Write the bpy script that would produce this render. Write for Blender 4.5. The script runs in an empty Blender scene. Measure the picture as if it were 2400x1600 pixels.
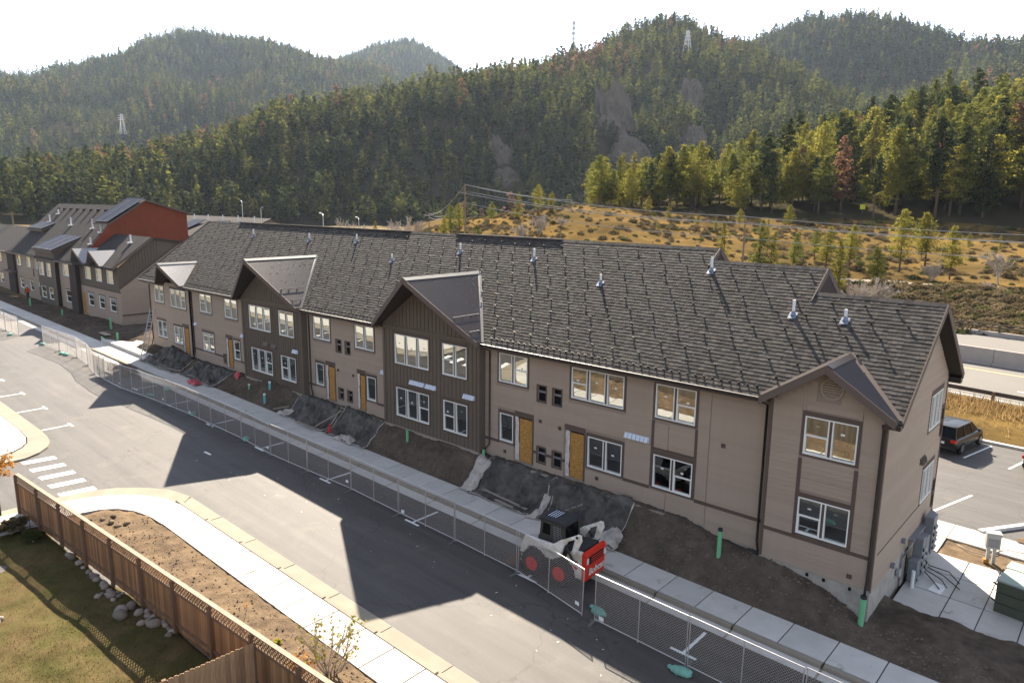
import bpy, bmesh, math, random
import numpy as np
from mathutils import Vector, Matrix
random.seed(11); RNG=np.random.default_rng(11)
scene=bpy.context.scene
COL=scene.collection
rad=math.radians

# ------------------------------------------------------------------ camera
CAMP=Vector((5.9676,-25.9955,12.602)); PITCH,YAW,ROLL=rad(10.9453),rad(41.7233),rad(0.6046)
fw=Vector((-math.sin(YAW)*math.cos(PITCH),math.cos(YAW)*math.cos(PITCH),-math.sin(PITCH)))
rt=Vector((math.cos(YAW),math.sin(YAW),0)); up=rt.cross(fw)
rt,up=math.cos(ROLL)*rt+math.sin(ROLL)*up, -math.sin(ROLL)*rt+math.cos(ROLL)*up
cd=bpy.data.cameras.new('camera'); cam=bpy.data.objects.new('camera',cd); COL.objects.link(cam)
cd.sensor_width=36; cd.lens=1687.41/2400*36; cd.clip_start=.3; cd.clip_end=9000
cam.matrix_world=Matrix(((rt.x,up.x,-fw.x,CAMP.x),(rt.y,up.y,-fw.y,CAMP.y),(rt.z,up.z,-fw.z,CAMP.z),(0,0,0,1)))
scene.camera=cam
# ------------------------------------------------------------------ world, sun, exposure
SUND=Vector((.92,-.965,-1.0)).normalized()           # direction the light travels
SUN_EL=math.asin(-SUND.z); SUN_AZ=math.atan2(-SUND.x,-SUND.y)   # azimuth from +Y towards +X
w=bpy.data.worlds.new('World'); scene.world=w; w.use_nodes=True
nt=w.node_tree; bg=nt.nodes['Background']
sky=nt.nodes.new('ShaderNodeTexSky'); sky.sky_type='NISHITA'; sky.sun_disc=False
sky.sun_elevation=SUN_EL; sky.sun_rotation=SUN_AZ; sky.altitude=2300; sky.air_density=.85; sky.dust_density=.3; sky.ozone_density=.4
hs=nt.nodes.new('ShaderNodeHueSaturation'); hs.inputs['Saturation'].default_value=.52; nt.links.new(sky.outputs[0],hs.inputs['Color']); nt.links.new(hs.outputs[0],bg.inputs[0]); bg.inputs[1].default_value=.10
sd=bpy.data.lights.new('sun','SUN'); sd.energy=5.0; sd.angle=rad(.55); sd.color=(1,.89,.73)
sun=bpy.data.objects.new('sun',sd); COL.objects.link(sun)
sun.rotation_euler=SUND.to_track_quat('-Z','Y').to_euler()
vs=scene.view_settings; vs.view_transform='Standard'; vs.look='None'; vs.gamma=1; vs.exposure=1.92; vs.use_curve_mapping=False
scene.cycles.max_bounces=6; scene.cycles.transparent_max_bounces=12; scene.cycles.diffuse_bounces=3
scene.cycles.volume_bounces=0

# ------------------------------------------------------------------ materials
def node(nt,t,**k):
    n=nt.nodes.new(t)
    for a,b in k.items(): setattr(n,a,b)
    return n
MATS={}
def mat(name,col,rough=.8,var=.0,noise=0.,nscale=4.,bump=0.,bscale=40.,metal=0.,spec=.12,col2=None,n2=None,attr=False,transl=0.,stretch=None,coat=0.,mud=False):
    """one procedural material: base colour, per-piece variation, noise mottling, fine bump"""
    if name in MATS: return MATS[name]
    m=bpy.data.materials.new(name); m.use_nodes=True; nt=m.node_tree; L=nt.links
    b=nt.nodes['Principled BSDF']; out=nt.nodes['Material Output']
    b.inputs['Roughness'].default_value=rough; b.inputs['Metallic'].default_value=metal
    b.inputs['Specular IOR Level'].default_value=0. if (transl or rough>=1) else spec; b.inputs['Coat Weight'].default_value=coat
    rgb=node(nt,'ShaderNodeRGB'); rgb.outputs[0].default_value=(*col,1); cur=rgb.outputs[0]
    tc=node(nt,'ShaderNodeTexCoord'); mp=node(nt,'ShaderNodeMapping'); L.new(tc.outputs['Object'],mp.inputs[0])
    if stretch: mp.inputs['Scale'].default_value=stretch
    def ns(scale,detail=5.):
        n=node(nt,'ShaderNodeTexNoise'); n.inputs['Scale'].default_value=scale; n.inputs['Detail'].default_value=detail; n.inputs['Roughness'].default_value=.62
        L.new(mp.outputs[0],n.inputs['Vector']); return n.outputs[0]
    def mul(c,f):
        x=node(nt,'ShaderNodeMix',data_type='RGBA',blend_type='MULTIPLY'); x.inputs[0].default_value=1
        L.new(c,x.inputs[6]); L.new(f,x.inputs[7]); return x.outputs[2]
    def rng(f,a,bb,lo=.25,hi=.75):
        r=node(nt,'ShaderNodeMapRange'); r.inputs[1].default_value=lo; r.inputs[2].default_value=hi; r.inputs[3].default_value=a; r.inputs[4].default_value=bb
        L.new(f,r.inputs[0]); return r.outputs[0]
    if col2:
        x=node(nt,'ShaderNodeMix',data_type='RGBA'); L.new(rng(ns(n2 or nscale*.3),0,1,.38,.62),x.inputs[0]); L.new(cur,x.inputs[6]); x.inputs[7].default_value=(*col2,1); cur=x.outputs[2]
    if mud:
        x=node(nt,'ShaderNodeMix',data_type='RGBA'); L.new(rng(ns(1.1,9.),0,.75,.62,.70),x.inputs[0]); L.new(cur,x.inputs[6]); x.inputs[7].default_value=(.20,.17,.14,1); cur=x.outputs[2]
    if noise: cur=mul(cur,rng(ns(nscale),1-noise,1+noise))
    if var:
        oi=node(nt,'ShaderNodeObjectInfo'); f=oi.outputs['Random']
        if attr:
            at=node(nt,'ShaderNodeAttribute',attribute_name='rnd'); ad=node(nt,'ShaderNodeMath',operation='ADD'); L.new(at.outputs['Fac'],ad.inputs[0]); L.new(f,ad.inputs[1])
            fr=node(nt,'ShaderNodeMath',operation='FRACT'); L.new(ad.outputs[0],fr.inputs[0]); f=fr.outputs[0]
        cur=mul(cur,rng(f,1-var,1+var,0,1))
    L.new(cur,b.inputs['Base Color'])
    if bump:
        bp=node(nt,'ShaderNodeBump'); bp.inputs['Strength'].default_value=bump; bp.inputs['Distance'].default_value=.05
        L.new(ns(bscale,6.),bp.inputs['Height']); L.new(bp.outputs[0],b.inputs['Normal'])
    if transl:
        t=node(nt,'ShaderNodeBsdfTranslucent'); L.new(cur,t.inputs[0]); mx=node(nt,'ShaderNodeMixShader'); mx.inputs[0].default_value=transl
        L.new(b.outputs[0],mx.inputs[1]); L.new(t.outputs[0],mx.inputs[2]); L.new(mx.outputs[0],out.inputs[0])
    MATS[name]=m; return m
def glass_mat():
    m=bpy.data.materials.new('window_glass'); m.use_nodes=True; nt=m.node_tree; L=nt.links; nt.nodes.remove(nt.nodes['Principled BSDF'])
    g=node(nt,'ShaderNodeBsdfGlossy'); g.inputs['Roughness'].default_value=.01; g.inputs['Color'].default_value=(.92,.95,.9,1)
    t=node(nt,'ShaderNodeBsdfTransparent'); t.inputs[0].default_value=(.62,.68,.64,1)
    lw=node(nt,'ShaderNodeLayerWeight'); lw.inputs[0].default_value=.5
    r=node(nt,'ShaderNodeMapRange'); r.inputs[3].default_value=.34; r.inputs[4].default_value=.9; L.new(lw.outputs['Fresnel'],r.inputs[0])
    tc=node(nt,'ShaderNodeTexCoord'); n=node(nt,'ShaderNodeTexNoise'); n.inputs['Scale'].default_value=.9; L.new(tc.outputs['Object'],n.inputs['Vector'])
    bp=node(nt,'ShaderNodeBump'); bp.inputs['Strength'].default_value=.12; bp.inputs['Distance'].default_value=.02; L.new(n.outputs[0],bp.inputs['Height']); L.new(bp.outputs[0],g.inputs['Normal'])
    mx=node(nt,'ShaderNodeMixShader'); L.new(r.outputs[0],mx.inputs[0]); L.new(t.outputs[0],mx.inputs[1]); L.new(g.outputs[0],mx.inputs[2]); L.new(mx.outputs[0],nt.nodes['Material Output'].inputs[0])
    return m
M={}
def asphalt_mat():
    m=mat('asphalt_road',(.072,.063,.058),.66,spec=.42,noise=.10,nscale=.3,bump=.35,bscale=60,col2=(.062,.055,.05),n2=.07); nt=m.node_tree; L=nt.links; b=nt.nodes['Principled BSDF']; src=b.inputs['Base Color'].links[0].from_socket
    tc=node(nt,'ShaderNodeTexCoord')
    def layer(src,scale,vec,lo,hi,a,c,tint=None,detail=6.):
        mp=node(nt,'ShaderNodeMapping'); mp.inputs['Scale'].default_value=vec; L.new(tc.outputs['Object'],mp.inputs[0]); n=node(nt,'ShaderNodeTexNoise'); n.inputs['Scale'].default_value=scale; n.inputs['Detail'].default_value=detail; n.inputs['Roughness'].default_value=.65; L.new(mp.outputs[0],n.inputs['Vector'])
        r=node(nt,'ShaderNodeMapRange'); r.inputs[1].default_value=lo; r.inputs[2].default_value=hi; r.inputs[3].default_value=a; r.inputs[4].default_value=c; L.new(n.outputs[0],r.inputs[0])
        x=node(nt,'ShaderNodeMix',data_type='RGBA',blend_type='MIX' if tint else 'MULTIPLY')
        if tint: L.new(r.outputs[0],x.inputs[0]); x.inputs[7].default_value=(*tint,1)
        else: x.inputs[0].default_value=1; L.new(r.outputs[0],x.inputs[7])
        L.new(src,x.inputs[6]); return x.outputs[2]
    c=layer(src,1.0,(.07,1.6,1),.3,.7,.70,1.24)            # tyre lanes along the road
    c=layer(c,1.0,(.5,4.5,1),.25,.75,.90,1.09)
    c=layer(c,38.,(1,1,1),.3,.7,.72,1.28)                   # aggregate
    c=layer(c,.55,(1,1,1),.56,.74,0,.6,(.125,.106,.088))    # tracked dust
    c=layer(c,.8,(1,1,1),.66,.72,0,.5,(.04,.036,.033))       # damp and oil patches
    v=node(nt,'ShaderNodeTexVoronoi',feature='DISTANCE_TO_EDGE'); v.inputs['Scale'].default_value=.16; nz=node(nt,'ShaderNodeTexNoise'); nz.inputs['Scale'].default_value=1.2; ad=node(nt,'ShaderNodeVectorMath',operation='ADD'); L.new(tc.outputs['Object'],nz.inputs['Vector']); L.new(tc.outputs['Object'],ad.inputs[0]); L.new(nz.outputs['Color'],ad.inputs[1]); L.new(ad.outputs[0],v.inputs['Vector'])
    r=node(nt,'ShaderNodeMapRange'); r.inputs[1].default_value=0; r.inputs[2].default_value=.006; r.inputs[3].default_value=.55; r.inputs[4].default_value=1; L.new(v.outputs[0],r.inputs[0]); x=node(nt,'ShaderNodeMix',data_type='RGBA',blend_type='MULTIPLY'); x.inputs[0].default_value=1; L.new(c,x.inputs[6]); L.new(r.outputs[0],x.inputs[7]); L.new(x.outputs[2],b.inputs['Base Color'])
    return m
M['asphalt']=asphalt_mat()
M['dimwood']=mat('dimmed_cedar',(.075,.062,.05),.9,var=.25,noise=.3,nscale=3,stretch=(6,6,.7))  # cedar darkened so its sunlit face mirrors dimly in the windows
M['asphalt_plain']=mat('asphalt_plain',(.125,.112,.098),.74,spec=.38,noise=.14,nscale=.35,bump=.35,bscale=55,col2=(.104,.093,.083),n2=.07)
M['asphalt2']=mat('highway_concrete',(.17,.158,.143),.9,noise=.06,nscale=.3)
M['concrete']=mat('concrete',(.53,.505,.47),.85,var=.07,noise=.1,nscale=1.3,bump=.1,bscale=50,mud=True)
M['gutter']=mat('gutter_concrete',(.27,.235,.185),.85,var=.05,noise=.1,nscale=1.1,bump=.1,bscale=50)
M['joint']=mat('dark_joint',(.07,.062,.052),.95)
M['paint']=mat('road_paint',(.78,.78,.76),.6,noise=.08,nscale=6)
M['yellowpaint']=mat('yellow_paint',(.75,.55,.18),.6)
M['dirt']=mat('dirt',(.128,.098,.076),1,noise=.38,nscale=2.2,bump=1.0,bscale=10,col2=(.082,.066,.053),n2=.5)
M['bed']=mat('bed_soil',(.19,.135,.085),1,noise=.28,nscale=2.2,bump=.9,bscale=14,col2=(.13,.095,.065))
M['clod']=mat('soil_clod',(.14,.108,.08),1,var=.3,attr=True)
M['lawn']=mat('lawn_soil',(.115,.083,.042),1,noise=.35,nscale=1.5,bump=.8,bscale=20,col2=(.075,.07,.027),n2=.6)
M['ground']=mat('valley_ground',(.17,.13,.075),1,noise=.3,nscale=.05)
M['siding']=mat('taupe_siding',(.345,.272,.214),.75,var=.045,noise=.05,nscale=2.5,bump=.05,bscale=60,attr=True)
M['sheath']=mat('taupe_wall',(.28,.22,.18),.8)
M['trim']=mat('brown_trim',(.108,.080,.066),.7,var=.04)
M['batten']=mat('dark_board',(.135,.108,.084),.72,var=.05,noise=.05,nscale=2,attr=True)
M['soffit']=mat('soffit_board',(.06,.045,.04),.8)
M['fascia']=mat('fascia_board',(.13,.10,.085),.65)
M['gutterm']=mat('dark_gutter',(.028,.022,.022),.4,metal=.2,spec=.5)
M['shingle']=mat('asphalt_shingle',(.072,.064,.058),.95,var=.34,noise=.14,nscale=12,attr=True,bump=.3,bscale=120)
M['roofbase']=mat('roof_underlay',(.035,.032,.03),.95)
M['roof2']=mat('smooth_shingle',(.06,.053,.05),.95,noise=.2,nscale=3,bump=.3,bscale=30)
M['metalroof']=mat('corrugated_metal',(.072,.060,.058),.38,metal=.35,spec=.6,noise=.08,nscale=.8)
M['metalroofL']=mat('pale_corrugated_metal',(.30,.29,.29),.32,metal=.5,spec=.6)
M['flash']=mat('galvanised_flashing',(.16,.16,.165),.6,metal=.25,noise=.1,nscale=2)
M['flash2']=mat('blue_grey_flashing',(.20,.235,.30),.5,metal=.3)
M['white']=mat('white_vinyl',(.78,.77,.73),.45)
M['pvc']=mat('white_pvc',(.75,.75,.74),.4)
M['osb']=mat('strand_board',(.46,.25,.075),.85,noise=.35,nscale=9,col2=(.33,.17,.05),n2=14)
M['wrap']=mat('house_wrap',(.55,.50,.48),.7,noise=.3,nscale=5)
M['found']=mat('cast_concrete',(.36,.33,.29),.9,noise=.25,nscale=2.2,bump=.3,bscale=14)
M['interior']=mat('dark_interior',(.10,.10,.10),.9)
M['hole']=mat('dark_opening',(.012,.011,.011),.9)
M['sticker']=mat('paper_sticker',(.8,.8,.78),.6)
M['bluevent']=mat('pale_vent_plastic',(.62,.68,.78),.5)
M['brownvent']=mat('brown_vent_plastic',(.14,.115,.10),.5)
M['footplate']=mat('dull_steel_foot',(.16,.155,.15),.6,metal=.3)
M['galv']=mat('galvanised_steel',(.52,.51,.50),.4,metal=.6,noise=.1,nscale=3)
M['wire']=mat('fence_wire',(.50,.47,.45),.5,metal=.5)
M['green']=mat('green_pipe',(.17,.45,.24),.45)
M['teal']=mat('teal_pipe',(.15,.47,.48),.45)
M['bag']=mat('green_sandbag',(.17,.36,.29),.7,noise=.3,nscale=6,bump=.4,bscale=14)
M['tarp']=mat('black_geotextile',(.046,.043,.040),.7,noise=.5,nscale=2.4,bump=1.0,bscale=9,spec=.25,col2=(.115,.103,.090),n2=1.1)
M['sheet']=mat('dirty_plastic_sheet',(.42,.38,.34),.5,noise=.4,nscale=3,bump=.6,bscale=8)
M['lumber']=mat('grey_lumber',(.30,.255,.21),.85,noise=.25,nscale=6,stretch=(1,8,8))
M['redplastic']=mat('red_plastic',(.48,.09,.11),.6,noise=.35,nscale=9)
M['cone']=mat('cone_red',(.55,.05,.05),.5)
M['glass']=glass_mat()
M['black']=mat('black_rubber',(.022,.021,.02),.8,noise=.2,nscale=8)
M['char']=mat('charcoal_paint',(.04,.041,.043),.5)
M['khaki']=mat('dusty_cab',(.062,.06,.053),.7)
M['bwhite']=mat('loader_white',(.82,.79,.73),.5,noise=.15,nscale=5,col2=(.52,.46,.38),n2=2.6)
M['bred']=mat('loader_red',(.60,.035,.02),.4)
M['rust']=mat('worn_steel',(.16,.11,.09),.7,noise=.3,nscale=6)
M['chrome']=mat('polished_rod',(.6,.6,.6),.2,metal=1)
M['grey']=mat('grey_enclosure',(.20,.205,.22),.55,noise=.06,nscale=3)
M['ltgrey']=mat('light_grey_enclosure',(.34,.34,.33),.55)
M['gcab']=mat('green_cabinet_paint',(.085,.095,.07),.6,noise=.1,nscale=2)
M['gcabtop']=mat('weathered_green_lid',(.30,.36,.31),.5,noise=.15,nscale=3)
M['carpaint']=mat('black_car_paint',(.010,.010,.010),.35,spec=.35,coat=.25)
M['carglass']=mat('car_glass',(.006,.007,.008),.15,spec=.12)
M['carwhite']=mat('white_car_paint',(.62,.62,.62),.25,coat=.6)
M['alloy']=mat('wheel_alloy',(.20,.20,.20),.35,metal=.8)
M['wood']=mat('weathered_cedar',(.36,.19,.088),.85,var=.38,noise=.4,nscale=3.2,stretch=(6,6,.7),col2=(.22,.13,.08),n2=1.6)
M['wood2']=mat('new_cedar',(.34,.205,.115),.85,var=.25,noise=.25,nscale=3,stretch=(6,6,.7))
M['cap']=mat('cedar_cap',(.34,.25,.19),.85,noise=.2,nscale=4)
M['post']=mat('dark_post',(.19,.12,.08),.85,noise=.25,nscale=4)
M['rock']=mat('river_boulder',(.27,.225,.185),.9,var=.3,noise=.2,nscale=5,bump=.3,bscale=20)
M['bark']=mat('pine_bark',(.13,.085,.06),.95,noise=.3,nscale=4)
M['bark2']=mat('bare_branch',(.42,.36,.30),.9,noise=.2,nscale=3)
M['barkd']=mat('dark_branch',(.09,.07,.055),.9)
M['pine']=mat('pine_needles',(.15,.155,.036),.8,var=.25,transl=.48,noise=.25,nscale=.9)
M['pine2']=mat('yellow_green_needles',(.225,.205,.04),.8,var=.22,transl=.5,noise=.25,nscale=.9)
M['pined']=mat('dark_needles',(.058,.070,.028),.8,var=.3,transl=.42)
M['pinebrown']=mat('rusty_needles',(.22,.12,.07),.85,var=.3,transl=.4)
M['fgreen']=mat('forest_green',(.118,.122,.033),.85,var=.35,transl=.48)
M['trail']=mat('trail_gravel',(.24,.20,.15),.95)
M['autumn']=mat('autumn_leaves',(.42,.21,.06),.7,var=.35,transl=.45)
M['yleaf']=mat('yellow_leaves',(.38,.33,.05),.7,var=.35,transl=.45)
M['brush']=mat('dry_brush',(.15,.115,.065),.95,var=.35,transl=.35)
M['brushg']=mat('green_brush',(.105,.115,.04),.9,var=.35,transl=.35)
M['grass']=mat('lawn_grass',(.138,.108,.036),.85,var=.5,attr=True,transl=.4)
M['drygrass']=mat('dry_grass',(.30,.20,.09),.9,var=.35,attr=True,transl=.45)
M['hilln']=mat('dry_grass_hill',(.165,.105,.036),1,noise=.4,nscale=.11,bump=1,bscale=1.2,col2=(.085,.060,.026),n2=.07)
M['hill']=mat('forest_floor',(.06,.048,.028),1,noise=.35,nscale=.02,bump=1,bscale=.15,col2=(.036,.034,.02),n2=.008)
M['cliff']=mat('grey_brown_rock',(.105,.085,.07),1,noise=.4,nscale=.08,bump=1,bscale=.3)
M['polewood']=mat('weathered_pole',(.24,.17,.11),.9)
M['steel']=mat('tower_steel',(.5,.5,.5),.5,metal=.3)
M['darksteel']=mat('dark_steel',(.03,.03,.03),.5)
M['guard']=mat('weathered_guardrail',(.10,.08,.065),.6,metal=.3)
M['guardpost']=mat('timber_guard_post',(.20,.13,.07),.9)
M['barrier']=mat('barrier_concrete',(.36,.32,.29),.9,noise=.1,nscale=.8)
M['redwall']=mat('rust_red_siding',(.21,.058,.030),.7,var=.05,noise=.08,nscale=1)
M['solar']=mat('solar_glass',(.016,.015,.026),.45,spec=.08)
M['tan']=mat('tan_wall',(.25,.21,.17),.8)
M['signy']=mat('yellow_sign',(.62,.62,.04),.5)
M['vest']=mat('orange_vest',(.75,.10,.02),.7)
M['skin']=mat('skin',(.45,.27,.2),.6)
M['denim']=mat('dark_trousers',(.04,.045,.06),.8)
M['hat']=mat('white_hardhat',(.7,.7,.66),.4)

# ------------------------------------------------------------------ mesh helpers
class MB:
    def __init__(s): s.v=[]; s.f=[]; s.r=[]
    def add(s,vs,fs,rnd=None):
        o=len(s.v); s.v+= [tuple(map(float,p)) for p in vs]; s.f+=[tuple(i+o for i in f) for f in fs]
        s.r+= [random.random() if rnd is None else rnd]*len(vs)
        return s
    def box(s,x0,x1,y0,y1,z0,z1,rnd=None):
        return s.add([(x0,y0,z0),(x1,y0,z0),(x1,y1,z0),(x0,y1,z0),(x0,y0,z1),(x1,y0,z1),(x1,y1,z1),(x0,y1,z1)],BOXF,rnd)
    def beam(s,a,b,w,h,upv=(0,0,1),rnd=None):
        a=Vector(a);b=Vector(b);d=(b-a)
        if d.length<1e-6: return s
        d=d.normalized(); u=Vector(upv); sd=d.cross(u)
        if sd.length<1e-4: sd=d.cross(Vector((1,0,0)))
        sd.normalize(); u=sd.cross(d).normalized(); sd*=w/2; u*=h/2
        return s.add([a-sd-u,b-sd-u,b+sd-u,a+sd-u,a-sd+u,b-sd+u,b+sd+u,a+sd+u],BOXF,rnd)
    def tube(s,pts,r,n=6,caps=True,rnd=None):
        pts=[Vector(p) for p in pts]; k=len(pts); rr=r if isinstance(r,(list,tuple)) else [r]*k
        vs=[]; 
        for i,p in enumerate(pts):
            d=(pts[min(i+1,k-1)]-pts[max(i-1,0)]).normalized(); u=Vector((0,0,1)) if abs(d.z)<.95 else Vector((1,0,0))
            a=d.cross(u).normalized(); b=d.cross(a)
            for j in range(n):
                t=2*math.pi*j/n; vs.append(p+(a*math.cos(t)+b*math.sin(t))*rr[i])
        fs=[(i*n+j,i*n+(j+1)%n,(i+1)*n+(j+1)%n,(i+1)*n+j) for i in range(k-1) for j in range(n)]
        if caps: fs+=[tuple(range(n))[::-1],tuple((k-1)*n+j for j in range(n))]
        return s.add(vs,fs,rnd)
    def prism(s,poly,vec,rnd=None):
        n=len(poly); vec=Vector(vec); a=[Vector(p) for p in poly]; b=[p+vec for p in a]
        return s.add(a+b,[tuple(range(n))[::-1],tuple(range(n,2*n))]+[(i,(i+1)%n,n+(i+1)%n,n+i) for i in range(n)],rnd)
    def lathe(s,prof,c=(0,0,0),n=16,axis='z',rnd=None):
        vs=[];k=len(prof)
        for r,h in prof:
            for j in range(n):
                t=2*math.pi*j/n; x,y=r*math.cos(t),r*math.sin(t)
                p=(x,y,h) if axis=='z' else ((x,h,y) if axis=='y' else (h,x,y)); vs.append((p[0]+c[0],p[1]+c[1],p[2]+c[2]))
        fs=[(i*n+j,i*n+(j+1)%n,(i+1)*n+(j+1)%n,(i+1)*n+j) for i in range(k-1) for j in range(n)]
        fs+=[tuple(range(n))[::-1],tuple((k-1)*n+j for j in range(n))]
        return s.add(vs,fs,rnd)
    def grid(s,P,rnd=0):       # P: rows of points
        n=len(P[0]); vs=[p for r in P for p in r]
        return s.add(vs,[(i*n+j,i*n+j+1,(i+1)*n+j+1,(i+1)*n+j) for i in range(len(P)-1) for j in range(n-1)],rnd)
BOXF=[(0,3,2,1),(4,5,6,7),(0,1,5,4),(1,2,6,5),(2,3,7,6),(3,0,4,7)]
def mesh(name,mb,m,smooth=False,attr=False):
    me=bpy.data.meshes.new(name); me.from_pydata(mb.v,[],mb.f)
    if m: me.materials.append(m)
    if attr:
        a=me.attributes.new('rnd','FLOAT','POINT'); a.data.foreach_set('value',np.array(mb.r,dtype=np.float32))
    if smooth: me.shade_smooth()
    me.update(); return me
def link(name,data,parent=None,loc=None,rot=None,scl=None):
    o=bpy.data.objects.new(name,data); COL.objects.link(o)
    if parent: o.parent=parent
    if loc: o.location=loc
    if rot: o.rotation_euler=rot
    if scl: o.scale=scl
    return o
def obj(name,mb,m,parent=None,smooth=False,attr=False,loc=None,rot=None,bevel=0):
    o=link(name,mesh(name,mb,m,smooth,attr),parent,loc,rot)
    if bevel:
        bv=o.modifiers.new('bevel','BEVEL'); bv.width=bevel; bv.segments=2; bv.limit_method='ANGLE'
    return o
def tag(o,label,cat,group=None,kind=None):
    o['label']=label
    if cat: o['category']=cat
    if group: o['group']=group
    if kind: o['kind']=kind
    return o
def thing(name,label,cat,loc=(0,0,0),rz=0,group=None):
    o=link(name,None,None,loc,(0,0,rz)); return tag(o,label,cat,group)
def struct(name,mb,m,label=None,**k):
    o=obj(name,mb,m,**k); o['kind']='structure'
    if label: o['label']=label
    return o
def copy_tree(o,parent=None):
    c=o.copy(); COL.objects.link(c); c.parent=parent
    for ch in o.children: copy_tree(ch,c)
    return c
def camdist(p): return (Vector(p)-CAMP).length
def pieces(name,plist,m,parent,limit=300,stuffname=None):
    """plist: (verts, faces, size). The largest in view become parts, the rest one joined part."""
    sc=[]
    for i,(vs,fs,size) in enumerate(plist):
        c=np.mean(np.array(vs),axis=0); sc.append((size/camdist(c),i))
    sc.sort(reverse=True)
    for _,i in sc[:limit]:
        mb=MB(); c=Vector(np.mean(np.array(plist[i][0]),axis=0)); mb.add([Vector(p)-c for p in plist[i][0]],plist[i][1],0); obj(name,mb,m,parent,loc=c,attr=True)
    if len(sc)>limit:
        mb=MB()
        for _,i in sc[limit:]: mb.add(plist[i][0],plist[i][1])
        o=obj(stuffname or name+'_field',mb,m,parent,attr=True); o['kind']='stuff'
# value noise / fbm on numpy arrays
_PERM=RNG.random((256,256))
def vnoise(x,y):
    x=np.asarray(x,float);y=np.asarray(y,float); xi=np.floor(x).astype(int);yi=np.floor(y).astype(int); xf=x-xi;yf=y-yi
    u=xf*xf*(3-2*xf);v=yf*yf*(3-2*yf); g=lambda a,b:_PERM[a&255,b&255]
    return (g(xi,yi)*(1-u)+g(xi+1,yi)*u)*(1-v)+(g(xi,yi+1)*(1-u)+g(xi+1,yi+1)*u)*v-.5
def fbm(x,y,o=4):
    s=0;a=1
    for k in range(o): s=s+a*vnoise(np.asarray(x)*2**k+17.3*k,np.asarray(y)*2**k+5.1*k); a*=.5
    return s
def lotz(x): return -2.2-.018*x
# ------------------------------------------------------------------ terrain profiles fitted from the camera at guessed distances: (bearing in degrees, [(metres out, height)...])
NEAR=[(-89.72,[(84,-0.6),(130,-1.0),(190,-2.0),(260,-3.0),(320,-3.5)]),(-61.09,[(84,-1.6),(120,-1.6),(150,-2.0),(190,-3.0),(260,-4.0)]),(-51.74,[(84,-1.4),(120,4.8),(145,4.2),(190,-3.0),(260,-4.0)]),(-47.16,[(84,-1.4),(115,4.8),(140,6.7),(155,7.6),(190,3.0)]),(-41.84,[(84,-1.4),(115,4.9),(140,9.3),(150,10.3),(180,9.1),(230,3.2)]),(-37.51,[(84,-1.3),(115,6.0),(138,9.8),(150,11.7),(185,11.0),(230,6.7)]),(-34.21,[(84,-1.3),(115,6.4),(138,9.9),(153,11.7),(200,11.9),(240,12.1),(340,7.0)]),(-28.73,[(84,-1.2),(112,4.9),(140,7.7),(165,9.9),(210,12.6),(250,15.4),(360,13.2)]),(-22.58,[(84,-1.0),(108,3.1),(140,6.4),(170,9.0),(220,15.2),(270,23.0),(380,23.2)]),(-16.86,[(84,-0.8),(95,0.6),(108,2.8),(140,4.7),(175,9.0),(225,18.1),(290,34.0),(400,36.6)]),(-11.63,[(84,-0.8),(95,0.8),(108,2.6),(140,4.2),(180,9.1),(230,19.3),(300,38.4),(420,43.2)]),(-6.9,[(84,-0.8),(95,1.0),(108,2.8),(140,4.3),(180,8.9),(230,19.7),(300,41.9),(420,46.9)]),(-2.65,[(84,-0.8),(95,1.2),(108,3.3),(140,4.4),(180,8.9),(230,18.5),(300,40.6),(420,46.4)]),(10.18,[(84,-0.8),(95,1.2),(108,5.2),(140,5.5),(180,8.6),(230,15.6),(300,33.2),(420,40.8)])]
MID=[(-89.72,[(400,-3.0),(470,13.3),(620,20.6),(900,20.7)]),(-76.78,[(400,-3.0),(470,12.4),(580,16.1),(720,21.3),(950,17.5)]),(-69.49,[(415,-3.0),(480,19.7),(560,27.3),(640,33.9),(850,31.5)]),(-64.01,[(442,-3.0),(505,32.3),(610,45.9),(850,46.6)]),(-58.07,[(432,-3.0),(510,54.0),(580,68.3),(800,72.4)]),(-53.35,[(436,-3.0),(530,67.2),(600,84.7),(800,95.9)]),(-47.49,[(452,-3.0),(560,82.1),(645,109.4),(850,121.8)]),(-41.84,[(458,-3.0),(570,86.8),(690,127.7),(900,149.2)]),(-37.18,[(465,-3.0),(580,87.1),(760,148.5),(1000,175.4)]),(-33.55,[(485,-3.0),(582,72.7),(740,130.4),(880,198.1),(1100,226.0)]),(-30.0,[(505,-3.0),(592,63.9),(740,119.5),(890,208.9),(1150,246.1)]),(-24.99,[(510,-3.0),(602,57.8),(740,107.2),(890,182.3),(1150,213.1)]),(-21.69,[(515,-3.0),(602,53.6),(740,93.7),(860,145.1),(1100,156.9)]),(-18.25,[(515,-3.0),(602,46.8),(720,78.2),(810,108.0),(1000,106.2)]),(-14.18,[(515,-3.0),(602,36.3),(720,62.4),(810,82.6),(1000,84.2)]),(-6.9,[(515,-3.0),(600,25.6),(720,39.9),(1000,43.5)]),(10.18,[(515,-3.0),(600,20.4),(720,29.5),(1000,32.6)])]
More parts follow.
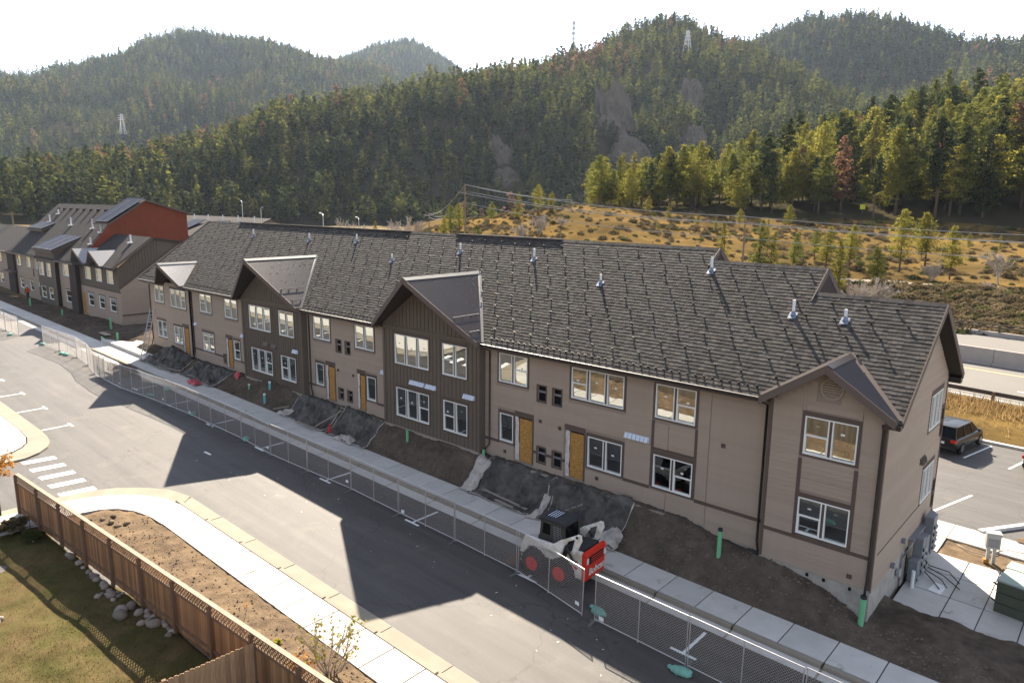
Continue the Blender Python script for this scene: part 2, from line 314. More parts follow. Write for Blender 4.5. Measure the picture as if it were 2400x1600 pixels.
RIGHT=[(-31.93,[(850,77.1),(1050,137.9),(1300,188.6),(1700,201.7)]),(-27.15,[(850,76.7),(1050,147.7),(1300,224.1),(1700,249.2)]),(-23.78,[(850,76.2),(1050,146.2),(1300,263.2),(1700,301.4)]),(-21.11,[(850,75.6),(1050,144.6),(1300,280.8),(1700,325.2)]),(-18.53,[(850,74.9),(1050,142.8),(1300,283.3),(1700,329.1)]),(-16.32,[(850,74.2),(1050,141.1),(1300,274.4),(1700,318.1)]),(-14.18,[(850,73.5),(1050,139.3),(1300,261.9),(1700,302.1)]),(-10.4,[(850,72.0),(1050,135.6),(1300,242.3),(1700,277.6)]),(-6.9,[(850,70.3),(1050,131.7),(1300,227.8),(1700,259.8)]),(-0.71,[(850,66.9),(1050,123.8),(1300,198.9),(1700,224.5)]),(10.18,[(850,59.2),(1050,106.6),(1300,155.8),(1700,173.6)])]
FAR=[(-89.72,[(1100,35.1),(1300,72.5),(1550,139.4),(1850,179.5),(2300,190.0)]),(-81.02,[(1100,41.1),(1300,91.7),(1550,170.4),(1850,228.6),(2300,246.8)]),(-76.78,[(1100,43.8),(1300,95.7),(1550,178.6),(1850,237.4),(2300,255.8)]),(-74.47,[(1100,45.2),(1300,99.7),(1550,185.2),(1850,247.6),(2300,267.6)]),(-72.05,[(1100,46.7),(1300,112.0),(1550,201.3),(1850,280.5),(2300,307.8)]),(-69.49,[(1100,48.1),(1300,124.0),(1550,217.1),(1850,312.6),(2300,347.0)]),(-67.08,[(1100,49.4),(1300,136.0),(1550,232.6),(1850,344.5),(2300,386.2)]),(-64.58,[(1100,50.6),(1300,140.7),(1550,239.4),(1850,356.1),(2300,400.0)]),(-62.27,[(1100,51.7),(1300,142.2),(1550,242.4),(1850,359.3),(2300,403.4)]),(-59.59,[(1100,52.9),(1300,144.2),(1550,245.9),(1850,363.6),(2300,408.2)]),(-57.6,[(1100,53.7),(1300,141.6),(1550,243.6),(1850,355.5),(2300,397.5)]),(-54.95,[(1100,54.8),(1300,139.9),(1550,242.5),(1850,349.7),(2300,389.8)]),(-52.71,[(1100,55.6),(1300,141.1),(1550,244.5),(1850,352.1),(2300,392.5)]),(-51.1,[(1100,56.1),(1300,135.4),(1550,238.2),(1850,335.7),(2300,371.8)]),(-49.46,[(1100,56.6),(1300,119.2),(1550,219.6),(1850,290.4),(2300,314.9)]),(-45.17,[(1100,57.8),(1300,100.5),(1550,198.3),(1850,236.8),(2300,247.3)]),(-38.5,[(1100,59.1),(1300,74.8),(1550,168.4),(1850,162.9),(2300,154.8)])]
BACK=[(-62.27,[(1900,159.8),(2150,300.7),(2400,358.6),(2800,359.3)]),(-58.07,[(1900,164.8),(2150,331.5),(2400,418.1),(2800,427.9)]),(-55.58,[(1900,167.4),(2150,349.0),(2400,452.3),(2800,467.4)]),(-53.35,[(1900,169.5),(2150,362.8),(2400,479.3),(2800,498.7)]),(-51.74,[(1900,170.9),(2150,375.9),(2400,506.0),(2800,529.8)]),(-49.79,[(1900,172.4),(2150,380.8),(2400,514.3),(2800,539.3)]),(-48.48,[(1900,173.3),(2150,372.0),(2400,493.6),(2800,514.8)]),(-47.16,[(1900,174.1),(2150,360.7),(2400,467.5),(2800,483.9)]),(-45.17,[(1900,175.2),(2150,339.3),(2400,418.4),(2800,426.1)]),(-41.84,[(1900,176.6),(2150,302.8),(2400,335.3),(2800,328.1)]),(-35.19,[(1900,177.8),(2150,246.5),(2400,208.1),(2800,178.8)])]
PINES=[[-21.65, 88.73, 3.26, 9.0], [-20.67, 99.2, 4.0, 7.8], [-14.95, 87.09, 2.83, 7.3], [-42.22, 75.11, 2.99, 7.4], [-36.9, 75.31, 2.41, 8.4], [-34.61, 74.09, 2.66, 6.4], [-32.6, 77.02, 1.99, 6.9], [-27.99, 87.01, 1.95, 8.0], [-29.2, 80.34, 2.02, 7.7], [-23.76, 69.48, 1.75, 6.9], [-21.11, 75.45, 2.45, 5.1], [-94.66, 71.34, 8.58, 3.8], [-94.35, 68.77, 8.63, 3.4], [-91.59, 77.19, 7.91, 4.8], [-90.67, 83.44, 8.52, 6.1], [-88.77, 87.71, 8.25, 7.9], [-87.98, 90.94, 8.22, 6.6], [-87.98, 60.94, 6.42, 3.6], [-82.22, 64.0, 6.56, 1.9], [-62.49, 90.36, 5.4, 2.0], [-77.69, 70.88, 6.54, 1.1], [-69.32, 115.18, 6.99, 2.0], [-100.94, 56.44, 6.04, 3.1]]
BARE=[[-9.0, 85.0, 3.0, 6.7], [-75.63, 72.62, 5.43, 6.2], [-75.62, 67.38, 4.88, 5.3], [-75.1, 78.18, 5.26, 5.5], [-100.15, 65.32, 5.81, 5.7], [-116.14, 61.12, 6.17, 4.9], [-148.02, 101.63, 5.82, 5.6], [-19.07, 62.53, 1.35, 4.0], [-17.84, 64.94, 1.24, 4.2], [-16.38, 83.75, 3.08, 3.2], [-9.21, 77.9, 0.84, 3.2], [-134.15, 51.25, 6.22, 4.4]]
# ------------------------------------------------------------------ ground, paving
def sheet(name,poly,dz,m,label=None,parent=None,plane=True,thick=0):
    mb=MB(); vs=[(x,y,lotz(x)+dz) for x,y in poly]
    if thick: mb.prism(vs,(0,0,-thick))
    else: mb.add(vs,[tuple(range(len(vs)))])
    if parent: return obj(name,mb,m,parent)
    return struct(name,mb,m,label)
mb=MB(); gx=[-6000,-1500,-400,-140,-60,0,40,150,500,1500,6000]; gy=[-6000,-1500,-400,-150,-60,0,60,150,500,1500,6000]
mb.grid([[(x,y,lotz(min(40,max(-140,x)))-.25-(1.5 if y>100 else 0)) for x in gx] for y in gy])
struct('ground',mb,M['ground'])
road=sheet('road',[(-150,-60),(40,-60),(40,-4.2),(-150,-4.2)],0,M['asphalt'],'grey asphalt road in front of the long building')
backlot=sheet('parking_lot',[(-75,11.85),(34,11.85),(34,27),(-75,27)],0,M['asphalt'],'asphalt parking area behind the building')
# painted T marks of the kerbside parking bays
for x in (-49.34,-43.73,-37.6,-31.52,-24.86,-17.94,-10.99,-4.1):
    mb=MB(); mb.add([(x-.06,-5.9,lotz(x)+.005),(x+.06,-5.9,lotz(x)+.005),(x+.06,-4.35,lotz(x)+.005),(x-.06,-4.35,lotz(x)+.005),
       (x-.48,-6.02,lotz(x-.48)+.005),(x+.48,-6.02,lotz(x+.48)+.005),(x+.48,-5.9,lotz(x+.48)+.005),(x-.48,-5.9,lotz(x-.48)+.005)],[(0,1,2,3),(4,5,6,7)])
    obj('parking_mark',mb,M['paint'],road)
for x in (-43.6,-48.6,-53.54,-58.6,-63.6):
    mb=MB(); mb.add([(x-.07,-13.65,lotz(x)+.005),(x+.07,-13.65,lotz(x)+.005),(x+.07,-12.1,lotz(x)+.005),(x-.07,-12.1,lotz(x)+.005),
       (x-.45,-12.1,lotz(x-.45)+.005),(x+.45,-12.1,lotz(x+.45)+.005),(x+.45,-11.97,lotz(x+.45)+.005),(x-.45,-11.97,lotz(x-.45)+.005)],[(0,1,2,3),(4,5,6,7)])
    obj('parking_mark',mb,M['paint'],road)
for i in range(5):
    x=-38.15+i*1.485; mb=MB(); a,b=x-.27,x+.27
    mb.add([(a-.1,-16.05,lotz(a)+.005),(b-.1,-16.02,lotz(b)+.005),(b+.12,-14.5,lotz(b)+.005),(a+.12,-14.5,lotz(a)+.005)],[(0,1,2,3)]); obj('crossing_bar',mb,M['paint'],road)
for x0,y0,x1,y1 in ((-1.14,22.83,-.3,26.6),(1.16,22.62,2.0,26.4),(-.75,12.6,.35,16.6),(-3.5,23,-2.7,26.8),(3.5,22.5,4.3,26.3)):
    mb=MB(); n=Vector((-(y1-y0),x1-x0,0)).normalized()*.06
    mb.add([(x0+n.x,y0+n.y,lotz(x0)+.005),(x0-n.x,y0-n.y,lotz(x0)+.005),(x1-n.x,y1-n.y,lotz(x1)+.005),(x1+n.x,y1+n.y,lotz(x1)+.005)],[(0,1,2,3)]); obj('stall_line',mb,M['paint'],backlot)

def slab(poly,dz,m,parent,name='paving_slab',thick=.14,gap=.03):
    c=np.mean(np.array(poly),axis=0); mb=MB()
    pp=[(x+(c[0]-x)*gap/1.0*.8,y+(c[1]-y)*gap*.8) for x,y in poly]
    mb.prism([(x,y,lotz(x)+dz) for x,y in pp],(0,0,-thick)); return obj(name,mb,m,parent)
# walk along the building with its kerb and gutter pan
walk=sheet('sidewalk',[(-130,-3.38),(9,-3.38),(9,-1.84),(-130,-1.84)],.10,M['joint'],'pale concrete walk running along the front of the long building')
x=8.9
while x>-120:
    y0,y1=-3.38,-1.83; slab([(x-1.545,y0),(x,y0),(x,y1),(x-1.545,y1)],.15+random.uniform(-.004,.004),M['concrete'],walk); x-=1.55
kerb=sheet('kerb',[(-130,-4.21),(9,-4.21),(9,-3.4),(-130,-3.4)],.006,M['gutter'],'concrete kerb and gutter pan beside the building walk')
x=8.9
while x>-120:
    slab([(x-3.09,-3.6),(x,-3.6),(x,-3.385),(x-3.09,-3.385)],.145,M['gutter'],kerb,'kerb_stone')
    slab([(x-3.09,-4.2),(x,-4.2),(x,-3.605),(x-3.09,-3.605)],.02,M['concrete'],kerb,'gutter_slab',.05); x-=3.1
# curved corner walk on the yard side
def resample(P,n):
    P=np.array(P,float); d=np.r_[0,np.cumsum(np.hypot(*np.diff(P,axis=0).T))]; t=np.linspace(0,d[-1],n); return np.c_[np.interp(t,d,P[:,0]),np.interp(t,d,P[:,1])]
GO=[(-32.1,-22),(-32.05,-18.5),(-31.98,-16.16),(-31.81,-14.96),(-31.24,-13.85),(-30.21,-12.77),(-29.16,-12.08),(-27.66,-11.74)]
WO=[(-31.25,-22),(-31.2,-18.5),(-31.1,-16.39),(-30.63,-14.95),(-30.05,-14.1),(-29.3,-13.4),(-28.2,-12.78),(-26.94,-12.55)]
WI=[(-29.4,-22),(-29.35,-18.5),(-29.25,-16.6),(-28.9,-15.3),(-28.4,-14.72),(-27.6,-14.3),(-26.6,-14.08),(-25.5,-14.02)]
n=25; go,wo,wi=resample(GO,n),resample(WO,n),resample(WI,n)
walk2=sheet('corner_sidewalk',[(-25.5,-14.0),(9,-14.0),(9,-12.54),(-25.5,-12.54)],.10,M['joint'],'sunlit white sidewalk curving round the corner by the wooden fence')
kerb2=sheet('corner_kerb',[(-27.6,-12.5),(9,-12.5),(9,-11.71),(-27.6,-11.71)],.006,M['gutter'],'tan kerb curving round the sunlit corner')
mb=MB(); mb.grid([[(p[0],p[1],lotz(p[0])+.1) for p in wo],[(p[0],p[1],lotz(p[0])+.1) for p in wi]]); obj('joint_bed',mb,M['joint'],walk2)
for i in range(n-1):
    slab([go[i],wo[i],wo[i+1],go[i+1]],.06,M['gutter'],kerb2,'gutter_slab',.07,0)
for i in range(0,n-1,3):
    j=min(i+3,n-1); mb=MB(); P=[wo[k] for k in range(i,j+1)]+[wi[k] for k in range(j,i-1,-1)]
    cx,cy=np.mean(np.array(P),axis=0); P=[(x+(cx-x)*.022,y+(cy-y)*.022) for x,y in P]
    mb.prism([(x,y,lotz(x)+.15) for x,y in P][::-1],(0,0,-.14)); obj('paving_slab',mb,M['concrete'],walk2)
xs=[-25.5,-23.44]+[-21.97+1.555*k for k in range(21)]; last=-26.9
for a,b in zip(xs[:-1],xs[1:]):
    slab([(a+.01,-14.0),(b-.01,-14.0),(b-.01,-12.53),(a+.01,-12.53)],.15,M['concrete'],walk2)
mb=MB(); mb.prism([(x,y,lotz(x)+.15) for x,y in [(-26.94,-12.55),(-25.5,-14.02),(-25.5,-12.54)]],(0,0,-.14)); obj('paving_slab',mb,M['concrete'],walk2)
x=-27.6
while x<9:
    slab([(x+.01,-12.5),(x+3.07,-12.5),(x+3.07,-12.33),(x+.01,-12.33)],.145,M['gutter'],kerb2,'kerb_stone')
    slab([(x+.01,-12.33),(x+3.07,-12.33),(x+3.07,-11.71),(x+.01,-11.71)],.025,M['gutter'],kerb2,'gutter_slab',.05); x+=3.08
# island across the side street
IO=[(-120,-13.75),(-43.59,-13.74),(-41.9,-13.8),(-40.7,-14.0),(-39.9,-14.35),(-39.2,-14.95),(-38.75,-15.7),(-38.66,-16.6),(-38.7,-19),(-38.8,-30)]
II=[(-120,-14.6),(-44.0,-14.6),(-42.4,-14.7),(-41.4,-14.95),(-40.7,-15.35),(-40.2,-15.9),(-39.9,-16.5),(-39.75,-17.2),(-39.7,-19),(-39.8,-30)]
isl=sheet('street_corner',[(-120,-16.4),(-52,-16.4),(-50,-19.5),(-41.3,-19.5),(-41.3,-30),(-39.85,-30)]+[(x-.05,y-.05) for x,y in II[::-1][1:]],.13,M['concrete'],'sunlit concrete corner across the side street')
io=[IO[0]]+[(-120+76.41*k/10,-13.75) for k in range(1,10)]+IO[1:]; ii=[II[0]]+[(-120+76*k/10,-14.6) for k in range(1,10)]+II[1:]
for a,b,c,d in zip(io[:-1],io[1:],ii[1:],ii[:-1]): slab([a,b,c,d][::-1],.10,M['gutter'],isl,'gutter_slab',.1,0)
# soil bed between walk and fence, yard
def hfield(name,X,Y,fz,m,label=None,smooth=True):
    P=[]; 
    for y in Y: P.append([(x,y,z) for x,z in zip(X,fz(np.array(X),np.full(len(X),y)))])
    mb=MB(); mb.grid(P); return struct(name,mb,m,label,smooth=smooth)
def bedz(x,y): return lotz(x)+.13+.08*fbm(x*1.2,y*1.2)+.05*fbm(x*5,y*5)+np.where(y<-16.3,.02,0)
hfield('planting_bed',np.arange(-28.9,9,.12),list(np.arange(-17.0,-14.05,.12))+[-14.03],lambda x,y: np.where(y>np.interp(x,[-29.25,-28.9,-28.4,-27.6,-26.6,-25.5,9],[-16.6,-15.3,-14.72,-14.3,-14.08,-14.02,-14.02]),lotz(x)+.02,bedz(x,y)),M['bed'],'bare tan soil strip between walk and wooden fence')
def fence_y(x): return -17.95+(x+31.2)*(1.4/19.4)
def yardz(x,y): return lotz(x)+.06+.10*fbm(x*.5,y*.5)
hfield('lawn',np.arange(-29.2,16,.25),np.arange(-34,-16.6,.25),lambda x,y: np.where(y>fence_y(x)+.05,lotz(x)-.12,yardz(x,y)),M['lawn'],'patchy green and yellow lawn behind the wooden fence')
# dirt beside the building
MOUND=[(-3.2,-.95,.45,1.3),(-1.3,-.9,.35,.9),(-7.2,-.8,.22,1.2),(-39.6,-.85,.62,1.15),(-37.6,-.7,.45,.8),(-25.2,-.7,.15,1.),(-21.5,-.9,.2,.9),(1.5,.3,.22,1.0),(3.0,.6,.18,1.2),(-55,-.8,.5,1.6),(-68,.8,.3,2.),(-80,.4,.3,2.5),(-92,.5,.35,2.)]
def facez(x): return np.interp(x,[-140,-75,-62,-45,-9,-6.5,-4,-2.3,-.8,0.2,8],[-.55,-.62,-.35,-.33,-.32,-.62,-.95,-1.15,-1.62,-1.9,-2.15])
def dirtz(x,y):
    x=np.asarray(x,float); y=np.asarray(y,float)
    base=lotz(x)+.12; wy=np.where(x<-62,2.4,-.1); t=np.clip((y+1.83)/(wy+1.83),0,1); t=t*t*(3-2*t)
    z=base*(1-t)+facez(x)*t
    for mx,my,h,r in MOUND: z=z+h*np.exp(-((x-mx)**2+(y-my)**2)/(r*r))*np.clip((y+1.83)/.5,0,1)
    return z+(.13*fbm(x*.9,y*.9)+.10*np.abs(fbm(x*2.3,y*2.3))+.06*fbm(x*4.1,y*4.1)+.035*fbm(x*9,y*9,2))*np.clip((y+1.85)/.4,.1,1)
hfield('dirt_strip',np.arange(-62,8.2,.13),np.r_[-1.825,np.arange(-1.75,2.02,.11)],dirtz,M['dirt'],'rough brown dirt graded between walk and long building')
hfield('dirt_yard',np.arange(-135,-61.9,.4),np.r_[-1.825,np.arange(-1.6,12,.3)],lambda x,y: np.where(y>4,-.6,dirtz(x,y)),M['dirt'],'rough dirt in front of the far building')
sheet('verge_lawn',[(-140,-62),(-41.35,-62),(-41.35,-19.55),(-50.1,-19.55),(-52.1,-16.45),(-140,-16.45)],.10,M['lawn'],'yellowed grass beyond the street corner')
sheet('street_lawn',[(-29.3,-62),(40,-62),(40,-33.9),(-29.3,-33.9)],.06,M['lawn'],'yellowed grass of the neighbouring plots')
# clods scattered on soil
def clods(name,n,fx,label,s0,s1,m):
    mb=MB()
    for _ in range(n):
        x,y,z=fx(); s=random.uniform(s0,s1)**1.0; vs=[]; 
        for a,b,c in ((1,0,0),(-1,0,0),(0,1,0),(0,-1,0),(0,0,1),(0,0,-1)):
            k=s*random.uniform(.6,1.2); vs.append((x+a*k,y+b*k,z+c*k*.7))
        mb.add(vs,[(0,2,4),(2,1,4),(1,3,4),(3,0,4),(2,0,5),(1,2,5),(3,1,5),(0,3,5)])
    o=obj(name,mb,m,attr=True); tag(o,label,'soil',kind='stuff')
def fb():
    x=random.uniform(-28,2); y=random.uniform(-16.9,-14.15)
    while y>-14.9 and x<-26.6: y=random.uniform(-16.9,-15.2)
    return x,y,float(bedz(x,y))
def fd():
    x=random.uniform(-62,5); y=random.uniform(-1.75,-.2); return x,y,float(dirtz(x,y))
clods('bed_clods',1500,fb,'small soil clods and stones on the planting bed',.02,.07,M['clod'])
clods('dirt_clods',5200,fd,'small clods of dirt beside the long building',.015,.085,M['clod'])
# rear: slab and walk right of the building
slabs=sheet('rear_walk',[(.12,2.05),(9,2.05),(9,8.1),(.12,8.1)],.03,M['joint'],'pale concrete apron beside the end wall')
for a in range(5):
    for b,(y0,y1) in enumerate(((2.07,4.25),(4.26,6.2),(6.21,8.08))):
        x0=.13+1.3*a if a else .13; x0=[.13,1.73,2.85,4.1,5.4][a]; x1=[1.72,2.84,4.09,5.39,8.9][a]
        slab([(x0,y0),(x1,y0),(x1,y1),(x0,y1)],.05,M['concrete'],slabs,thick=.1)
w3=sheet('rear_sidewalk',[(-70,9.95),(9,9.95),(9,11.8),(-70,11.8)],.04,M['gutter'],'concrete walk behind the building')
for k in range(12):
    x1=8.5-k*1.6; slab([(x1-1.59,9.97),(x1,9.97),(x1,11.8),(x1-1.59,11.8)],.06,M['concrete'],w3,thick=.1)
slab([(.13,8.1),(.48,8.1),(.48,9.96),(.13,9.96)],.05,M['concrete'],w3,thick=.1)
hfield('rear_planting_bed',np.arange(.5,9,.1),np.arange(8.12,9.97,.1),lambda x,y: lotz(x)-.02+.05*fbm(x*3,y*3),M['bed'],'small soil patch beside the grey pedestal')
# kerb island at right
hfield('island_bed',np.arange(2.9,12,.15),np.arange(11.7,15.6,.15),lambda x,y: np.where((y-11.7)>(x-2.6)*1.6,lotz(x)-.05,lotz(x)+.1+.05*fbm(x*2,y*2)),M['bed'],'soil island behind a white kerb at the right edge')
mb=MB()
mb.beam((1.5,11.75,lotz(2)+.08),(4.2,16.0,lotz(4)+.08),.25,.16); mb.beam((4.2,16.0,lotz(4)+.08),(5.6,16.5,lotz(5)+.08),.25,.16); mb.beam((5.6,16.5,lotz(5)+.08),(10,16.6,lotz(10)+.08),.25,.16)
struct('island_kerb',mb,M['concrete'],'white kerb edging the soil island')
mb=MB(); mb.prism([(-75,27,lotz(-75)+.15),(34,27,lotz(34)+.15),(34,27.3,lotz(34)+.15),(-75,27.3,lotz(-75)+.15)],(0,0,-.3)); struct('lot_kerb',mb,M['concrete'],'low kerb at the far edge of the rear parking area')

# ------------------------------------------------------------------ highway
HA=Vector((-.988,.155,0)); HN=Vector((.155,.988,0)); HO=Vector((0,34.3,0))
def hw(s,n,z): p=HO+HA*s+HN*n; return (p.x,p.y,z)
def hstrip(name,n0,n1,z,m,label=None,s0=-150,s1=420,parent=None):
    mb=MB(); mb.add([hw(s0,n0,z),hw(s0,n1,z),hw(s1,n1,z),hw(s1,n0,z)],[(0,1,2,3)])
    return obj(name,mb,m,parent) if parent else struct(name,mb,m,label)
hwy=hstrip('highway',.35,14,-1.2,M['asphalt2'],'pale concrete highway behind the building')
hwy2=hstrip('far_carriageway',14.3,22.6,.05,M['asphalt2'],'far carriageway of the highway above the barrier')
hstrip('lane_line',11.0,11.14,-1.195,M['yellowpaint'],parent=hwy); hstrip('lane_line',.9,1.02,-1.195,M['paint'],parent=hwy)
for k in range(-3,12): hstrip('lane_dash',5.05,5.17,-1.195,M['paint'],s0=k*12-1.5,s1=k*12+1.5,parent=hwy)
bar=thing('barrier_wall','long grey concrete median wall between the highway carriageways','wall',hw(0,14,-1.2))
for k in range(-20,60):
    mb=MB(); a=Vector(hw(k*6+.02,14,-1.2)); b=Vector(hw(k*6+5.98,14,-1.2)); o=Vector(hw(0,14,-1.2))
    mb.beam(a+Vector((0,0,.72))-o+HN*.15,b+Vector((0,0,.72))-o+HN*.15,.28,1.44); mb.beam(a+Vector((0,0,.12))-o,b+Vector((0,0,.12))-o,.5,.24); obj('wall_panel',mb,M['barrier'],bar)
def guard(name,label,n,z,mr,mp,s0,s1,sp,par=1):
    t=thing(name,label,'guardrail',hw(0,n,z)); o=Vector(hw(0,n,z))
    s=s0
    while s<s1:
        mb=MB(); a=Vector(hw(s,n,z))-o; mb.box(a.x-.09,a.x+.09,a.y-.1,a.y+.1,-.6,.72); obj('post',mb,mp,t); s+=sp
    for h in ((.55,.3),) if par==1 else ((.75,.1),(.45,.12)):
        mb=MB(); a=Vector(hw(s0,n+.12,z+h[0]))-o; b=Vector(hw(s1,n+.12,z+h[0]))-o; mb.beam(a,b,.07,h[1]); obj('rail',mb,mr,t)
guard('guardrail','rusty guardrail on timber posts above the dry grass',0.1,-1.15,M['guard'],M['guardpost'],-40,120,3.2)
guard('bridge_rail','dark two bar rail along the far side of the highway',22.9,.45,M['guard'],M['guard'],-60,160,3.6,2)
mb=MB(); a=Vector(hw(-120,22.9,.22)); b=Vector(hw(400,22.9,.22)); mb.beam(a,b,.3,.5); struct('rail_plinth',mb,M['barrier'],'concrete plinth under the far highway rail')
# dry bank between rear lot and highway
def bankz(x,y):
    n=(x-HO.x)*HN.x+(y-HO.y)*HN.y; y0=27.3; t=np.clip((y-y0)/np.maximum(.5,(y-n+.3)-y0),0,1)
    return (lotz(x)+.12)*(1-t)+(-1.22)*t+(.12*fbm(x*1.1,y*1.1)+.05*fbm(x*5,y*5))*np.clip(t*4,0,1)*np.clip((1-t)*6,0.1,1)
X=np.arange(-60,34,.35); P=[]
for k in range(30):
    f=k/29; P.append([(x,y,float(bankz(x,y))) for x in X for y in [27.3+f*(max(28,34.65-(x*.155)/.988)-27.3)]])
mb=MB(); mb.grid(P); struct('dry_bank',mb,M['hilln'],'rocky bank of dry grass below the highway guardrail',smooth=True)
mb=MB()
def blade(mb,x,y,z,h,wd,lean=.4):
    a=random.uniform(0,6.28); dx,dy=math.cos(a)*wd,math.sin(a)*wd; lx,ly=random.uniform(-lean,lean)*h,random.uniform(-lean,lean)*h
    mb.add([(x-dx,y-dy,z),(x+dx,y+dy,z),(x+lx,y+ly,z+h)],[(0,1,2)])
for _ in range(9000):
    x=random.uniform(-12,14); f=random.random()**.5; y1=34.4-x*.157; y=27.6+(y1-27.6)*f
    if f<.55 and random.random()<.75: continue
    blade(mb,x,y,float(bankz(x,y))-.02,random.uniform(.2,.75)*(.5+.5*f),.03)
tag(obj('bank_grass',mb,M['drygrass'],attr=True),'golden dry grass along the highway guardrail','grass',kind='stuff')
mb=MB()
for _ in range(30000):
    x=random.uniform(-29,2); y=fence_y(x)-random.uniform(.05,7.5)
    g=float(fbm(x*.5,y*.5)); 
    if g<-.12 and random.random()<.7: continue
    blade(mb,x,y,float(yardz(x,y))-.01,random.uniform(.03,.1),.012,.8)
tag(obj('lawn_grass',mb,M['grass'],attr=True),'short patchy grass of the yard','grass',kind='stuff')
# ------------------------------------------------------------------ hills and mountains
class Hill:
    def __init__(s,tab,amp,scale,rim=.12):
        s.az=np.array([a for a,_ in tab]); s.tab=tab; s.amp=amp; s.scale=scale
        s.r0=min(p[0] for _,t in tab for p in t); s.r1=max(p[0] for _,t in tab for p in t)
        s.fine=np.linspace(s.r0,s.r1,160); s.Z=np.array([np.interp(s.fine,[p[0] for p in t],[p[1] for p in t]) for _,t in tab])
        k=np.ones(9)/9; s.Z=np.array([np.convolve(np.pad(z,4,'edge'),k,'valid') for z in s.Z])
    def z(s,az,r):
        az=np.asarray(az,float); r=np.asarray(r,float)
        fi=np.clip(np.interp(az,s.az,np.arange(len(s.az))),0,len(s.az)-1.0001); i=fi.astype(int); f=fi-i; f=f*f*(3-2*f)*.6+f*.4
        ri=np.clip((r-s.r0)/(s.r1-s.r0)*159,0,158.999); j=ri.astype(int); g=ri-j
        Z=lambda a,b:s.Z[a,b]
        z=(Z(i,j)*(1-g)+Z(i,j+1)*g)*(1-f)+(Z(i+1,j)*(1-g)+Z(i+1,j+1)*g)*f
        x=CAMP.x+r*np.sin(np.radians(az)); y=CAMP.y+r*np.cos(np.radians(az))
        for ba,br,sa,sr,dp in getattr(s,'bowls',()): z=z-dp*np.exp(-((az-ba)/sa)**2-((r-br)/sr)**2)
        edge=np.clip((r-s.r0)/(.12*(s.r1-s.r0)),0,1)
        return z+s.amp*fbm(x/s.scale,y/s.scale,4)*edge
    def xy(s,x,y):
        dx,dy=np.asarray(x)-CAMP.x,np.asarray(y)-CAMP.y; return s.z(np.degrees(np.arctan2(dx,dy)),np.hypot(dx,dy))
    def build(s,name,label,m,na,nr):
        A=np.linspace(s.az[0],s.az[-1],na); R=s.r0+(s.r1-s.r0)*np.linspace(0,1,nr); mb=MB(); P=[]
        R=np.r_[s.r0,R]
        for k,r in enumerate(R):
            z=s.z(A,np.full(na,r)) if k else np.full(na,-8.)
            P.append([(CAMP.x+r*math.sin(rad(a)),CAMP.y+r*math.cos(rad(a)),zz) for a,zz in zip(A,z)])
        mb.grid([p[::-1] for p in P]); return struct(name,mb,m,label,smooth=True)
    def pt(s,az,r): return (CAMP.x+r*math.sin(rad(az)),CAMP.y+r*math.cos(rad(az)),float(s.z(az,r)))
HN_=Hill(NEAR,1.3,14); HM=Hill(MID,14,95); HR=Hill(RIGHT,42,190); HF=Hill(FAR,55,260); HB=Hill(BACK,55,330)
HF.bowls=[(-64,1610,2.4,110,75),(-70.5,1420,2,90,35)]; HR.bowls=[(-20.5,1080,2.2,80,45),(-14,1120,2,80,40)]; HM.bowls=[(-26.5,660,1.6,50,22),(-33,640,1.3,45,16)]
hn=HN_.build('hillside','golden dry grass hillside behind the highway',M['hilln'],300,110); hn.data.materials.append(M['hill'])
for p in hn.data.polygons:
    dx,dy=p.center.x-CAMP.x,p.center.y-CAMP.y; az=math.degrees(math.atan2(dx,dy)); r=math.hypot(dx,dy)+4*float(vnoise(p.center.x/9,p.center.y/9))
    if az>-35.5 and r>np.interp(az,[-35,-29,-22,0],[178,176,177,182]): p.material_index=1
HM.build('wooded_mountain','dark wooded mountain behind the buildings',M['hill'],260,110)
HR.build('right_mountain','wooded summit at the upper right',M['hill'],140,60)
HF.build('far_mountain','hazy wooded mountain at the upper left',M['hill'],180,80)
HB.build('farthest_peak','farthest hazy peak left of the sky gap',M['hill'],90,50)
# hillside facing the building, behind the viewer (mirrored in the window glass)
X=np.linspace(-260,120,90); P=[]
for y in np.linspace(-62,-260,40):
    d=-62-y; P.append([(x,y,-2.4-.018*max(-140,min(40,x))+.33*d*(1 if d<150 else 150/d*1.0)+6*float(fbm(x/30,y/30))*min(1,d/25)-.3) for x in X])
mb=MB(); mb.grid([p[::-1] for p in P]); struct('opposite_hillside',mb,M['hill'],'brushy hillside across the street',smooth=True)

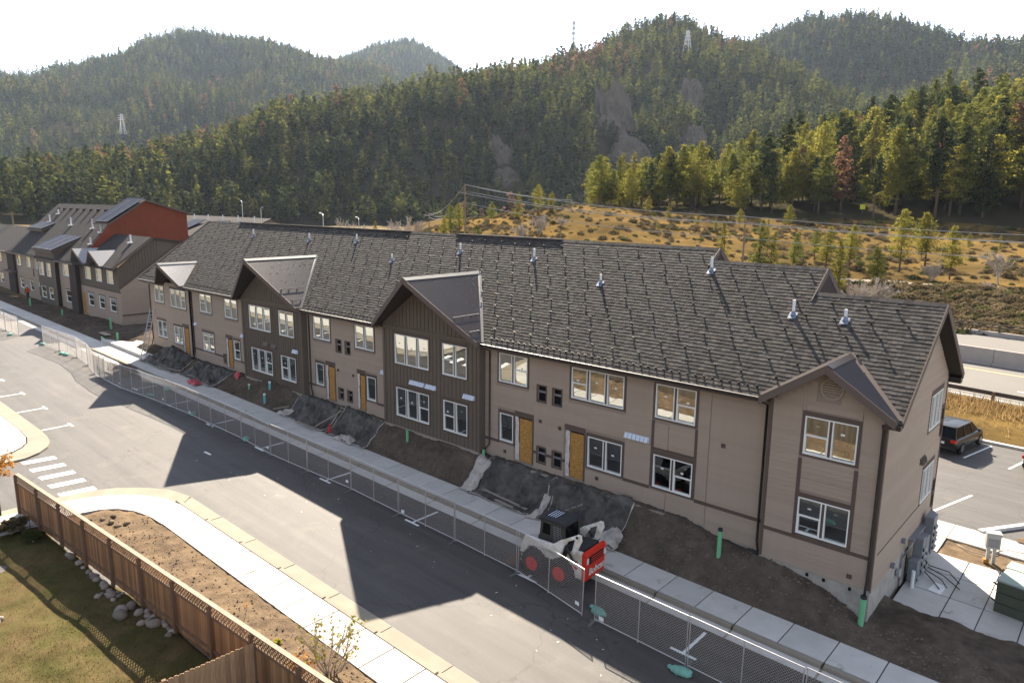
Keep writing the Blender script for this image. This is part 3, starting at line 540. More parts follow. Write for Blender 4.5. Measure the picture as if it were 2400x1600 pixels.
# ------------------------------------------------------------------ trees
def quads_mesh(name,C,N,S,m,asp=1.0):
    """leaf clumps: centres C, normals N, sizes S"""
    n=len(C); N=N/np.linalg.norm(N,axis=1,keepdims=True); h=RNG.normal(size=(n,3)); T=np.cross(N,h); T/=np.linalg.norm(T,axis=1,keepdims=True); B=np.cross(N,T)
    S=S[:,None]; j=lambda: RNG.uniform(.6,1.25,(n,1))
    V=np.stack([C-T*S*j()-B*S*asp*j(),C+T*S*j()-B*S*asp*j(),C+T*S*j()+B*S*asp*j(),C-T*S*j()+B*S*asp*j()],1).reshape(-1,3)
    me=bpy.data.meshes.new(name); me.from_pydata(V.tolist(),[],[(4*i,4*i+1,4*i+2,4*i+3) for i in range(n)]); me.materials.append(m); me.update(); return me
def pine_crown(name,m,kind,nq,seed):
    r=np.random.default_rng(seed); C=[];N=[];S=[]
    nb=max(9,int(nq**.62)); lean=r.normal(0,.03,2)
    for b in range(nb):
        t=(b+r.random())/nb
        if kind=='fir': h=.08+.9*t; R=.23*(1-t)**.8+.012
        elif kind=='ponderosa': h=.24+.74*t; R=.27*math.sin(math.pi*min(1,.16+.80*t))**.8*(1-.35*t)
        elif kind=='pole': h=.45+.53*t; R=.15*math.sin(math.pi*min(1,.15+.8*t))
        else: h=.18+.8*t; R=.19*(1-t)**.6+.02
        a=r.uniform(0,6.283); R*=r.uniform(.35,1.2); k=max(3,int(nq/nb*(.35+1.0*R/.18)))
        for i in range(k):
            f=(i+r.random())/k; f=f**.6; rr=R*f; aa=a+r.normal(0,.26)
            C.append((math.cos(aa)*rr+lean[0]*h+r.normal(0,.012),math.sin(aa)*rr+lean[1]*h+r.normal(0,.012),h-(.10 if kind=='fir' else -.02)*rr*2+r.normal(0,.012)))
            N.append((math.cos(aa)*.5+r.normal(0,.5),math.sin(aa)*.5+r.normal(0,.5),.7+r.normal(0,.5))); S.append(r.uniform(.018,.036)*math.sqrt(260/nq)*(1 if nq<300 else 1.12))
    C.append((lean[0],lean[1],.985)); N.append((.3,.9,.3)); S.append(.014)
    return quads_mesh(name,np.array(C),np.array(N),np.array(S),m,.75)
def trunk_mesh(name,m,top=.95,r0=.016,lean=0):
    mb=MB(); mb.tube([(0,0,-.06),(0.002,0,.25),(.004,.003,.6),(.004,.004,top)],[r0,r0*.75,r0*.45,r0*.12],6); return mesh(name,mb,m,True)
TRUNK=trunk_mesh('pine_trunk',M['bark'])
CROWN={}
for i in range(4): CROWN['ponderosa',i]=pine_crown('crown',M['pine2'] if i%2 else M['pine'],'ponderosa',3000,100+i)
for i in range(3): CROWN['fir',i]=pine_crown('crown',M['pine2'] if i==1 else M['pine'],'fir',2800,140+i)
for i in range(2): CROWN['pole',i]=pine_crown('crown',M['pined'],'pole',1100,180+i)
for i in range(2): CROWN['dark',i]=pine_crown('crown',M['pined'],'x',2200,190+i)
CROWN['brown',0]=pine_crown('crown',M['pinebrown'],'x',1100,199)
def pine(name,p,h,kind,i,label,group=None):
    t=thing(name,label,'tree',p,random.uniform(0,6.28),group); wd=random.uniform(.9,1.25); t.scale=(h*wd,h*wd,h)
    link('trunk',TRUNK,t); link('crown',CROWN[kind,i],t); return t
def bez(a,b,k=.1): 
    m=(Vector(a)+Vector(b))/2+Vector([random.uniform(-k,k) for _ in range(3)])*(Vector(b)-Vector(a)).length; return [a,m,b]
def bare_mesh(name,m,seed,h=1.,spread=.55,levels=4,n0=5,multi=1,rb=.014,tap=.55):
    random.seed(seed); mb=MB()
    def grow(p,d,L,r,l):
        q=p+d*L; mb.tube(bez(p,q,.08),[r,r*.8,r*.6],4 if l>1 else 3,False)
        if l==0: return
        for k in range(n0 if l==levels else random.choice((2,3,3))):
            f=random.uniform(.35,1); v=(d+Vector((random.gauss(0,spread),random.gauss(0,spread),random.gauss(.15,spread*.6)))).normalized()
            grow(p+d*L*f,v,L*random.uniform(.5,.75),r*tap,l-1)
    for _ in range(multi): grow(Vector((random.gauss(0,.02),random.gauss(0,.02),-.03)),Vector((random.gauss(0,.12 if multi==1 else .3),random.gauss(0,.12 if multi==1 else .3),1)).normalized(),.36*h,rb,levels)
    random.seed(seed+1); return mesh(name,mb,m)
BARE_M=[bare_mesh('branches',M['bark2'],31,spread=.45,multi=1,n0=10,levels=4,rb=.02,tap=.66),bare_mesh('branches',M['bark2'],57,spread=.45,multi=6,n0=6,levels=4,rb=.016,tap=.68)]
plabels=['tall ponderosa right of the stepped roof, largest of the three on the slope','ponderosa between the two other slope pines at right, middle of the three','ponderosa nearest the grey leafless tree, rightmost of the three',
 'conical fir just left of the power pole behind the roof','tall conical fir just right of the power pole behind the roof','short fir tucked beside the tall fir right of the power pole','round pine standing alone midway between pole and right gable','twin topped pine behind the second roof gable, right one','twin topped pine behind the second roof gable, left one','bright fir standing lowest in front of the twin pines','round dark juniper right of the twin pines',
 'small pine right beside the tall wooden power pole','small pine left of the tall wooden power pole','bushy pine on the knoll between power pole and tall knoll pines','slim pine left of the tallest knoll pine','tallest pine on the golden knoll','pine just right of the tallest knoll pine','broad bush like pine peeking over the ridge left of the power pole','low pine bush over the ridge below the power pole','small lone pine on the golden slope beside the rocky gully','small round pine beside the big leafless tree','small fir alone at the top of the knoll by the path','small yellow green pine over the ridge far left of the power pole']
kinds=[('ponderosa',1),('ponderosa',3),('ponderosa',1),('fir',1),('fir',0),('fir',1),('ponderosa',2),('ponderosa',1),('ponderosa',3),('fir',1),('ponderosa',0),('ponderosa',1),('ponderosa',0),('ponderosa',2),('fir',1),('ponderosa',1),('ponderosa',3),('ponderosa',3),('ponderosa',2),('fir',1),('fir',1),('fir',0),('fir',1)]
for (x,y,z,h),lb,kd in zip(PINES,plabels,kinds):
    g=float(HN_.xy(x,y)); pine('pine_tree',(x,y,g-.1),max(1.5,z+h-g+.1),*kd,lb,'free standing pines')
for k in range(14):
    az=-31+k*1.75+random.uniform(-.6,.6); r=random.uniform(112,160); p=HN_.pt(az,r); kd=[('ponderosa',1),('fir',1),('ponderosa',3),('ponderosa',0)][k%4]
    pine('pine_tree',(p[0],p[1],p[2]-.1),random.uniform(2.4,5.2),*kd,'small young pine scattered on the golden slope, %s from the left'%['first','second','third','fourth','fifth','sixth','seventh','eighth','ninth','tenth','eleventh','twelfth','thirteenth','fourteenth'][k],'young pines on the golden slope')
blabels=['grey leafless tree standing alone on the slope at far right','large pale leafless cottonwood over the roof ridge','pale leafless tree left of the large leafless cottonwood','pale leafless tree right of the large leafless cottonwood','tan leafless cottonwood over the ridge left of the power pole','grey leafless tree far left behind the long roof','grey leafless tree between the two ridge lamp posts','pale leafless shrub left, below the right roof gable','pale leafless shrub right, below the right roof gable','small grey leafless shrub on the right slope under the pines','low leafless shrub beside the trail at far right','pale leafless tree behind the grey roofed house']
for k,((x,y,z,h),lb) in enumerate(zip(BARE,blabels)):
    g=float(HN_.xy(x,y)); t=thing('leafless_tree',lb,'tree',(x,y,g-.1),random.uniform(0,6),'leafless trees'); hh=max(2,z+h-g+.1); t.scale=(hh*1.15,hh*1.15,hh); link('branches',BARE_M[1 if k in (1,2,3,5,6,7,8,9,10) else 0],t)
# the pine stand on the near right hill: every tree an object
pts=[];rr=random.Random(5); LAB={'ponderosa':'bushy ponderosa','fir':'conical fir','pole':'bare trunked pine','dark':'dark pine','brown':'rust brown pine'}
while len(pts)<262:
    az=rr.uniform(-35.5,-1); r0=np.interp(az,[-35,-29,-22,0],[168,172,178,184]); r=r0+118*rr.random()**1.25+rr.uniform(-3,8)
    if az<-31 and r>240: continue
    p=HN_.pt(az,r)
    if any((p[0]-a)**2+(p[1]-b)**2<(2.8)**2 for a,b,_ in pts): continue
    pts.append(p); d=(r-r0)/118
    k=rr.random(); right=np.clip((az+25)/20,0,1)
    kd=('pole',rr.randrange(2)) if k<.10+.28*right else (('dark',rr.randrange(2)) if k<.22+.33*right else (('brown',0) if k<.27+.33*right else (('fir',rr.randrange(3)) if k<.45+.3*right else ('ponderosa',rr.randrange(4)))))
    h=rr.uniform(11.5,20.5)*(1.1 if kd[0]=='pole' else 1)*(.95 if az>-30 else .75)*(.92+.32*right)
    side='left end' if az<-29 else ('left half' if az<-20 else ('right half' if az<-11 else 'right end')); pos='foot' if d<.22 else ('middle' if d<.6 else 'crest')
    lb='%s %s at the %s of the near right pine stand, %s'%('tall' if h>16 else ('mid sized' if h>13 else 'short'),LAB[kd[0]],pos,side)
    pine('pine_tree',(p[0],p[1],p[2]-.2),h,*kd,lb,'pine stand on the near hill: '+lb)
# forests: scattered as points, one object per mountain
FC=bpy.data.collections.new('forest_tree_kinds')
def proto(nm,kind,m,nq,seed):
    me=pine_crown(nm,m,kind,nq,seed); o=bpy.data.objects.new(nm,me); FC.objects.link(o)
for i in range(3): proto('a%d_forest_dark'%i,'x',M['pined'],170,300+i)
for i in range(2): proto('b%d_forest_green'%i,'fir',M['fgreen'],170,310+i)
proto('c0_forest_yellow','x',M['pine'],170,320); proto('d0_forest_rust','x',M['pinebrown'],150,330)
def forest(name,label,pts,hs,idx):
    me=bpy.data.meshes.new(name); me.from_pydata(pts,[],[]); n=len(pts)
    a=me.attributes.new('size','FLOAT_VECTOR','POINT'); wv=RNG.uniform(.95,1.45,n)*hs; a.data.foreach_set('vector',np.c_[wv,wv,hs].astype(np.float32).ravel())
    a=me.attributes.new('turn','FLOAT','POINT'); a.data.foreach_set('value',RNG.uniform(0,6.28,n).astype(np.float32))
    a=me.attributes.new('pick','INT','POINT'); a.data.foreach_set('value',np.array(idx,dtype=np.int32))
    o=link(name,me); ng=bpy.data.node_groups.new(name+'_scatter','GeometryNodeTree')
    ng.interface.new_socket('Geometry',in_out='INPUT',socket_type='NodeSocketGeometry'); ng.interface.new_socket('Geometry',in_out='OUTPUT',socket_type='NodeSocketGeometry')
    gi=ng.nodes.new('NodeGroupInput'); gz=ng.nodes.new('NodeGroupOutput'); ip=ng.nodes.new('GeometryNodeInstanceOnPoints'); ci=ng.nodes.new('GeometryNodeCollectionInfo')
    ci.inputs['Collection'].default_value=FC; ci.inputs['Separate Children'].default_value=True; ci.inputs['Reset Children'].default_value=True; ip.inputs['Pick Instance'].default_value=True
    def na(t,nm):
        x=ng.nodes.new('GeometryNodeInputNamedAttribute'); x.data_type=t; x.inputs['Name'].default_value=nm; return [s for s in x.outputs if s.enabled and s.name=='Attribute'][0]
    cx=ng.nodes.new('ShaderNodeCombineXYZ'); L=ng.links
    L.new(gi.outputs[0],ip.inputs['Points']); L.new(ci.outputs[0],ip.inputs['Instance']); L.new(na('INT','pick'),ip.inputs['Instance Index']); L.new(na('FLOAT','turn'),cx.inputs['Z']); L.new(cx.outputs[0],ip.inputs['Rotation']); L.new(na('FLOAT_VECTOR','size'),ip.inputs['Scale']); L.new(ip.outputs[0],gz.inputs[0])
    md=o.modifiers.new('scatter','NODES'); md.node_group=ng
    return tag(o,label,'forest',kind='stuff')
CLIFF=[(-317.6,445.7,24,62),(-287,421.6,22,34),(-324.1,579.9,17,50),(-266.9,483.5,15,36),(-338.8,347.1,13,26),(-324.4,335.9,13,16)]
def scatter(H,az0,az1,ra,rb,n,h0,h1,weights,clear=None,seed=1):
    g=np.random.default_rng(seed); az=g.uniform(az0,az1,n); r=np.sqrt(g.uniform(ra**2,rb**2,n)); z=H.z(az,r)
    x=CAMP.x+r*np.sin(np.radians(az)); y=CAMP.y+r*np.cos(np.radians(az)); keep=np.ones(n,bool)
    dens=fbm(x/55,y/55); keep&=(dens>-.5)|(g.random(n)<.15)
    for cx,cy,cr,_ in CLIFF: keep&=((x-cx)**2+(y-cy)**2)>(cr*.8)**2
    if clear: keep&=~clear(az,r,g)
    x,y,z=x[keep],y[keep],z[keep]; n=len(x); hs=g.uniform(h0*.6,h1*1.15,n)*(1+.26*g.normal(0,1,n).clip(-1.5,1.8))
    mix=fbm(x/70+9,y/70)+.25*g.normal(0,1,n); idx=np.array([g.choice(7,p=weights) for _ in range(n)])
    rust=(mix>.62)&(g.random(n)<.6); idx[rust]=6; yl=(mix<-.35)&(g.random(n)<.5); idx[yl]=5
    if H is HM:
        a_=az[keep]; r_=r[keep]; pr=.62*np.exp(-((a_+69)/7)**2)*(r_>560)*(mix>.0)+.55*np.exp(-((a_+36.5)/2.2)**2-((r_-745)/45)**2)+.3*np.exp(-((a_+54)/2)**2)*(r_>545)*(mix>.1)
        k=g.random(n)<pr; idx[k]=6
        crest=np.interp(a_,[-77,-64,-53,-47,-37,-30,-22],[640,560,560,600,660,760,760]); k=(r_>crest-25)&(g.random(n)<.42)&(idx!=6); idx[k]=5  # extra yellow trees along the crest imitate its sunlit band
    return np.c_[x,y,z-.4].tolist(),hs,idx.tolist()
forest('mountain_forest','dense conifer forest covering the dark middle mountain',*scatter(HM,-88,2,420,960,30000,9,14.5,[.24,.24,.18,.16,.14,.035,.005],seed=3))
forest('right_forest','hazy conifer forest on the summit at the upper right',*scatter(HR,-32,2,870,1340,15000,11,17,[.26,.26,.2,.12,.12,.035,.005],seed=5))
forest('far_forest','hazy conifer forest on the far mountain at the upper left',*scatter(HF,-86,-42,1120,1900,30000,11,18,[.26,.26,.2,.12,.12,.035,.005],clear=lambda az,r,g:(np.hypot((az+71)/4,(r-1280)/60)<1)&(g.random(len(az))<.75),seed=6))
forest('peak_forest','hazy conifer forest on the farthest peak',*scatter(HB,-60,-40,2050,2430,9500,13,19,[.3,.3,.2,.1,.1,0,0],seed=7))
# brush on the near slope and on the hillside across the street
BC=FC
def brush(name,label,pts,hs,idx): return forest(name,label,pts,hs,idx)
for nm,m,sd in (('e0_brush_dry',M['brush'],400),('e1_brush_green',M['brushg'],401)):
    r=np.random.default_rng(sd); n=300; C=r.normal(0,1,(n,3)); C/=np.linalg.norm(C,axis=1,keepdims=True); C*=r.uniform(.25,.5,(n,1)); C[:,2]=np.abs(C[:,2])*1.0+.05
    me=quads_mesh(nm,C,C+r.normal(0,.3,(n,3)),r.uniform(.025,.055,n),m); FC.objects.link(bpy.data.objects.new(nm,me))
g=np.random.default_rng(77); P=[];hs=[];ix=[]
for _ in range(11000):
    az=g.uniform(-52,4); r=g.choice([g.uniform(85,106),g.uniform(85,178),g.uniform(105,178)])
    xx,yy=CAMP.x+r*math.sin(rad(az)),CAMP.y+r*math.cos(rad(az))
    if r>108 and az>-38 and (float(fbm(xx/14,yy/14))<.05 and g.random()<.75): continue
    p=HN_.pt(az,r); P.append((p[0],p[1],p[2]-.1)); hs.append(g.uniform(.7,2.2) if r<106 else .3+1.3*g.random()**2.5); ix.append(7 if g.random()<.85 else 8)
brush('slope_brush','grey brown brush on the river bank and golden slope',P,np.array(hs),ix)
P=[];hs=[];ix=[]
for _ in range(4200):
    x=g.uniform(-240,100); d=198*g.random(); y=-62-d; z=-2.4-.018*max(-140,min(40,x))+.33*d*(1 if d<150 else 150/d)+6*float(fbm(x/30,y/30))*min(1,d/25)-.3
    P.append((x,y,z-.2)); hs.append(g.uniform(1.5,4.5)); ix.append(int(g.choice([7,8,8,5])))
hs=np.array(hs); hs[np.array(ix)==5]*=2
brush('opposite_brush','brush and small trees on the hillside across the street',P,hs,ix)
for i,(k_,m_) in enumerate((('ponderosa','pine2'),('ponderosa','pine'),('pole','pined'),('x','pined'))): proto('f%d_stand'%i,k_,M[m_],1700,350+i)
P=[];hs=[];ix=[]
while len(P)<430:
    az=g.uniform(-35,4); r0=np.interp(az,[-35,-29,-22,0],[170,174,180,186]); d=g.random()**.8; r=r0+150*d
    if az<-31 and r>235: continue
    p=HN_.pt(az,r); P.append((p[0],p[1],p[2]-.3)); right=np.clip((az+25)/20,0,1); hs.append(g.uniform(8,16)*(.8 if az<-30 else 1)*(.9+.3*right)); ix.append(int(9+g.choice(4,p=[.4-.2*right,.25,.15+.15*right,.2+.05*right])))
forest('stand_infill','smaller pines filling the near right hillside stand',P,np.array(hs),ix)
# rock outcrops
olab=['tall grey rock face right of the dark mountain slope','lower grey rock face beneath the tall one','upper rock face below the lattice tower','lower rock rib below the lattice tower','brown rock rib at the centre of the dark slope','lowest brown rock at the centre foot of the dark slope']
for k,(x,y,rr_,hh) in enumerate(CLIFF):
    z=float(HM.xy(x,y)); bm=bmesh.new(); bmesh.ops.create_icosphere(bm,subdivisions=4,radius=1)
    to=Vector((CAMP.x-x,CAMP.y-y,0)).normalized()
    for v in bm.verts:
        c=v.co; n_=float(fbm(c.x*2.2+k*7+c.z*1.3,c.y*2.2+c.z*2.1,5)); n2=float(vnoise((c.x+c.y)*5+k,c.z*9))
        s=1+.5*n_+.16*n2+.22*float(fbm(c.x*7+k*3,c.y*7+c.z*9,3)); v.co=Vector((c.x*s*rr_*.75,c.y*s*rr_*.75,c.z*s*hh*.55))
    me=bpy.data.meshes.new('rock_outcrop'); bm.to_mesh(me); bm.free(); me.materials.append(M['cliff'])
    o=link('rock_outcrop',me,None,(x-to.x*rr_*.35,y-to.y*rr_*.35,z-hh*.06)); tag(o,olab[k],'rock','rock faces of the dark mountain')
# trail on the right slope
mb=MB(); P=[]
for k in range(50):
    az=-19+k*.6; r=108-.02*k; a=HN_.pt(az,r-.7); b=HN_.pt(az,r+.9); P.append([(a[0],a[1],a[2]+.25),(b[0],b[1],b[2]+.25)])
mb.grid(P); struct('trail',mb,M['trail'],'pale gravel trail crossing the right slope')
# ------------------------------------------------------------------ long building
RS=.716; EY=-.62; EZ=5.64
def rz(y): return EZ+RS*(y-EY)
XL,XR=-61.0,.48
SEC=[(XL,-9.55,6.2),(-9.55,-4.28,5.45),(-4.28,XR,4.17)]        # ridge line Y of each roof section
B=thing('apartment_building','long taupe two storey apartment building under construction with dark shingle roof','building',(0,0,0))
def P(name,mb,m,parent=None,**k): return obj(name,mb,m,parent or B,**k)
OPEN={}     # wall plane -> list of openings (x0,x1,z0,z1)
def window(x0,x1,z0,z1,y,n,hung=(),stick=(),parent=None,trim=.10,ax='y',wm=None):
    """framed window in a wall; panes side by side, hung = panes with a middle rail"""
    par=parent or B
    def bx(mb,a,b,d0,d1,c,d):
        if ax=='y': mb.box(a,b,y+d0,y+d1,c,d)
        else: mb.box(y-d1,y-d0,a,b,c,d)
    f=.045; mb=MB(); bx(mb,x0,x1,-.035,.06,z1-f,z1); bx(mb,x0,x1,-.05,.06,z0,z0+f*1.2)
    wd=(x1-x0-.10*(n-1))/n; xs=[(x0+i*(wd+.10),x0+i*(wd+.10)+wd) for i in range(n)]
    for a,b in xs: bx(mb,a,a+f,-.035,.06,z0+f*1.2,z1-f); bx(mb,b-f,b,-.035,.06,z0+f*1.2,z1-f)
    W=obj('window',mb,M['white'],par)
    tb=MB()
    if trim:
        t=trim; bx(tb,x0-t,x1+t,-.028,.02,z1+.002,z1+t*1.7); bx(tb,x0-t,x1+t,-.028,.02,z0-t*.9,z0-.002); bx(tb,x0-t,x0-.002,-.026,.02,z0,z1); bx(tb,x1+.002,x1+t,-.026,.02,z0,z1)
    for i in range(n-1): bx(tb,xs[i][1]+.001,xs[i+1][0]-.001,-.026,.02,z0+f*1.2,z1-f)
    if tb.v: obj('trim',tb,M['trim'],W)
    for i,(a,b) in enumerate(xs):
        g=MB()
        if ax=='y': g.add([(a+f,y+.046,z0+f),(b-f,y+.046,z0+f),(b-f,y-.01,z1-f),(a+f,y-.01,z1-f)],[(0,1,2,3)])
        else: g.add([(y-.012,a+f,z0+f),(y-.012,b-f,z0+f),(y-.012,b-f,z1-f),(y-.012,a+f,z1-f)],[(0,1,2,3)])
        obj('pane',g,M['glass'],W)
        if i in hung:
            r=MB(); zm=(z0+z1)/2; bx(r,a+f,b-f,-.015,.03,zm-.03,zm+.03); bx(r,a+f,a+f+.03,-.012,.03,z0+f,zm-.03); bx(r,b-f-.03,b-f,-.012,.03,z0+f,zm-.03); bx(r,a+f+.03,b-f-.03,-.012,.03,z0+f,z0+f+.035); obj('sash',r,M['white'],W)
        if i in stick:
            s=MB(); px=a+f+random.uniform(.25,.6)*(b-a-.2); pz=z1-random.uniform(.25,.45)*(z1-z0)
            if ax=='y': s.box(px,px+.13,y+.004,y+.009,pz,pz+.07); obj('sticker',s,M['sticker'],W)
    OPEN.setdefault((ax,y),[]).append((x0-.03,x1+.03,z0-.02,z1+.02))
    return W
def wall_cells(x0,x1,z0,z1,holes):
    xs=sorted({x0,x1}|{min(max(h[0],x0),x1) for h in holes}|{min(max(h[1],x0),x1) for h in holes}); zs=sorted({z0,z1}|{min(max(h[2],z0),z1) for h in holes}|{min(max(h[3],z0),z1) for h in holes})
    for a,b in zip(xs[:-1],xs[1:]):
        for c,d in zip(zs[:-1],zs[1:]):
            mx,mz=(a+b)/2,(c+d)/2
            if not any(h[0]<mx<h[1] and h[2]<mz<h[3] for h in holes) and b-a>1e-4 and d-c>1e-4: yield a,b,c,d
def wall(x0,x1,z0,z1,y,m,ax='y',thick=.14,parent=None):
    mb=MB()
    for a,b,c,d in wall_cells(x0,x1,z0,z1,OPEN.get((ax,y),[])):
        if ax=='y': mb.add([(a,y,c),(b,y,c),(b,y,d),(a,y,d)],[(0,1,2,3)])
        else: mb.add([(y,a,c),(y,b,c),(y,b,d),(y,a,d)],[(0,1,2,3)])
    # reveals
    for h in OPEN.get((ax,y),[]):
        if h[0]>=x1 or h[1]<=x0 or h[2]>=z1: continue
        q=[(h[0],h[2]),(h[1],h[2]),(h[1],h[3]),(h[0],h[3])]
        for (a,c),(b,d) in zip(q,q[1:]+q[:1]):
            if ax=='y': mb.add([(a,y,c),(b,y,d),(b,y+thick,d),(a,y+thick,c)],[(0,1,2,3)])
            else: mb.add([(y,a,c),(y,b,d),(y-thick,b,d),(y-thick,a,c)],[(0,1,2,3)])
    return obj('wall',mb,m,parent or B)
SID=[]
def laps(x0,x1,z0,z1,y,ax='y',extra=(),exposure=.178,top=None):
    holes=OPEN.get((ax,y),[])+list(extra); z=z0
    while z<z1-.02:
        zt=min(z+exposure,z1); segs=[(x0,x1)]
        if top:
            lo,hi=top(zt); segs=[(max(x0,lo),min(x1,hi))]
            if segs[0][1]-segs[0][0]<.1: z=zt; continue
        for h in holes:
            if h[2]<zt-.03 and h[3]>z+.03:
                ns=[]
                for a,b in segs:
                    if h[1]<=a or h[0]>=b: ns.append((a,b)); continue
                    if h[0]-a>.04: ns.append((a,h[0]))
                    if b-h[1]>.04: ns.append((h[1],b))
                segs=ns
        for a,b in segs:
            k=max(1,round((b-a)/3.66)); w_=(b-a)/k
            for i in range(k):
                p,q_=a+i*w_+.002,a+(i+1)*w_-.002
                if ax=='y': vs=[(p,y-.027,z),(q_,y-.027,z),(q_,y-.004,zt),(p,y-.004,zt),(p,y+.001,z),(q_,y+.001,z)]
                else: vs=[(y+.027,p,z),(y+.027,q_,z),(y+.004,q_,zt),(y+.004,p,zt),(y-.001,p,z),(y-.001,q_,z)]
                SID.append((vs,[(0,1,2,3),(4,5,1,0),(0,3,4),(1,5,2)],(w_*.178)**.5))
        z=zt
UH,US,LH,LS=5.2,3.735,2.1,.65
# --- windows, main wall
window(-18.04,-16.17,US,UH,0,2,(1,),(1,)); window(-13.47,-10.61,US,UH,0,3,(0,),(0,1,2)); window(-9.03,-7.17,US,UH,0,2,(1,),(0,1))
window(-17.96,-17.06,LS,LH,0,1); window(-12.45,-10.6,LS,LH,0,2,(),(0,1)); window(-9.0,-7.17,LS,LH,0,2,(1,),(0,1))
window(-34.62,-32.77,US,UH,0,2,(1,)); window(-30.1,-28.25,US,UH,0,2,(0,)); window(-34.49,-33.62,LS,LH,0,1); window(-29.02,-28.15,LS,LH,0,1)
window(-50.72,-48.79,US,UH,0,2,(0,)); window(-46.62,-44.72,US,UH,0,2,(0,)); window(-50.58,-48.73,LS,LH,0,2,(0,)); window(-45.5,-44.6,LS,LH,0,1,(0,))
window(-59.29,-57.49,US,UH,0,2,(1,)); window(-59.19,-57.36,LS,LH,0,2,(1,))
window(-55.8,-52.97,3.64,5.15,-.15,3,(2,)); window(-55.5,-53.95,.56,2.03,-.15,2,(0,))
# bays
BA,BBc,BRc,BLc=-39.33,-22.95,-1.95,-54.5
for xc in (BA,BBc):
    window(xc-2.83,xc+.03,3.52,UH+.02,-.4,3,(2,),(0,1,2) if xc==BBc else ()); window(xc+1.15,xc+2.98,3.52,UH+.02,-.4,2,(0,),(0,))
    window(xc-2.77,xc+.03,.44,LH+.02,-.4,3,(2,),(0,1,2)); window(xc+1.2,xc+3.02,.44,LH+.02,-.4,2,(0,),(0,1))
window(-2.69,-.89,3.80,5.21,-.4,2,(0,),(0,1)); window(-2.69,-.89,.74,2.14,-.4,2,(0,),(0,1))
window(5.82,7.68,US,UH,0,3,(),(),ax='x'); window(5.8,7.62,LS,LH,0,3,(),(),ax='x')
# doors closed with strand board, and small mechanical openings
DOORS=[(-16.67,-15.8),(-13.5,-12.68),(-33.1,-32.4),(-29.75,-29.22),(-46.45,-45.8),(-53.6,-52.8)]
for k,(a,b) in enumerate(DOORS):
    y=-.15 if k==5 else 0; mb=MB(); mb.box(a,b,y+.02,y+.035,-.14,2.06); d=P('door_panel',mb,M['osb'])
    mb=MB(); wv=[(a-.22+random.uniform(-.02,.02),y-.012-.02*random.random(),z) for z in np.linspace(2.12,-.14,9)]; wr=[(a+.0+random.uniform(-.03,.03),y-.012-.02*random.random(),z) for z in np.linspace(2.12,-.14,9)]
    mb.grid([wv,wr]); obj('wrap_strip',mb,M['wrap'],d)
    mb=MB(); mb.box(a-.28,b+.06,y-.03,y+.01,2.14,2.4); mb.box(b+.003,b+.07,y-.03,y+.01,-.15,2.139); P('door_trim',mb,M['trim'])
    OPEN.setdefault(('y',y),[]).append((a-.24,b,-.15,2.13))
MECH=[(-15.5,-15.0,3.2,3.95),(-14.55,-14.06,3.2,3.95),(-15.46,-14.97,.11,.85),(-14.5,-14.0,.11,.85),(-32.13,-31.62,3.2,3.94),(-31.15,-30.68,3.2,3.94),(-32.0,-31.52,.15,.81),(-31.05,-30.58,.15,.81),(-47.25,-46.9,.1,.75)]
for a,b,c,d in MECH:
    mb=MB(); t=.07; mb.box(a-t,b+t,-.03,.01,d+.001,d+t); mb.box(a-t,b+t,-.03,.01,c-t,c-.001); mb.box(a-t,a-.001,-.03,.01,c,d); mb.box(b+.001,b+t,-.03,.01,c,d); v=P('vent_opening',mb,M['trim'])
    mb=MB(); mb.add([(a,.1,c),(b,.1,c),(b,.1,d),(a,.1,d)],[(0,1,2,3)]); obj('recess',mb,M['hole'],v); mb=MB(); mb.box(a,b,.05,.09,c+(d-c)*.55,c+(d-c)*.68); obj('duct',mb,M['grey'],v)
    OPEN.setdefault(('y',0),[]).append((a,b,c,d))
# --- walls and lap siding on the main plane
ZT=5.62
SECT=[(-60.35,-57.0,-.25),(-52.35,-43.3,-.25),(-35.4,-26.88,-.25),(-19.03,-8.35,-.25),(-8.35,-6.5,-.36),(-6.5,-4.0,-.62)]
for a,b,zb in SECT:
    wall(a,b,zb,ZT,0,M['sheath'])
    trims=[(-9.16,-9.03,.5,ZT),(-7.14,-7.02,.5,ZT)]
    laps(a+.02,b-.02,zb,ZT,0,extra=[(t[0],t[1],t[2],t[3]) for t in trims]+[(h[0]-.1,h[1]+.1,h[2]-.09,h[3]+.17) for h in OPEN[('y',0)] if h[1]-h[0]>.8])
wall(-57.0,-52.35,-.25,ZT,-.15,M['sheath']); laps(-56.95,-52.4,-.25,ZT,-.15,extra=[(h[0]-.1,h[1]+.1,h[2]-.09,h[3]+.17) for h in OPEN[('y',-.15)]])
def board(*a,m='trim',name='trim_board'): mb=MB(); mb.box(*a); return P(name,mb,M[m])
for a,b in ((-19.0,-18.06),(-17.0,-16.92),(-15.75,-15.55),(-14.93,-14.56),(-13.96,-13.76),(-10.5,-9.17),(-7.02,-4.05),(-35.4,-34.6),(-28.05,-26.9),(-44.5,-43.3),(-52.3,-50.7),(-48.6,-47.3)):
    board(a,b,-.034,.01,.49,.64)
board(-9.16,-9.03,-.032,.01,.66,3.6); board(-7.14,-7.02,-.032,.01,.66,3.6); board(-9.02,-7.15,-.033,.01,2.3,2.42)
for a,b in ((-18.05,-15.8),(-13.78,-10.5),(-33.9,-32.3),(-30.2,-28.0)): board(a,b,-.026,.01,2.945,2.96,m='sheath',name='joint_strip')
# frieze under the eave
for a,b in ((-60.35,-57),(-52.3,-43.3),(-35.4,-26.9),(-19,-4.02)): board(a,b,-.04,.0,5.36,5.6)
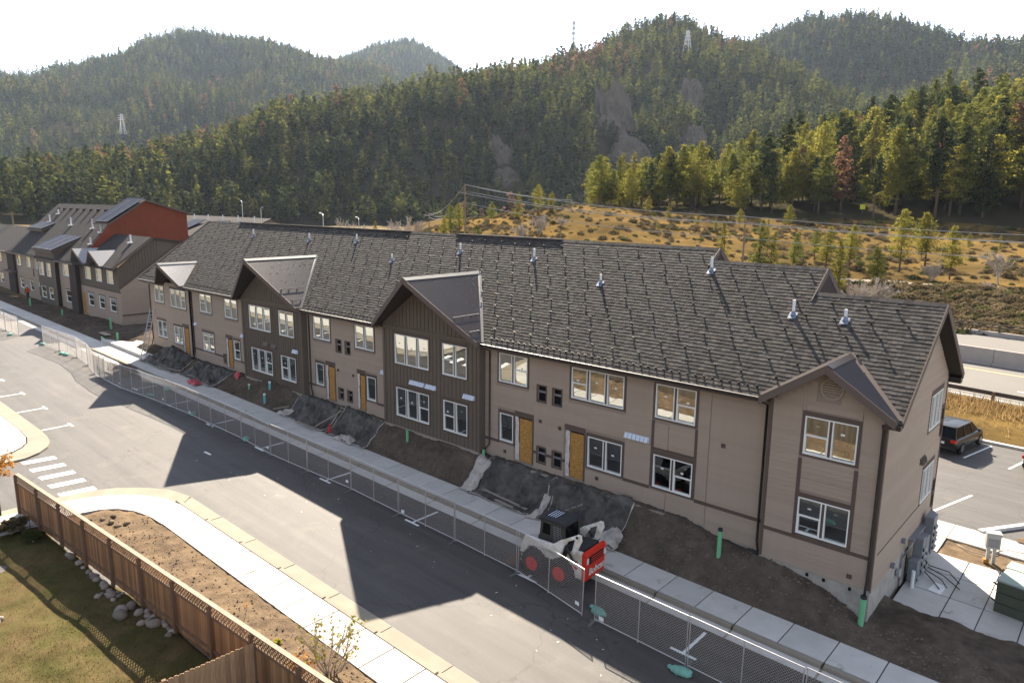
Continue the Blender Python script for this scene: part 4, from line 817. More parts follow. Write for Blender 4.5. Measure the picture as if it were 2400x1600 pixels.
# --- right bay
def gable(xc,hw_,y,zb,zt,zpk): return [(xc-hw_,y,zt),(xc+hw_,y,zt),(xc,y,zpk)]
BX0,BX1=-3.98,0.0
wall(BX0,BX1,-.6,5.62,-.4,M['sheath']); top=lambda z:(BX0,BX1) if z<5.62 else (BRc-(6.95-z)*1.45,BRc+(6.95-z)*1.45)
laps(BX0+.1,BX1-.09,-.6,5.62,-.4,extra=[(-2.82,-2.69,.55,5.6),(-.89,-.76,.55,5.6)]+[(h[0]-.1,h[1]+.1,h[2]-.09,h[3]+.17) for h in OPEN[('y',-.4)] if h[0]>-4])
laps(BX0+.1,BX1-.09,5.62,6.8,-.4,top=top,extra=[(BRc-.42,BRc+.42,5.92,6.72)])
mb=MB(); mb.add(gable(BRc,2.0,-.4,-.6,5.62,7.0),[(0,1,2)]); P('gable_wall',mb,M['sheath'])
mb=MB(); mb.add([(BX0,-.4,-.6),(BX0,0,-.6),(BX0,0,5.65),(BX0,-.4,5.65)],[(0,1,2,3)]); P('return_wall',mb,M['siding'])
for a in ((BX0-.02,BX0+.1),(-.1,.025)): board(a[0],a[1],-.435,-.39,-.6,5.6)
board(.0,.026,-.39,-.28,-.6,5.6)
board(-2.82,-2.69,-.432,-.39,.64,3.6); board(-.89,-.76,-.432,-.39,.64,3.6); board(-3.88,-2.83,-.432,-.39,.5,.64); board(-.75,-.11,-.432,-.39,.5,.64); board(-2.82,-.76,-.434,-.39,.5,.63)
board(-2.68,-.9,-.43,-.395,2.87,2.885,m='sheath',name='joint_strip'); board(-2.8,-2.7,-.43,-.395,5.4,6.1,m='siding'); board(-.9,-.8,-.43,-.395,5.4,6.1,m='siding')
mb=MB(); mb.lathe([(.40,0),(.40,-.05),(.33,-.05),(.33,-.01),(.0,-.01)],(BRc+.08,-.42,6.33),28,'y'); v=P('round_vent',mb,M['siding'])
for k in range(7):
    zz=6.33-.27+.09*k; hwid=math.sqrt(max(.01,.32**2-(zz-6.33)**2)); mb=MB(); mb.beam((BRc+.08-hwid,-.45,zz),(BRc+.08+hwid,-.45,zz),.05,.03,(0,-.5,1)); obj('slat',mb,M['siding'],v)
# --- end wall
EWT=lambda y: min(rz(y),rz(2*4.17-y))
wall(-.4,8.5,-.72,5.55,0,M['sheath'],'x')
topx=lambda z:(-.3,8.4) if z<5.6 else ((z+.22-EZ)/RS+EY,2*4.17-((z+.22-EZ)/RS+EY))
laps(-.28,8.42,-.72,8.7,0,'x',extra=[(h[0]-.1,h[1]+.1,h[2]-.09,h[3]+.17) for h in OPEN[('x',0)]],top=topx)
mb=MB(); mb.add([(0,-.4,5.55),(0,8.5,5.55),(0,4.17,rz(4.17)-.2)],[(0,1,2)]); P('gable_wall',mb,M['sheath'])
mb=MB(); mb.box(.0,.03,.0,8.5,.58,.62); P('trim_board',mb,M['trim']); mb=MB(); mb.box(.0,.04,8.4,8.52,-.7,5.6); P('trim_board',mb,M['trim'])
for z0,z1 in ((3.0,4.4),(-.2,1.1)):
    mb=MB(); mb.box(0,.05,8.0,8.25,z0,z1); v=P('vent_opening',mb,M['trim']); 
    for zz in (z0+.12,z0+.78): mb=MB(); mb.box(.051,.06,8.03,8.22,zz,zz+.45); obj('recess',mb,M['hole'],v)
# rear and left walls
mb=MB(); mb.add([(0,8.5,-2.3),(-4.28,8.5,-2.3),(-4.28,8.5,5.6),(0,8.5,5.6)],[(0,1,2,3)]); mb.add([(-4.28,8.5,-2.3),(-4.28,11,-2.3),(-4.28,11,5.6),(-4.28,5.45,9.9),(-4.28,4.2,8.9)],[(0,1,2,3,4)]); mb.add([(-4.28,11,-2.3),(-9.55,11,-2.3),(-9.55,11,5.6),(-4.28,11,5.6)],[(0,1,2,3)])
mb.add([(-9.55,11,-2.3),(-9.55,12.5,-2.3),(-9.55,12.5,5.6),(-9.55,6.2,10.4),(-9.55,5.3,9.8)],[(0,1,2,3,4)]); mb.add([(-9.55,12.5,-2.3),(-60.35,12.5,-2.3),(-60.35,12.5,5.6),(-9.55,12.5,5.6)],[(0,1,2,3)]); mb.add([(-60.35,0,-2),(-60.35,12.5,-2),(-60.35,12.5,5.6),(-60.35,6.2,10.4),(-60.35,0,5.6)],[(0,1,2,3,4)]); P('rear_wall',mb,M['soffit'])
# interior partitions seen dark through the glass
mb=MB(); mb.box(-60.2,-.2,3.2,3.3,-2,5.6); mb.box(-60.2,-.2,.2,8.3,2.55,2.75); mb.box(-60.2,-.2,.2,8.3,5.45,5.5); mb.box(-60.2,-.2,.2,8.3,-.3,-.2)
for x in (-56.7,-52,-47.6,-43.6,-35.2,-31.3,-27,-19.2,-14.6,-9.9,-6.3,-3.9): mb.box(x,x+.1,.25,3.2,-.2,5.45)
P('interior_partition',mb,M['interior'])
# --- foundation
FND=[(-60.35,-8.35,0,-.25),(-8.35,-6.5,0,-.36),(-6.5,-3.98,0,-.62)]
for a,b,y,zt in FND: mb=MB(); mb.box(a,b,y+.03,y+.25,-2.2,zt-.002); P('foundation',mb,M['found'])
mb=MB(); mb.box(-3.98,0,-.37,-.1,-2.3,-.602); mb.box(-.27,-.02,-.1,8.48,-2.4,-.722); P('foundation',mb,M['found'])
for x in (-7.6,-7.1,-5.2,-4.6,-2.2,-1.6,-.7): mb=MB(); mb.box(x,x+.1,(-.385 if x>-4 else .02),(-.36 if x>-4 else .035),(-.85 if x>-6.5 else -.55),(-.72 if x>-6.5 else -.42)); P('form_tie',mb,M['hole'])
mb=MB(); 
for a,b in ((-43.2,-35.5),(-26.8,-19.1)): mb.box(a,b,-.37,-.1,-1.2,-.262)
P('foundation',mb,M['found'])
for a,b in ((-43.2,-35.5),(-26.8,-19.1)): board(a,b,-.45,-.38,-.26,-.2,m='lumber',name='base_flashing')
# --- big gabled bays in board and batten, with prow roofs of corrugated metal
BAT=[]
def prow(xc,hx,yw,hwid,zb,zpk,yfront,ye,metal,tip,big=True,capm='flash'):
    zE=EZ+.03; yb=(zpk-EZ)/RS+EY; sl=(zpk-zE)/hx
    zr=lambda x: zpk-abs(x-xc)*sl
    if big:
        wall(xc-hwid,xc+hwid,zb,5.5,yw,M['batten']); mb=MB(); mb.add([(xc-hwid,yw,5.5),(xc+hwid,yw,5.5),(xc+hwid,yw,zr(xc+hwid)-.1),(xc,yw,zpk-.22),(xc-hwid,yw,zr(xc-hwid)-.1)],[(0,1,2,3,4)]); P('gable_wall',mb,M['batten'])
        for sgn in (-1,1): mb=MB(); mb.add([(xc+sgn*hwid,yw,zb),(xc+sgn*hwid,.0,zb),(xc+sgn*hwid,.0,5.6),(xc+sgn*hwid,yw,5.6)],[(0,1,2,3)]); P('return_wall',mb,M['batten'])
        holes=OPEN[('y',yw)]; x=xc-hwid+.28
        while x<xc+hwid-.2:
            segs=[(zb+.02,zr(x)-.25)]; 
            for h in [(h[0]-.08,h[1]+.08,h[2]-.08,h[3]+.14) for h in holes]+[(xc-9,xc+9,5.42,5.68)]:
                if h[0]<x+.025 and h[1]>x-.025:
                    ns=[]
                    for a,b in segs:
                        if h[3]<=a or h[2]>=b: ns.append((a,b)); continue
                        if h[2]-a>.05: ns.append((a,h[2]))
                        if b-h[3]>.05: ns.append((h[3],b))
                    segs=ns
            for a,b in segs: q=MB(); q.box(x-.022,x+.022,yw-.03,yw-.001,a,b); BAT.append((q.v,q.f,((b-a)*.044)**.5))
            x+=.305
        mb=MB(); mb.box(xc-hwid+.02,xc+hwid-.02,yw-.04,yw-.0,5.43,5.67); P('trim_board',mb,M['batten'])
        for sgn in (-1,1):
            a=xc+sgn*(hwid-.08); mb=MB(); mb.box(a-.08,a+.085,yw-.042,yw,zb,5.42); P('corner_board',mb,M['batten'])
    # metal roof sides, ribs running down the slope
    for sgn in (-1,1):
        rows0=[];rows1=[]; y=yfront; k=0; st=.07 if big else .06
        mb=MB()
        while y<yb-.02:
            if y<ye: xe=hx*(y-yfront)/(ye-yfront) 
            elif y<EY+.0: xe=hx
            else: xe=hx*(yb-y)/(yb-EY)
            xe=max(.02,min(hx,xe)); o=.05+(.014 if k%2 else -.004)
            rows0.append((xc+sgn*.0,y,zpk+o)); rows1.append((xc+sgn*xe,y,zpk-xe*sl+o)); y+=st/2; k+=1
        mb.grid([rows0,rows1]); R=P('metal_roof',mb,M[metal])
        # underside (soffit)
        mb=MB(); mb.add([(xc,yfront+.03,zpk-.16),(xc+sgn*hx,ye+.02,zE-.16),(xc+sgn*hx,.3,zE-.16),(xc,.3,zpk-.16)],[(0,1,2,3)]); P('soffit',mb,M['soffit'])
        # rake fascia
        mb=MB(); a=Vector((xc,yfront,zpk-.10)); b=Vector((xc+sgn*hx,ye,zE-.10)); d=(b-a); n=Vector((-d.y*sgn,d.x*sgn,0)).normalized()*-.04
        if n.y>0: n=-n
        for zz in (0,): mb.add([a+Vector((0,0,.17)),b+Vector((0,0,.17)),b-Vector((0,0,.13)),a-Vector((0,0,.13)),a+Vector((0,0,.17))+n,b+Vector((0,0,.17))+n,b-Vector((0,0,.13))+n,a-Vector((0,0,.13))+n],BOXF)
        P('rake_fascia',mb,M['fascia'])
        # eave end board
        mb=MB(); mb.box(xc+sgn*hx-(.03 if sgn>0 else 0),xc+sgn*hx+(.03 if sgn<0 else 0),ye,EY+.25,zE-.23,zE+.04); P('end_board',mb,M['fascia'])
        # valley flashing
        if True:
            mb=MB(); v0=Vector((xc+sgn*hx,EY,EZ+.075)); v1=Vector((xc,yb,zpk+.075)); d=(v1-v0).normalized(); sd_=Vector((sgn,-.0,0)); a1=Vector((sgn*.30,0,0)); 
            mb.add([v0,v1,v1+a1*.6,v0+a1*.6],[(0,1,2,3)]); mb.add([v0-a1*.35+Vector((0,0,.05)),v1-a1*.35+Vector((0,0,.06)),v1,v0],[(0,1,2,3)]); P('valley_flashing',mb,M['flash'] if big else M['fascia'])
        if big and sgn>0:
            for fz in (.34,.12) if True else ():
                z_=zE+(zpk-zE)*fz; xe=(zpk-z_)/sl; y0=yfront+(ye-yfront)*xe/hx; y1=yb-(yb-EY)*xe/hx
                mb=MB(); mb.tube([(xc+xe,y0+.12,z_+.17),(xc+xe,y1-.1,z_+.17)],.022,6)
                k=0
                while y0+.25+k*.6<y1-.1: mb.box(xc+xe-.03,xc+xe+.03,y0+.23+k*.6,y0+.27+k*.6,z_+.05,z_+.16); k+=1
                P('snow_bar',mb,M['flash'])
            for k in range(34):
                yy=random.uniform(yfront+.5,yb-.4); xe=random.uniform(.2,max(.3,min(hx,hx*(yb-yy)/(yb-EY)))-.1)
                if yy<ye: xe=min(xe,hx*(yy-yfront)/(ye-yfront)-.05)
                if xe>.1: mb=MB(); z_=zpk-xe*sl; mb.box(xc+xe-.015,xc+xe+.015,yy-.015,yy+.015,z_+.05,z_+.085); P('roof_screw',mb,M['flash'])
    mb=MB(); mb.add([(xc,yfront,zpk+.10),(xc,yb,zpk+.10),(xc+.2,yb-.05,zpk+.10-.2*sl),(xc+.2,yfront+.05,zpk+.10-.2*sl),(xc-.2,yb-.05,zpk+.10-.2*sl),(xc-.2,yfront+.05,zpk+.10-.2*sl)],[(0,1,2,3),(1,0,5,4)]); P('ridge_cap',mb,M[capm])
prow(BA,4.23,-.4,3.92,-.22,8.62,-2.1,-.95,'metalroof',0); prow(BBc,4.23,-.4,3.92,-.22,8.62,-2.1,-.95,'metalroof',0)
prow(BRc,2.3,-.4,2.0,-.6,7.2,-1.05,-.92,'metalroof',0,False,'metalroof'); prow(BLc,2.35,-.15,2.3,-.25,7.35,-1.6,-.92,'metalroofL',0,False)
pieces('batten',BAT,M['batten'],B); pieces('siding_board',SID,M['siding'],B)
# --- roof
def slopept(x,y,h=0): return (x,y,rz(y)+h)
mb=MB()
for a,b,ry in SEC:
    yr=2*ry-EY; zr_=rz(ry)
    cuts=[a]
    for xc,hx in ((BLc,2.3),(BA,4.15),(BBc,4.15),(BRc,2.25)):
        if a<xc<b: cuts+=[max(a,xc-hx),min(b,xc+hx)]
    cuts.append(b)
    for i_,(c0,c1) in enumerate(zip(cuts[:-1],cuts[1:])):
        ys=.12 if i_%2 else EY
        mb.add([(c0,ys,rz(ys)-.02),(c1,ys,rz(ys)-.02),(c1,ry,zr_-.02),(c0,ry,zr_-.02)],[(0,1,2,3)]); mb.add([(c0,ys,rz(ys)-.2),(c1,ys,rz(ys)-.2),(c1,ry,zr_-.24),(c0,ry,zr_-.24)],[(3,2,1,0)])
    mb.add([(a,ry,zr_-.02),(b,ry,zr_-.02),(b,yr,EZ-.02),(a,yr,EZ-.02)],[(0,1,2,3)])
    mb.add([(a,ry,zr_-.24),(b,ry,zr_-.24),(b,yr,EZ-.2),(a,yr,EZ-.2)],[(3,2,1,0)])
P('roof_deck',mb,M['roofbase'])
SH=[]; g=random.Random(3); ca=1/math.sqrt(1+RS*RS); ex=.2*ca
def inbay(x,y):
    for xc,hx,zpk in ((BA,4.23,8.62),(BBc,4.23,8.62),(BRc,2.3,7.2),(BLc,2.35,7.35)):
        yb=(zpk-EZ)/RS+EY
        if y<yb and abs(x-xc)<hx*(yb-y)/(yb-EY)-.25: return True
    return False
for (a,b,ry) in SEC:
    y=EY-.05; row=0
    while y<ry-.02:
        y1=min(y+ex+.035,ry); x=a-(.0 if row%2 else .16)
        while x<b:
            wd=g.uniform(.14,.30); x1=min(x+wd,b); x0=max(x,a)
            if x1-x0>.03 and not inbay((x0+x1)/2,y+.08):
                t=g.uniform(.028,.040); yo=y-g.choice((0,0,.0,.018)); z0,z1=rz(yo),rz(y1)
                SH.append(([(x0+.003,yo,z0+t),(x1-.003,yo,z0+t),(x1-.003,y1,z1+.008),(x0+.003,y1,z1+.008),(x0+.003,yo,z0-.005),(x1-.003,yo,z0-.005)],[(0,1,2,3),(4,5,1,0),(0,3,4),(1,5,2)],.25))
            x=x1
        y+=ex; row+=1
pieces('shingle',SH,M['shingle'],B,300)
for a,b,ry in SEC:
    zr_=rz(ry); mb=MB(); x=a
    while x<b-.01:
        x1=min(x+.3,b); mb.add([(x,ry-.17,zr_-.17*RS+.05),(x1-.01,ry-.17,zr_-.17*RS+.04),(x1-.01,ry,zr_+.05),(x,ry,zr_+.06),(x1-.01,ry+.17,zr_-.17*RS+.04),(x,ry+.17,zr_-.17*RS+.05)],[(0,1,2,3),(3,2,4,5)]); x=x1
    P('ridge_shingles',mb,M['shingle'],attr=True)
for a,b in ((-55,-32),(-27.5,-19.0)):
    mb=MB(); mb.box(a,b,6.2-.15,6.2+.15,rz(6.2)+.0,rz(6.2)+.085); P('ridge_vent',mb,M['shingle'])
# rear gable steps: rakes
for x,ry,rn in ((-9.55,6.2,5.45),(-4.28,5.45,4.17),(XR,4.17,None)):
    zr_=rz(ry); yr=2*ry-EY; front0=(rn+.0 if rn else EY)
    for p,q_ in (((x,ry,zr_-.06),(x,yr,EZ-.06)),((x,front0 if rn is None else rn-.4,rz(front0 if rn is None else rn-.4)-.06),(x,ry,zr_-.06))):
        mb=MB(); mb.beam(p,q_,.04,.24); P('rake_board',mb,M['fascia'])
    if rn is None: mb=MB(); mb.box(x-.5,x-.02,yr-.35,yr+.03,EZ-.35,EZ-.1); P('eave_return',mb,M['gutterm'])
mb=MB(); mb.beam((XL,EY,EZ-.06),(XL,6.2,rz(6.2)-.06),.04,.24); P('rake_board',mb,M['fascia'])
# gutters, fascia, downspouts
for a,b in ((XL,BLc-2.4),(BLc+2.4,BA-4.25),(BA+4.25,BBc-4.25),(BBc+4.25,BRc-2.35)):
    mb=MB(); mb.box(a,b,EY-.0,EY+.03,EZ-.22,EZ-.03); P('fascia',mb,M['fascia'])
    mb=MB(); mb.add([(a,EY-.12,EZ-.02),(b,EY-.12,EZ-.02),(b,EY-.09,EZ-.14),(a,EY-.09,EZ-.14),(a,EY-.005,EZ-.14),(b,EY-.005,EZ-.14),(a,EY-.105,EZ-.02),(b,EY-.105,EZ-.02),(a,EY-.08,EZ-.12),(b,EY-.08,EZ-.12)],[(0,3,2,1),(3,4,5,2),(0,1,7,6),(6,7,9,8)]); P('gutter',mb,M['gutterm'])
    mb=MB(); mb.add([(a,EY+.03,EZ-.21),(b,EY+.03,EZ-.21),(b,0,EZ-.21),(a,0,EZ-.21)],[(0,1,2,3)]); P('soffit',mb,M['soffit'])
    mb=MB(); mb.box(a,b,EY-.128,EY-.10,EZ-.018,EZ+.008); P('drip_edge',mb,M['galv'])
mb=MB(); mb.box(.15,.50,-.95,-.75,EZ-.2,EZ-.06); P('gutter',mb,M['gutterm'])
def spout(x,y,z0,z1,kick=0):
    mb=MB(); mb.tube([(x,EY,z1+.25),(x,y-.06,z1),(x,y-.06,z0+.35),(x+kick,y-.16,z0+.05),(x+kick,y-.18,z0-.15)],.045,8); P('downspout',mb,M['gutterm'],smooth=True)
spout(-18.66,0,-.1,5.2,-.25); spout(-4.25,0,-.6,5.2,.1); spout(-.1,-.4,-.6,5.2,0); spout(-35.1,0,-.1,5.2,.3); spout(-52.1,0,-.1,5.2); spout(-60.3,0,-.1,5.2)
# vent pipes through the roof
VP=[(-50.57,4.87,.6),(-42.26,4.86,.55),(-36.56,5.06,.55),(-31.02,3.74,.45),(-25.81,4.84,.55),(-19.84,4.73,.62),(-14.54,3.59,.48),(-9.28,4.85,.66),(-4.7,2.99,.64),(-2.7,3.0,.46)]
for x,y,h in VP:
    z=rz(y); mb=MB(); mb.tube([(x,y,z-.1),(x,y,z+h)],.062,12); v=P('vent_pipe',mb,M['pvc'],smooth=False)
    mb=MB(); mb.lathe([(.12,0),(.075,.12),(.06,.18)],(x,y,z+.02),14); mb.add([slopept(x-.16,y-.2,.06),slopept(x+.16,y-.2,.06),slopept(x+.16,y+.1,.06),slopept(x-.16,y+.1,.06)],[(0,1,2,3)]); obj('pipe_flashing',mb,M['flash2'],v)
# snow guards
GU=[]
def guardp(x,y):
    z=rz(y); q=MB(); q.box(x-.018,x+.018,y-.10,y+.06,z+.02,z+.05); q.box(x-.018,x+.018,y-.10,y-.075,z+.0,z+.075); q.box(x-.05,x+.05,y-.11,y-.07,z+.06,z+.09)
    GU.append((q.v,q.f,.15))
row=0; y=5.75
while y>.2:
    x=-.55-(.6 if row%2 else 0)
    while x>XL+.4:
        ry=[s for s in SEC if s[0]<=x<=s[1]][0][2]
        if y<ry-.25 and not inbay(x,y) and not any(abs(x-a)<.2 and abs(y-b)<.3 for a,b,_ in VP): guardp(x+random.uniform(-.14,.14),y+random.uniform(-.06,.06))
        x-=1.2
    y-=.69; row+=1
x=-4.6
while x>XL+.3:
    if not inbay(x,-.3) and not any(abs(x-c)<h for c,h in ((BA,4.5),(BBc,4.5),(BLc,2.6))): guardp(x,-.28)
    x-=.36
pieces('snow_guard',GU,M['gutterm'],B,300)
# vent hoods
def hood(x,z,y,n,m):
    q=MB(); q.box(x,x+n*.2+.02,y-.05,y-.02,z,z+.24); H=P('vent_hood',q,M[m])
    for k in range(n): q=MB(); a=x+.02+k*.2; q.add([(a,y-.06,z+.23),(a+.17,y-.06,z+.23),(a+.17,y-.16,z+.02),(a,y-.16,z+.02),(a,y-.055,z+.02),(a+.17,y-.055,z+.02)],[(0,1,2,3)[::-1],(3,2,5,4),(0,3,4),(1,5,2)]); obj('vent_flap',q,M[m],H)
hood(-10.48,2.52,0,6,'bluevent'); hood(BBc-1.55,2.5,-.4,6,'bluevent'); hood(BBc-.2,2.5,-.4,4,'bluevent'); hood(BBc+2.75,2.5,-.4,4,'bluevent'); hood(BA+2.75,2.5,-.4,3,'bluevent'); hood(-27.6,2.5,0,2,'bluevent'); hood(-51.9,2.5,0,2,'bluevent'); hood(-44.3,2.5,0,2,'bluevent'); hood(BA-1.0,2.5,-.4,3,'brownvent'); hood(BA+.1,2.5,-.4,3,'brownvent')
q=MB(); q.box(.005,.05,5.0,5.75,2.55,2.8); H=P('vent_hood',q,M['brownvent'])
for k in range(5): q=MB(); a=5.02+.145*k; q.beam((.06,a,2.78),(.12,a,2.56),.1,.03,(0,1,0)); obj('vent_flap',q,M['brownvent'],H)
for x,z,y in ((-5.9,3.2,0),(-15.3,2.2,0),(-14.1,2.1,0),(-11.9,.2,0),(-17.6,.1,0),(-.7,-.3,-.4),(-32.0,2.0,0),(-30.4,1.9,0)):
    q=MB(); q.lathe([(.05,0),(.05,-.07),(.03,-.09)],(x,y-.01,z),10,'y'); q.box(x-.09,x+.09,y-.03,y-.022,z-.09,z+.09); P('wall_box',q,M['trim'])
# ------------------------------------------------------------------ far building with solar roofs
F2=thing('far_building','two storey building at left with red gable wall and solar panels','building',(0,0,0))
Bsave=B; B=F2; Yf=2.5
def win2(x0,x1,z0,z1,y=Yf,n=1,h=(0,)): window(x0,x1,z0,z1,y,n,h,parent=F2,trim=.08)
for a,b in ((-84.05,-82.35),(-80.75,-79.1),(-77.6,-75.85)): win2(a,b,3.63,5.04); win2(a+.25,b+.22,.65,2.08)
for a,b in ((-99.3,-97.4),(-96.3,-94.7)): win2(a,b,3.0,4.78,2.1); win2(a+.2,b+.1,.2,1.66,2.1)
win2(-91.6,-89.5,3.41,4.85); win2(-91.3,-89.5,.31,1.77)
for a in (-110.2,-105.9,-102.1): win2(a,a+1.7,3.5,4.85); win2(a+.6,a+2.0,.45,1.85)
for a in (-119.5,-124): win2(a,a+1.8,3.5,4.85); win2(a,a+1.8,.45,1.85)
wall(-86,-74.3,2.95,5.5,Yf,M['batten'],parent=F2); wall(-86,-74.3,-.6,2.8,Yf,M['siding'],parent=F2); mb=MB(); mb.box(-86,-74.25,Yf-.04,Yf+.01,2.8,2.95); P('trim_board',mb,M['trim'])
for a,b in ((-93.2,-86.0),(-112,-99.9),(-130,-112)): wall(a,b,-.7,5.3,Yf,M['siding'],parent=F2)
wall(-99.9,-93.2,-.7,6.1,2.1,M['batten'],parent=F2)
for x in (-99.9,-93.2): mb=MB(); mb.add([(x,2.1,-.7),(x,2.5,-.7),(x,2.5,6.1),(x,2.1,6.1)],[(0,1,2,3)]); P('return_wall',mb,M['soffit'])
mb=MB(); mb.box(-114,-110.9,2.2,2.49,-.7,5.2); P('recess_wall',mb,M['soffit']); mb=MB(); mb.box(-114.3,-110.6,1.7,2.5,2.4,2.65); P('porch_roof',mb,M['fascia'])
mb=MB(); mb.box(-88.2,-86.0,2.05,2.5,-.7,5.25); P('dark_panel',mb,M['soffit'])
mb=MB(); mb.box(-130,-74.4,Yf+.02,Yf+.2,-1.5,-.6); mb.box(-74.5,-74.32,2.5,9,-1.5,-.3); P('foundation',mb,M['found'])
# end wall of the wing
mb=MB(); mb.add([(-74.3,2.5,-.5),(-74.3,9.5,-.5),(-74.3,9.5,7.6),(-74.3,9.0,7.9),(-74.3,2.5,3.3)],[(0,1,2,3,4)]); P('wall',mb,M['siding'])
for k in range(20):
    z=-.45+k*.19; mb=MB(); mb.box(-74.31,-74.285,2.5,min(9.4,9.4),z,z+.012); 
    if z<3.2: P('lap_shadow',mb,M['trim'])
mb=MB(); mb.add([(-74.28,2.4,3.3),(-74.28,9.1,7.95),(-74.28,6.1,8.35),(-74.28,2.4,5.5)],[(0,1,2,3)]); P('gable_wall',mb,M['batten'])
mb=MB(); mb.beam((-74.24,2.45,3.3),(-74.24,9.1,7.95),.1,.16); mb.box(-74.27,-74.22,2.5,9,.42,.56); P('trim_board',mb,M['trim'])
for k in range(13): mb=MB(); yy=2.7+.32*k; zt=5.5+(yy-2.4)*.77; zb=3.3+(yy-2.45)*.70; mb.box(-74.27,-74.24,yy,yy+.05,zb+.1,max(zb+.12,min(zt,8.35))-.05); P('batten',mb,M['batten'])
# wing roof
mb=MB(); mb.prism([(-86,1.8,5.45),(-73.9,1.8,5.45),(-73.9,6.0,8.55),(-86,6.0,8.55)],(0,0,-.18)); mb.prism([(-86,6.0,8.55),(-73.9,6.0,8.55),(-73.9,9.4,8.0),(-86,9.4,8.0)],(0,0,-.18)); P('wing_roof',mb,M['roof2'])
mb=MB(); mb.beam((-73.88,1.75,5.4),(-73.88,6.0,8.5),.06,.28); P('rake_board',mb,M['fascia'])
for xc,mm in ((-83.6,'metalroofL'),(-78.6,'metalroofL')):
    for sg in (-1,1):
        mb=MB(); mb.add([(xc,1.2,7.05),(xc,4.0,7.05),(xc+sg*1.9,1.85,5.55),(xc+sg*1.9,1.5,5.55)],[(0,1,2,3)]); mb.add([(xc,1.25,6.9),(xc,2.5,6.9),(xc+sg*1.9,2.5,5.4),(xc+sg*1.9,1.5,5.4)],[(0,1,2,3)]); P('metal_roof',mb,M[mm])
        mb=MB(); mb.beam((xc,1.2,6.98),(xc+sg*1.9,1.5,5.45),.05,.24); P('rake_fascia',mb,M['fascia'])
    mb=MB(); mb.add([(xc-1.6,2.4,5.4),(xc+1.6,2.4,5.4),(xc,2.4,6.8)],[(0,1,2)]); P('gable_wall',mb,M['batten'])
# main roof with ridge, left part
S2=.80; z2=lambda y:5.3+S2*(y-2.0)
mb=MB(); mb.prism([(-112.6,2.0,5.3),(-84.3,2.0,5.3),(-84.3,10,z2(10)),(-116,10,z2(10))],(0,0,-.2)); mb.prism([(-116,10,z2(10)),(-84.3,10,z2(10)),(-84.3,17,z2(10)-5.5),(-116,17,z2(10)-5.5)],(0,0,-.2)); P('roof',mb,M['roof2'])
mb=MB(); mb.prism([(-135,2.0,5.1),(-112.6,2.0,5.1),(-114.6,6.6,8.3),(-135,6.6,8.3)],(0,0,-.2)); mb.prism([(-135,6.6,8.3),(-114.6,6.6,8.3),(-116,12,5.3),(-135,12,5.3)],(0,0,-.2)); P('roof',mb,M['roof2'])
for k in range(12):
    x=-113.2+2.6*k; y=9.0; z=z2(y); mb=MB(); mb.box(x-.22,x+.22,y-.25,y+.25,z,z+.22); P('roof_vent',mb,M['gutterm'])
for x,y,h in ((-110,6.9,1),(-110.5,8.2,.7),(-100.5,6.6,1.1),(-92.2,6.4,1.2),(-88.4,6.0,1.1),(-87.3,4.4,.8),(-77.0,5.0,.9)):
    z=z2(y) if x<-80 else 5.45+(y-1.8)*.74; mb=MB(); mb.tube([(x,y,z-.1),(x,y,z+h)],.09,8); v=P('vent_pipe',mb,M['pvc']); mb=MB(); mb.box(x-.3,x+.3,y-.3,y+.3,z,z+.1); obj('pipe_flashing',mb,M['pvc'],v)
# red gable wall with its roof and solar array
mb=MB(); mb.prism([(-84.2,2.9,5.6),(-84.2,14.4,5.6),(-84.2,14.4,10.9),(-84.2,9.5,12.35),(-84.2,5.8,10.1),(-84.2,2.9,6.6)],(.2,0,0)); P('red_wall',mb,M['redwall'])
for k in range(34):
    yy=3.2+.33*k; zt=np.interp(yy,[2.9,5.8,9.5,14.4],[6.6,10.1,12.35,10.9])-.08; mb=MB(); mb.box(-84.0,-83.96,yy,yy+.05,5.7,zt); P('red_batten',mb,M['redwall'])
mb=MB(); mb.prism([(-88.4,5.2,9.75),(-83.5,5.2,9.75),(-83.5,9.5,12.45),(-88.4,9.5,12.45)],(0,0,-.18)); mb.prism([(-92,9.5,12.45),(-83.5,9.5,12.45),(-83.5,15.0,10.75),(-92,15.0,10.75)],(0,0,-.18)); P('upper_roof',mb,M['fascia'])
def solar(quad,n,mname='solar_panel'):
    a,b,c,d=[Vector(p) for p in quad]
    for k in range(n):
        f0,f1=k/n+.006,(k+1)/n-.006; q=[a+(b-a)*f0,a+(b-a)*f1,d+(c-d)*f1,d+(c-d)*f0]; mb=MB(); mb.prism(q,(0,0,-.06)); o=P('solar_panel',mb,M['solar'])
        for i in range(4): mb=MB(); mb.beam(q[i]+Vector((0,0,.01)),q[(i+1)%4]+Vector((0,0,.01)),.09,.05); obj('panel_frame',mb,M['flash'],o)
solar([(-88.3,5.1,9.95),(-83.6,5.1,9.95),(-83.6,9.4,12.65),(-88.3,9.4,12.65)],2)
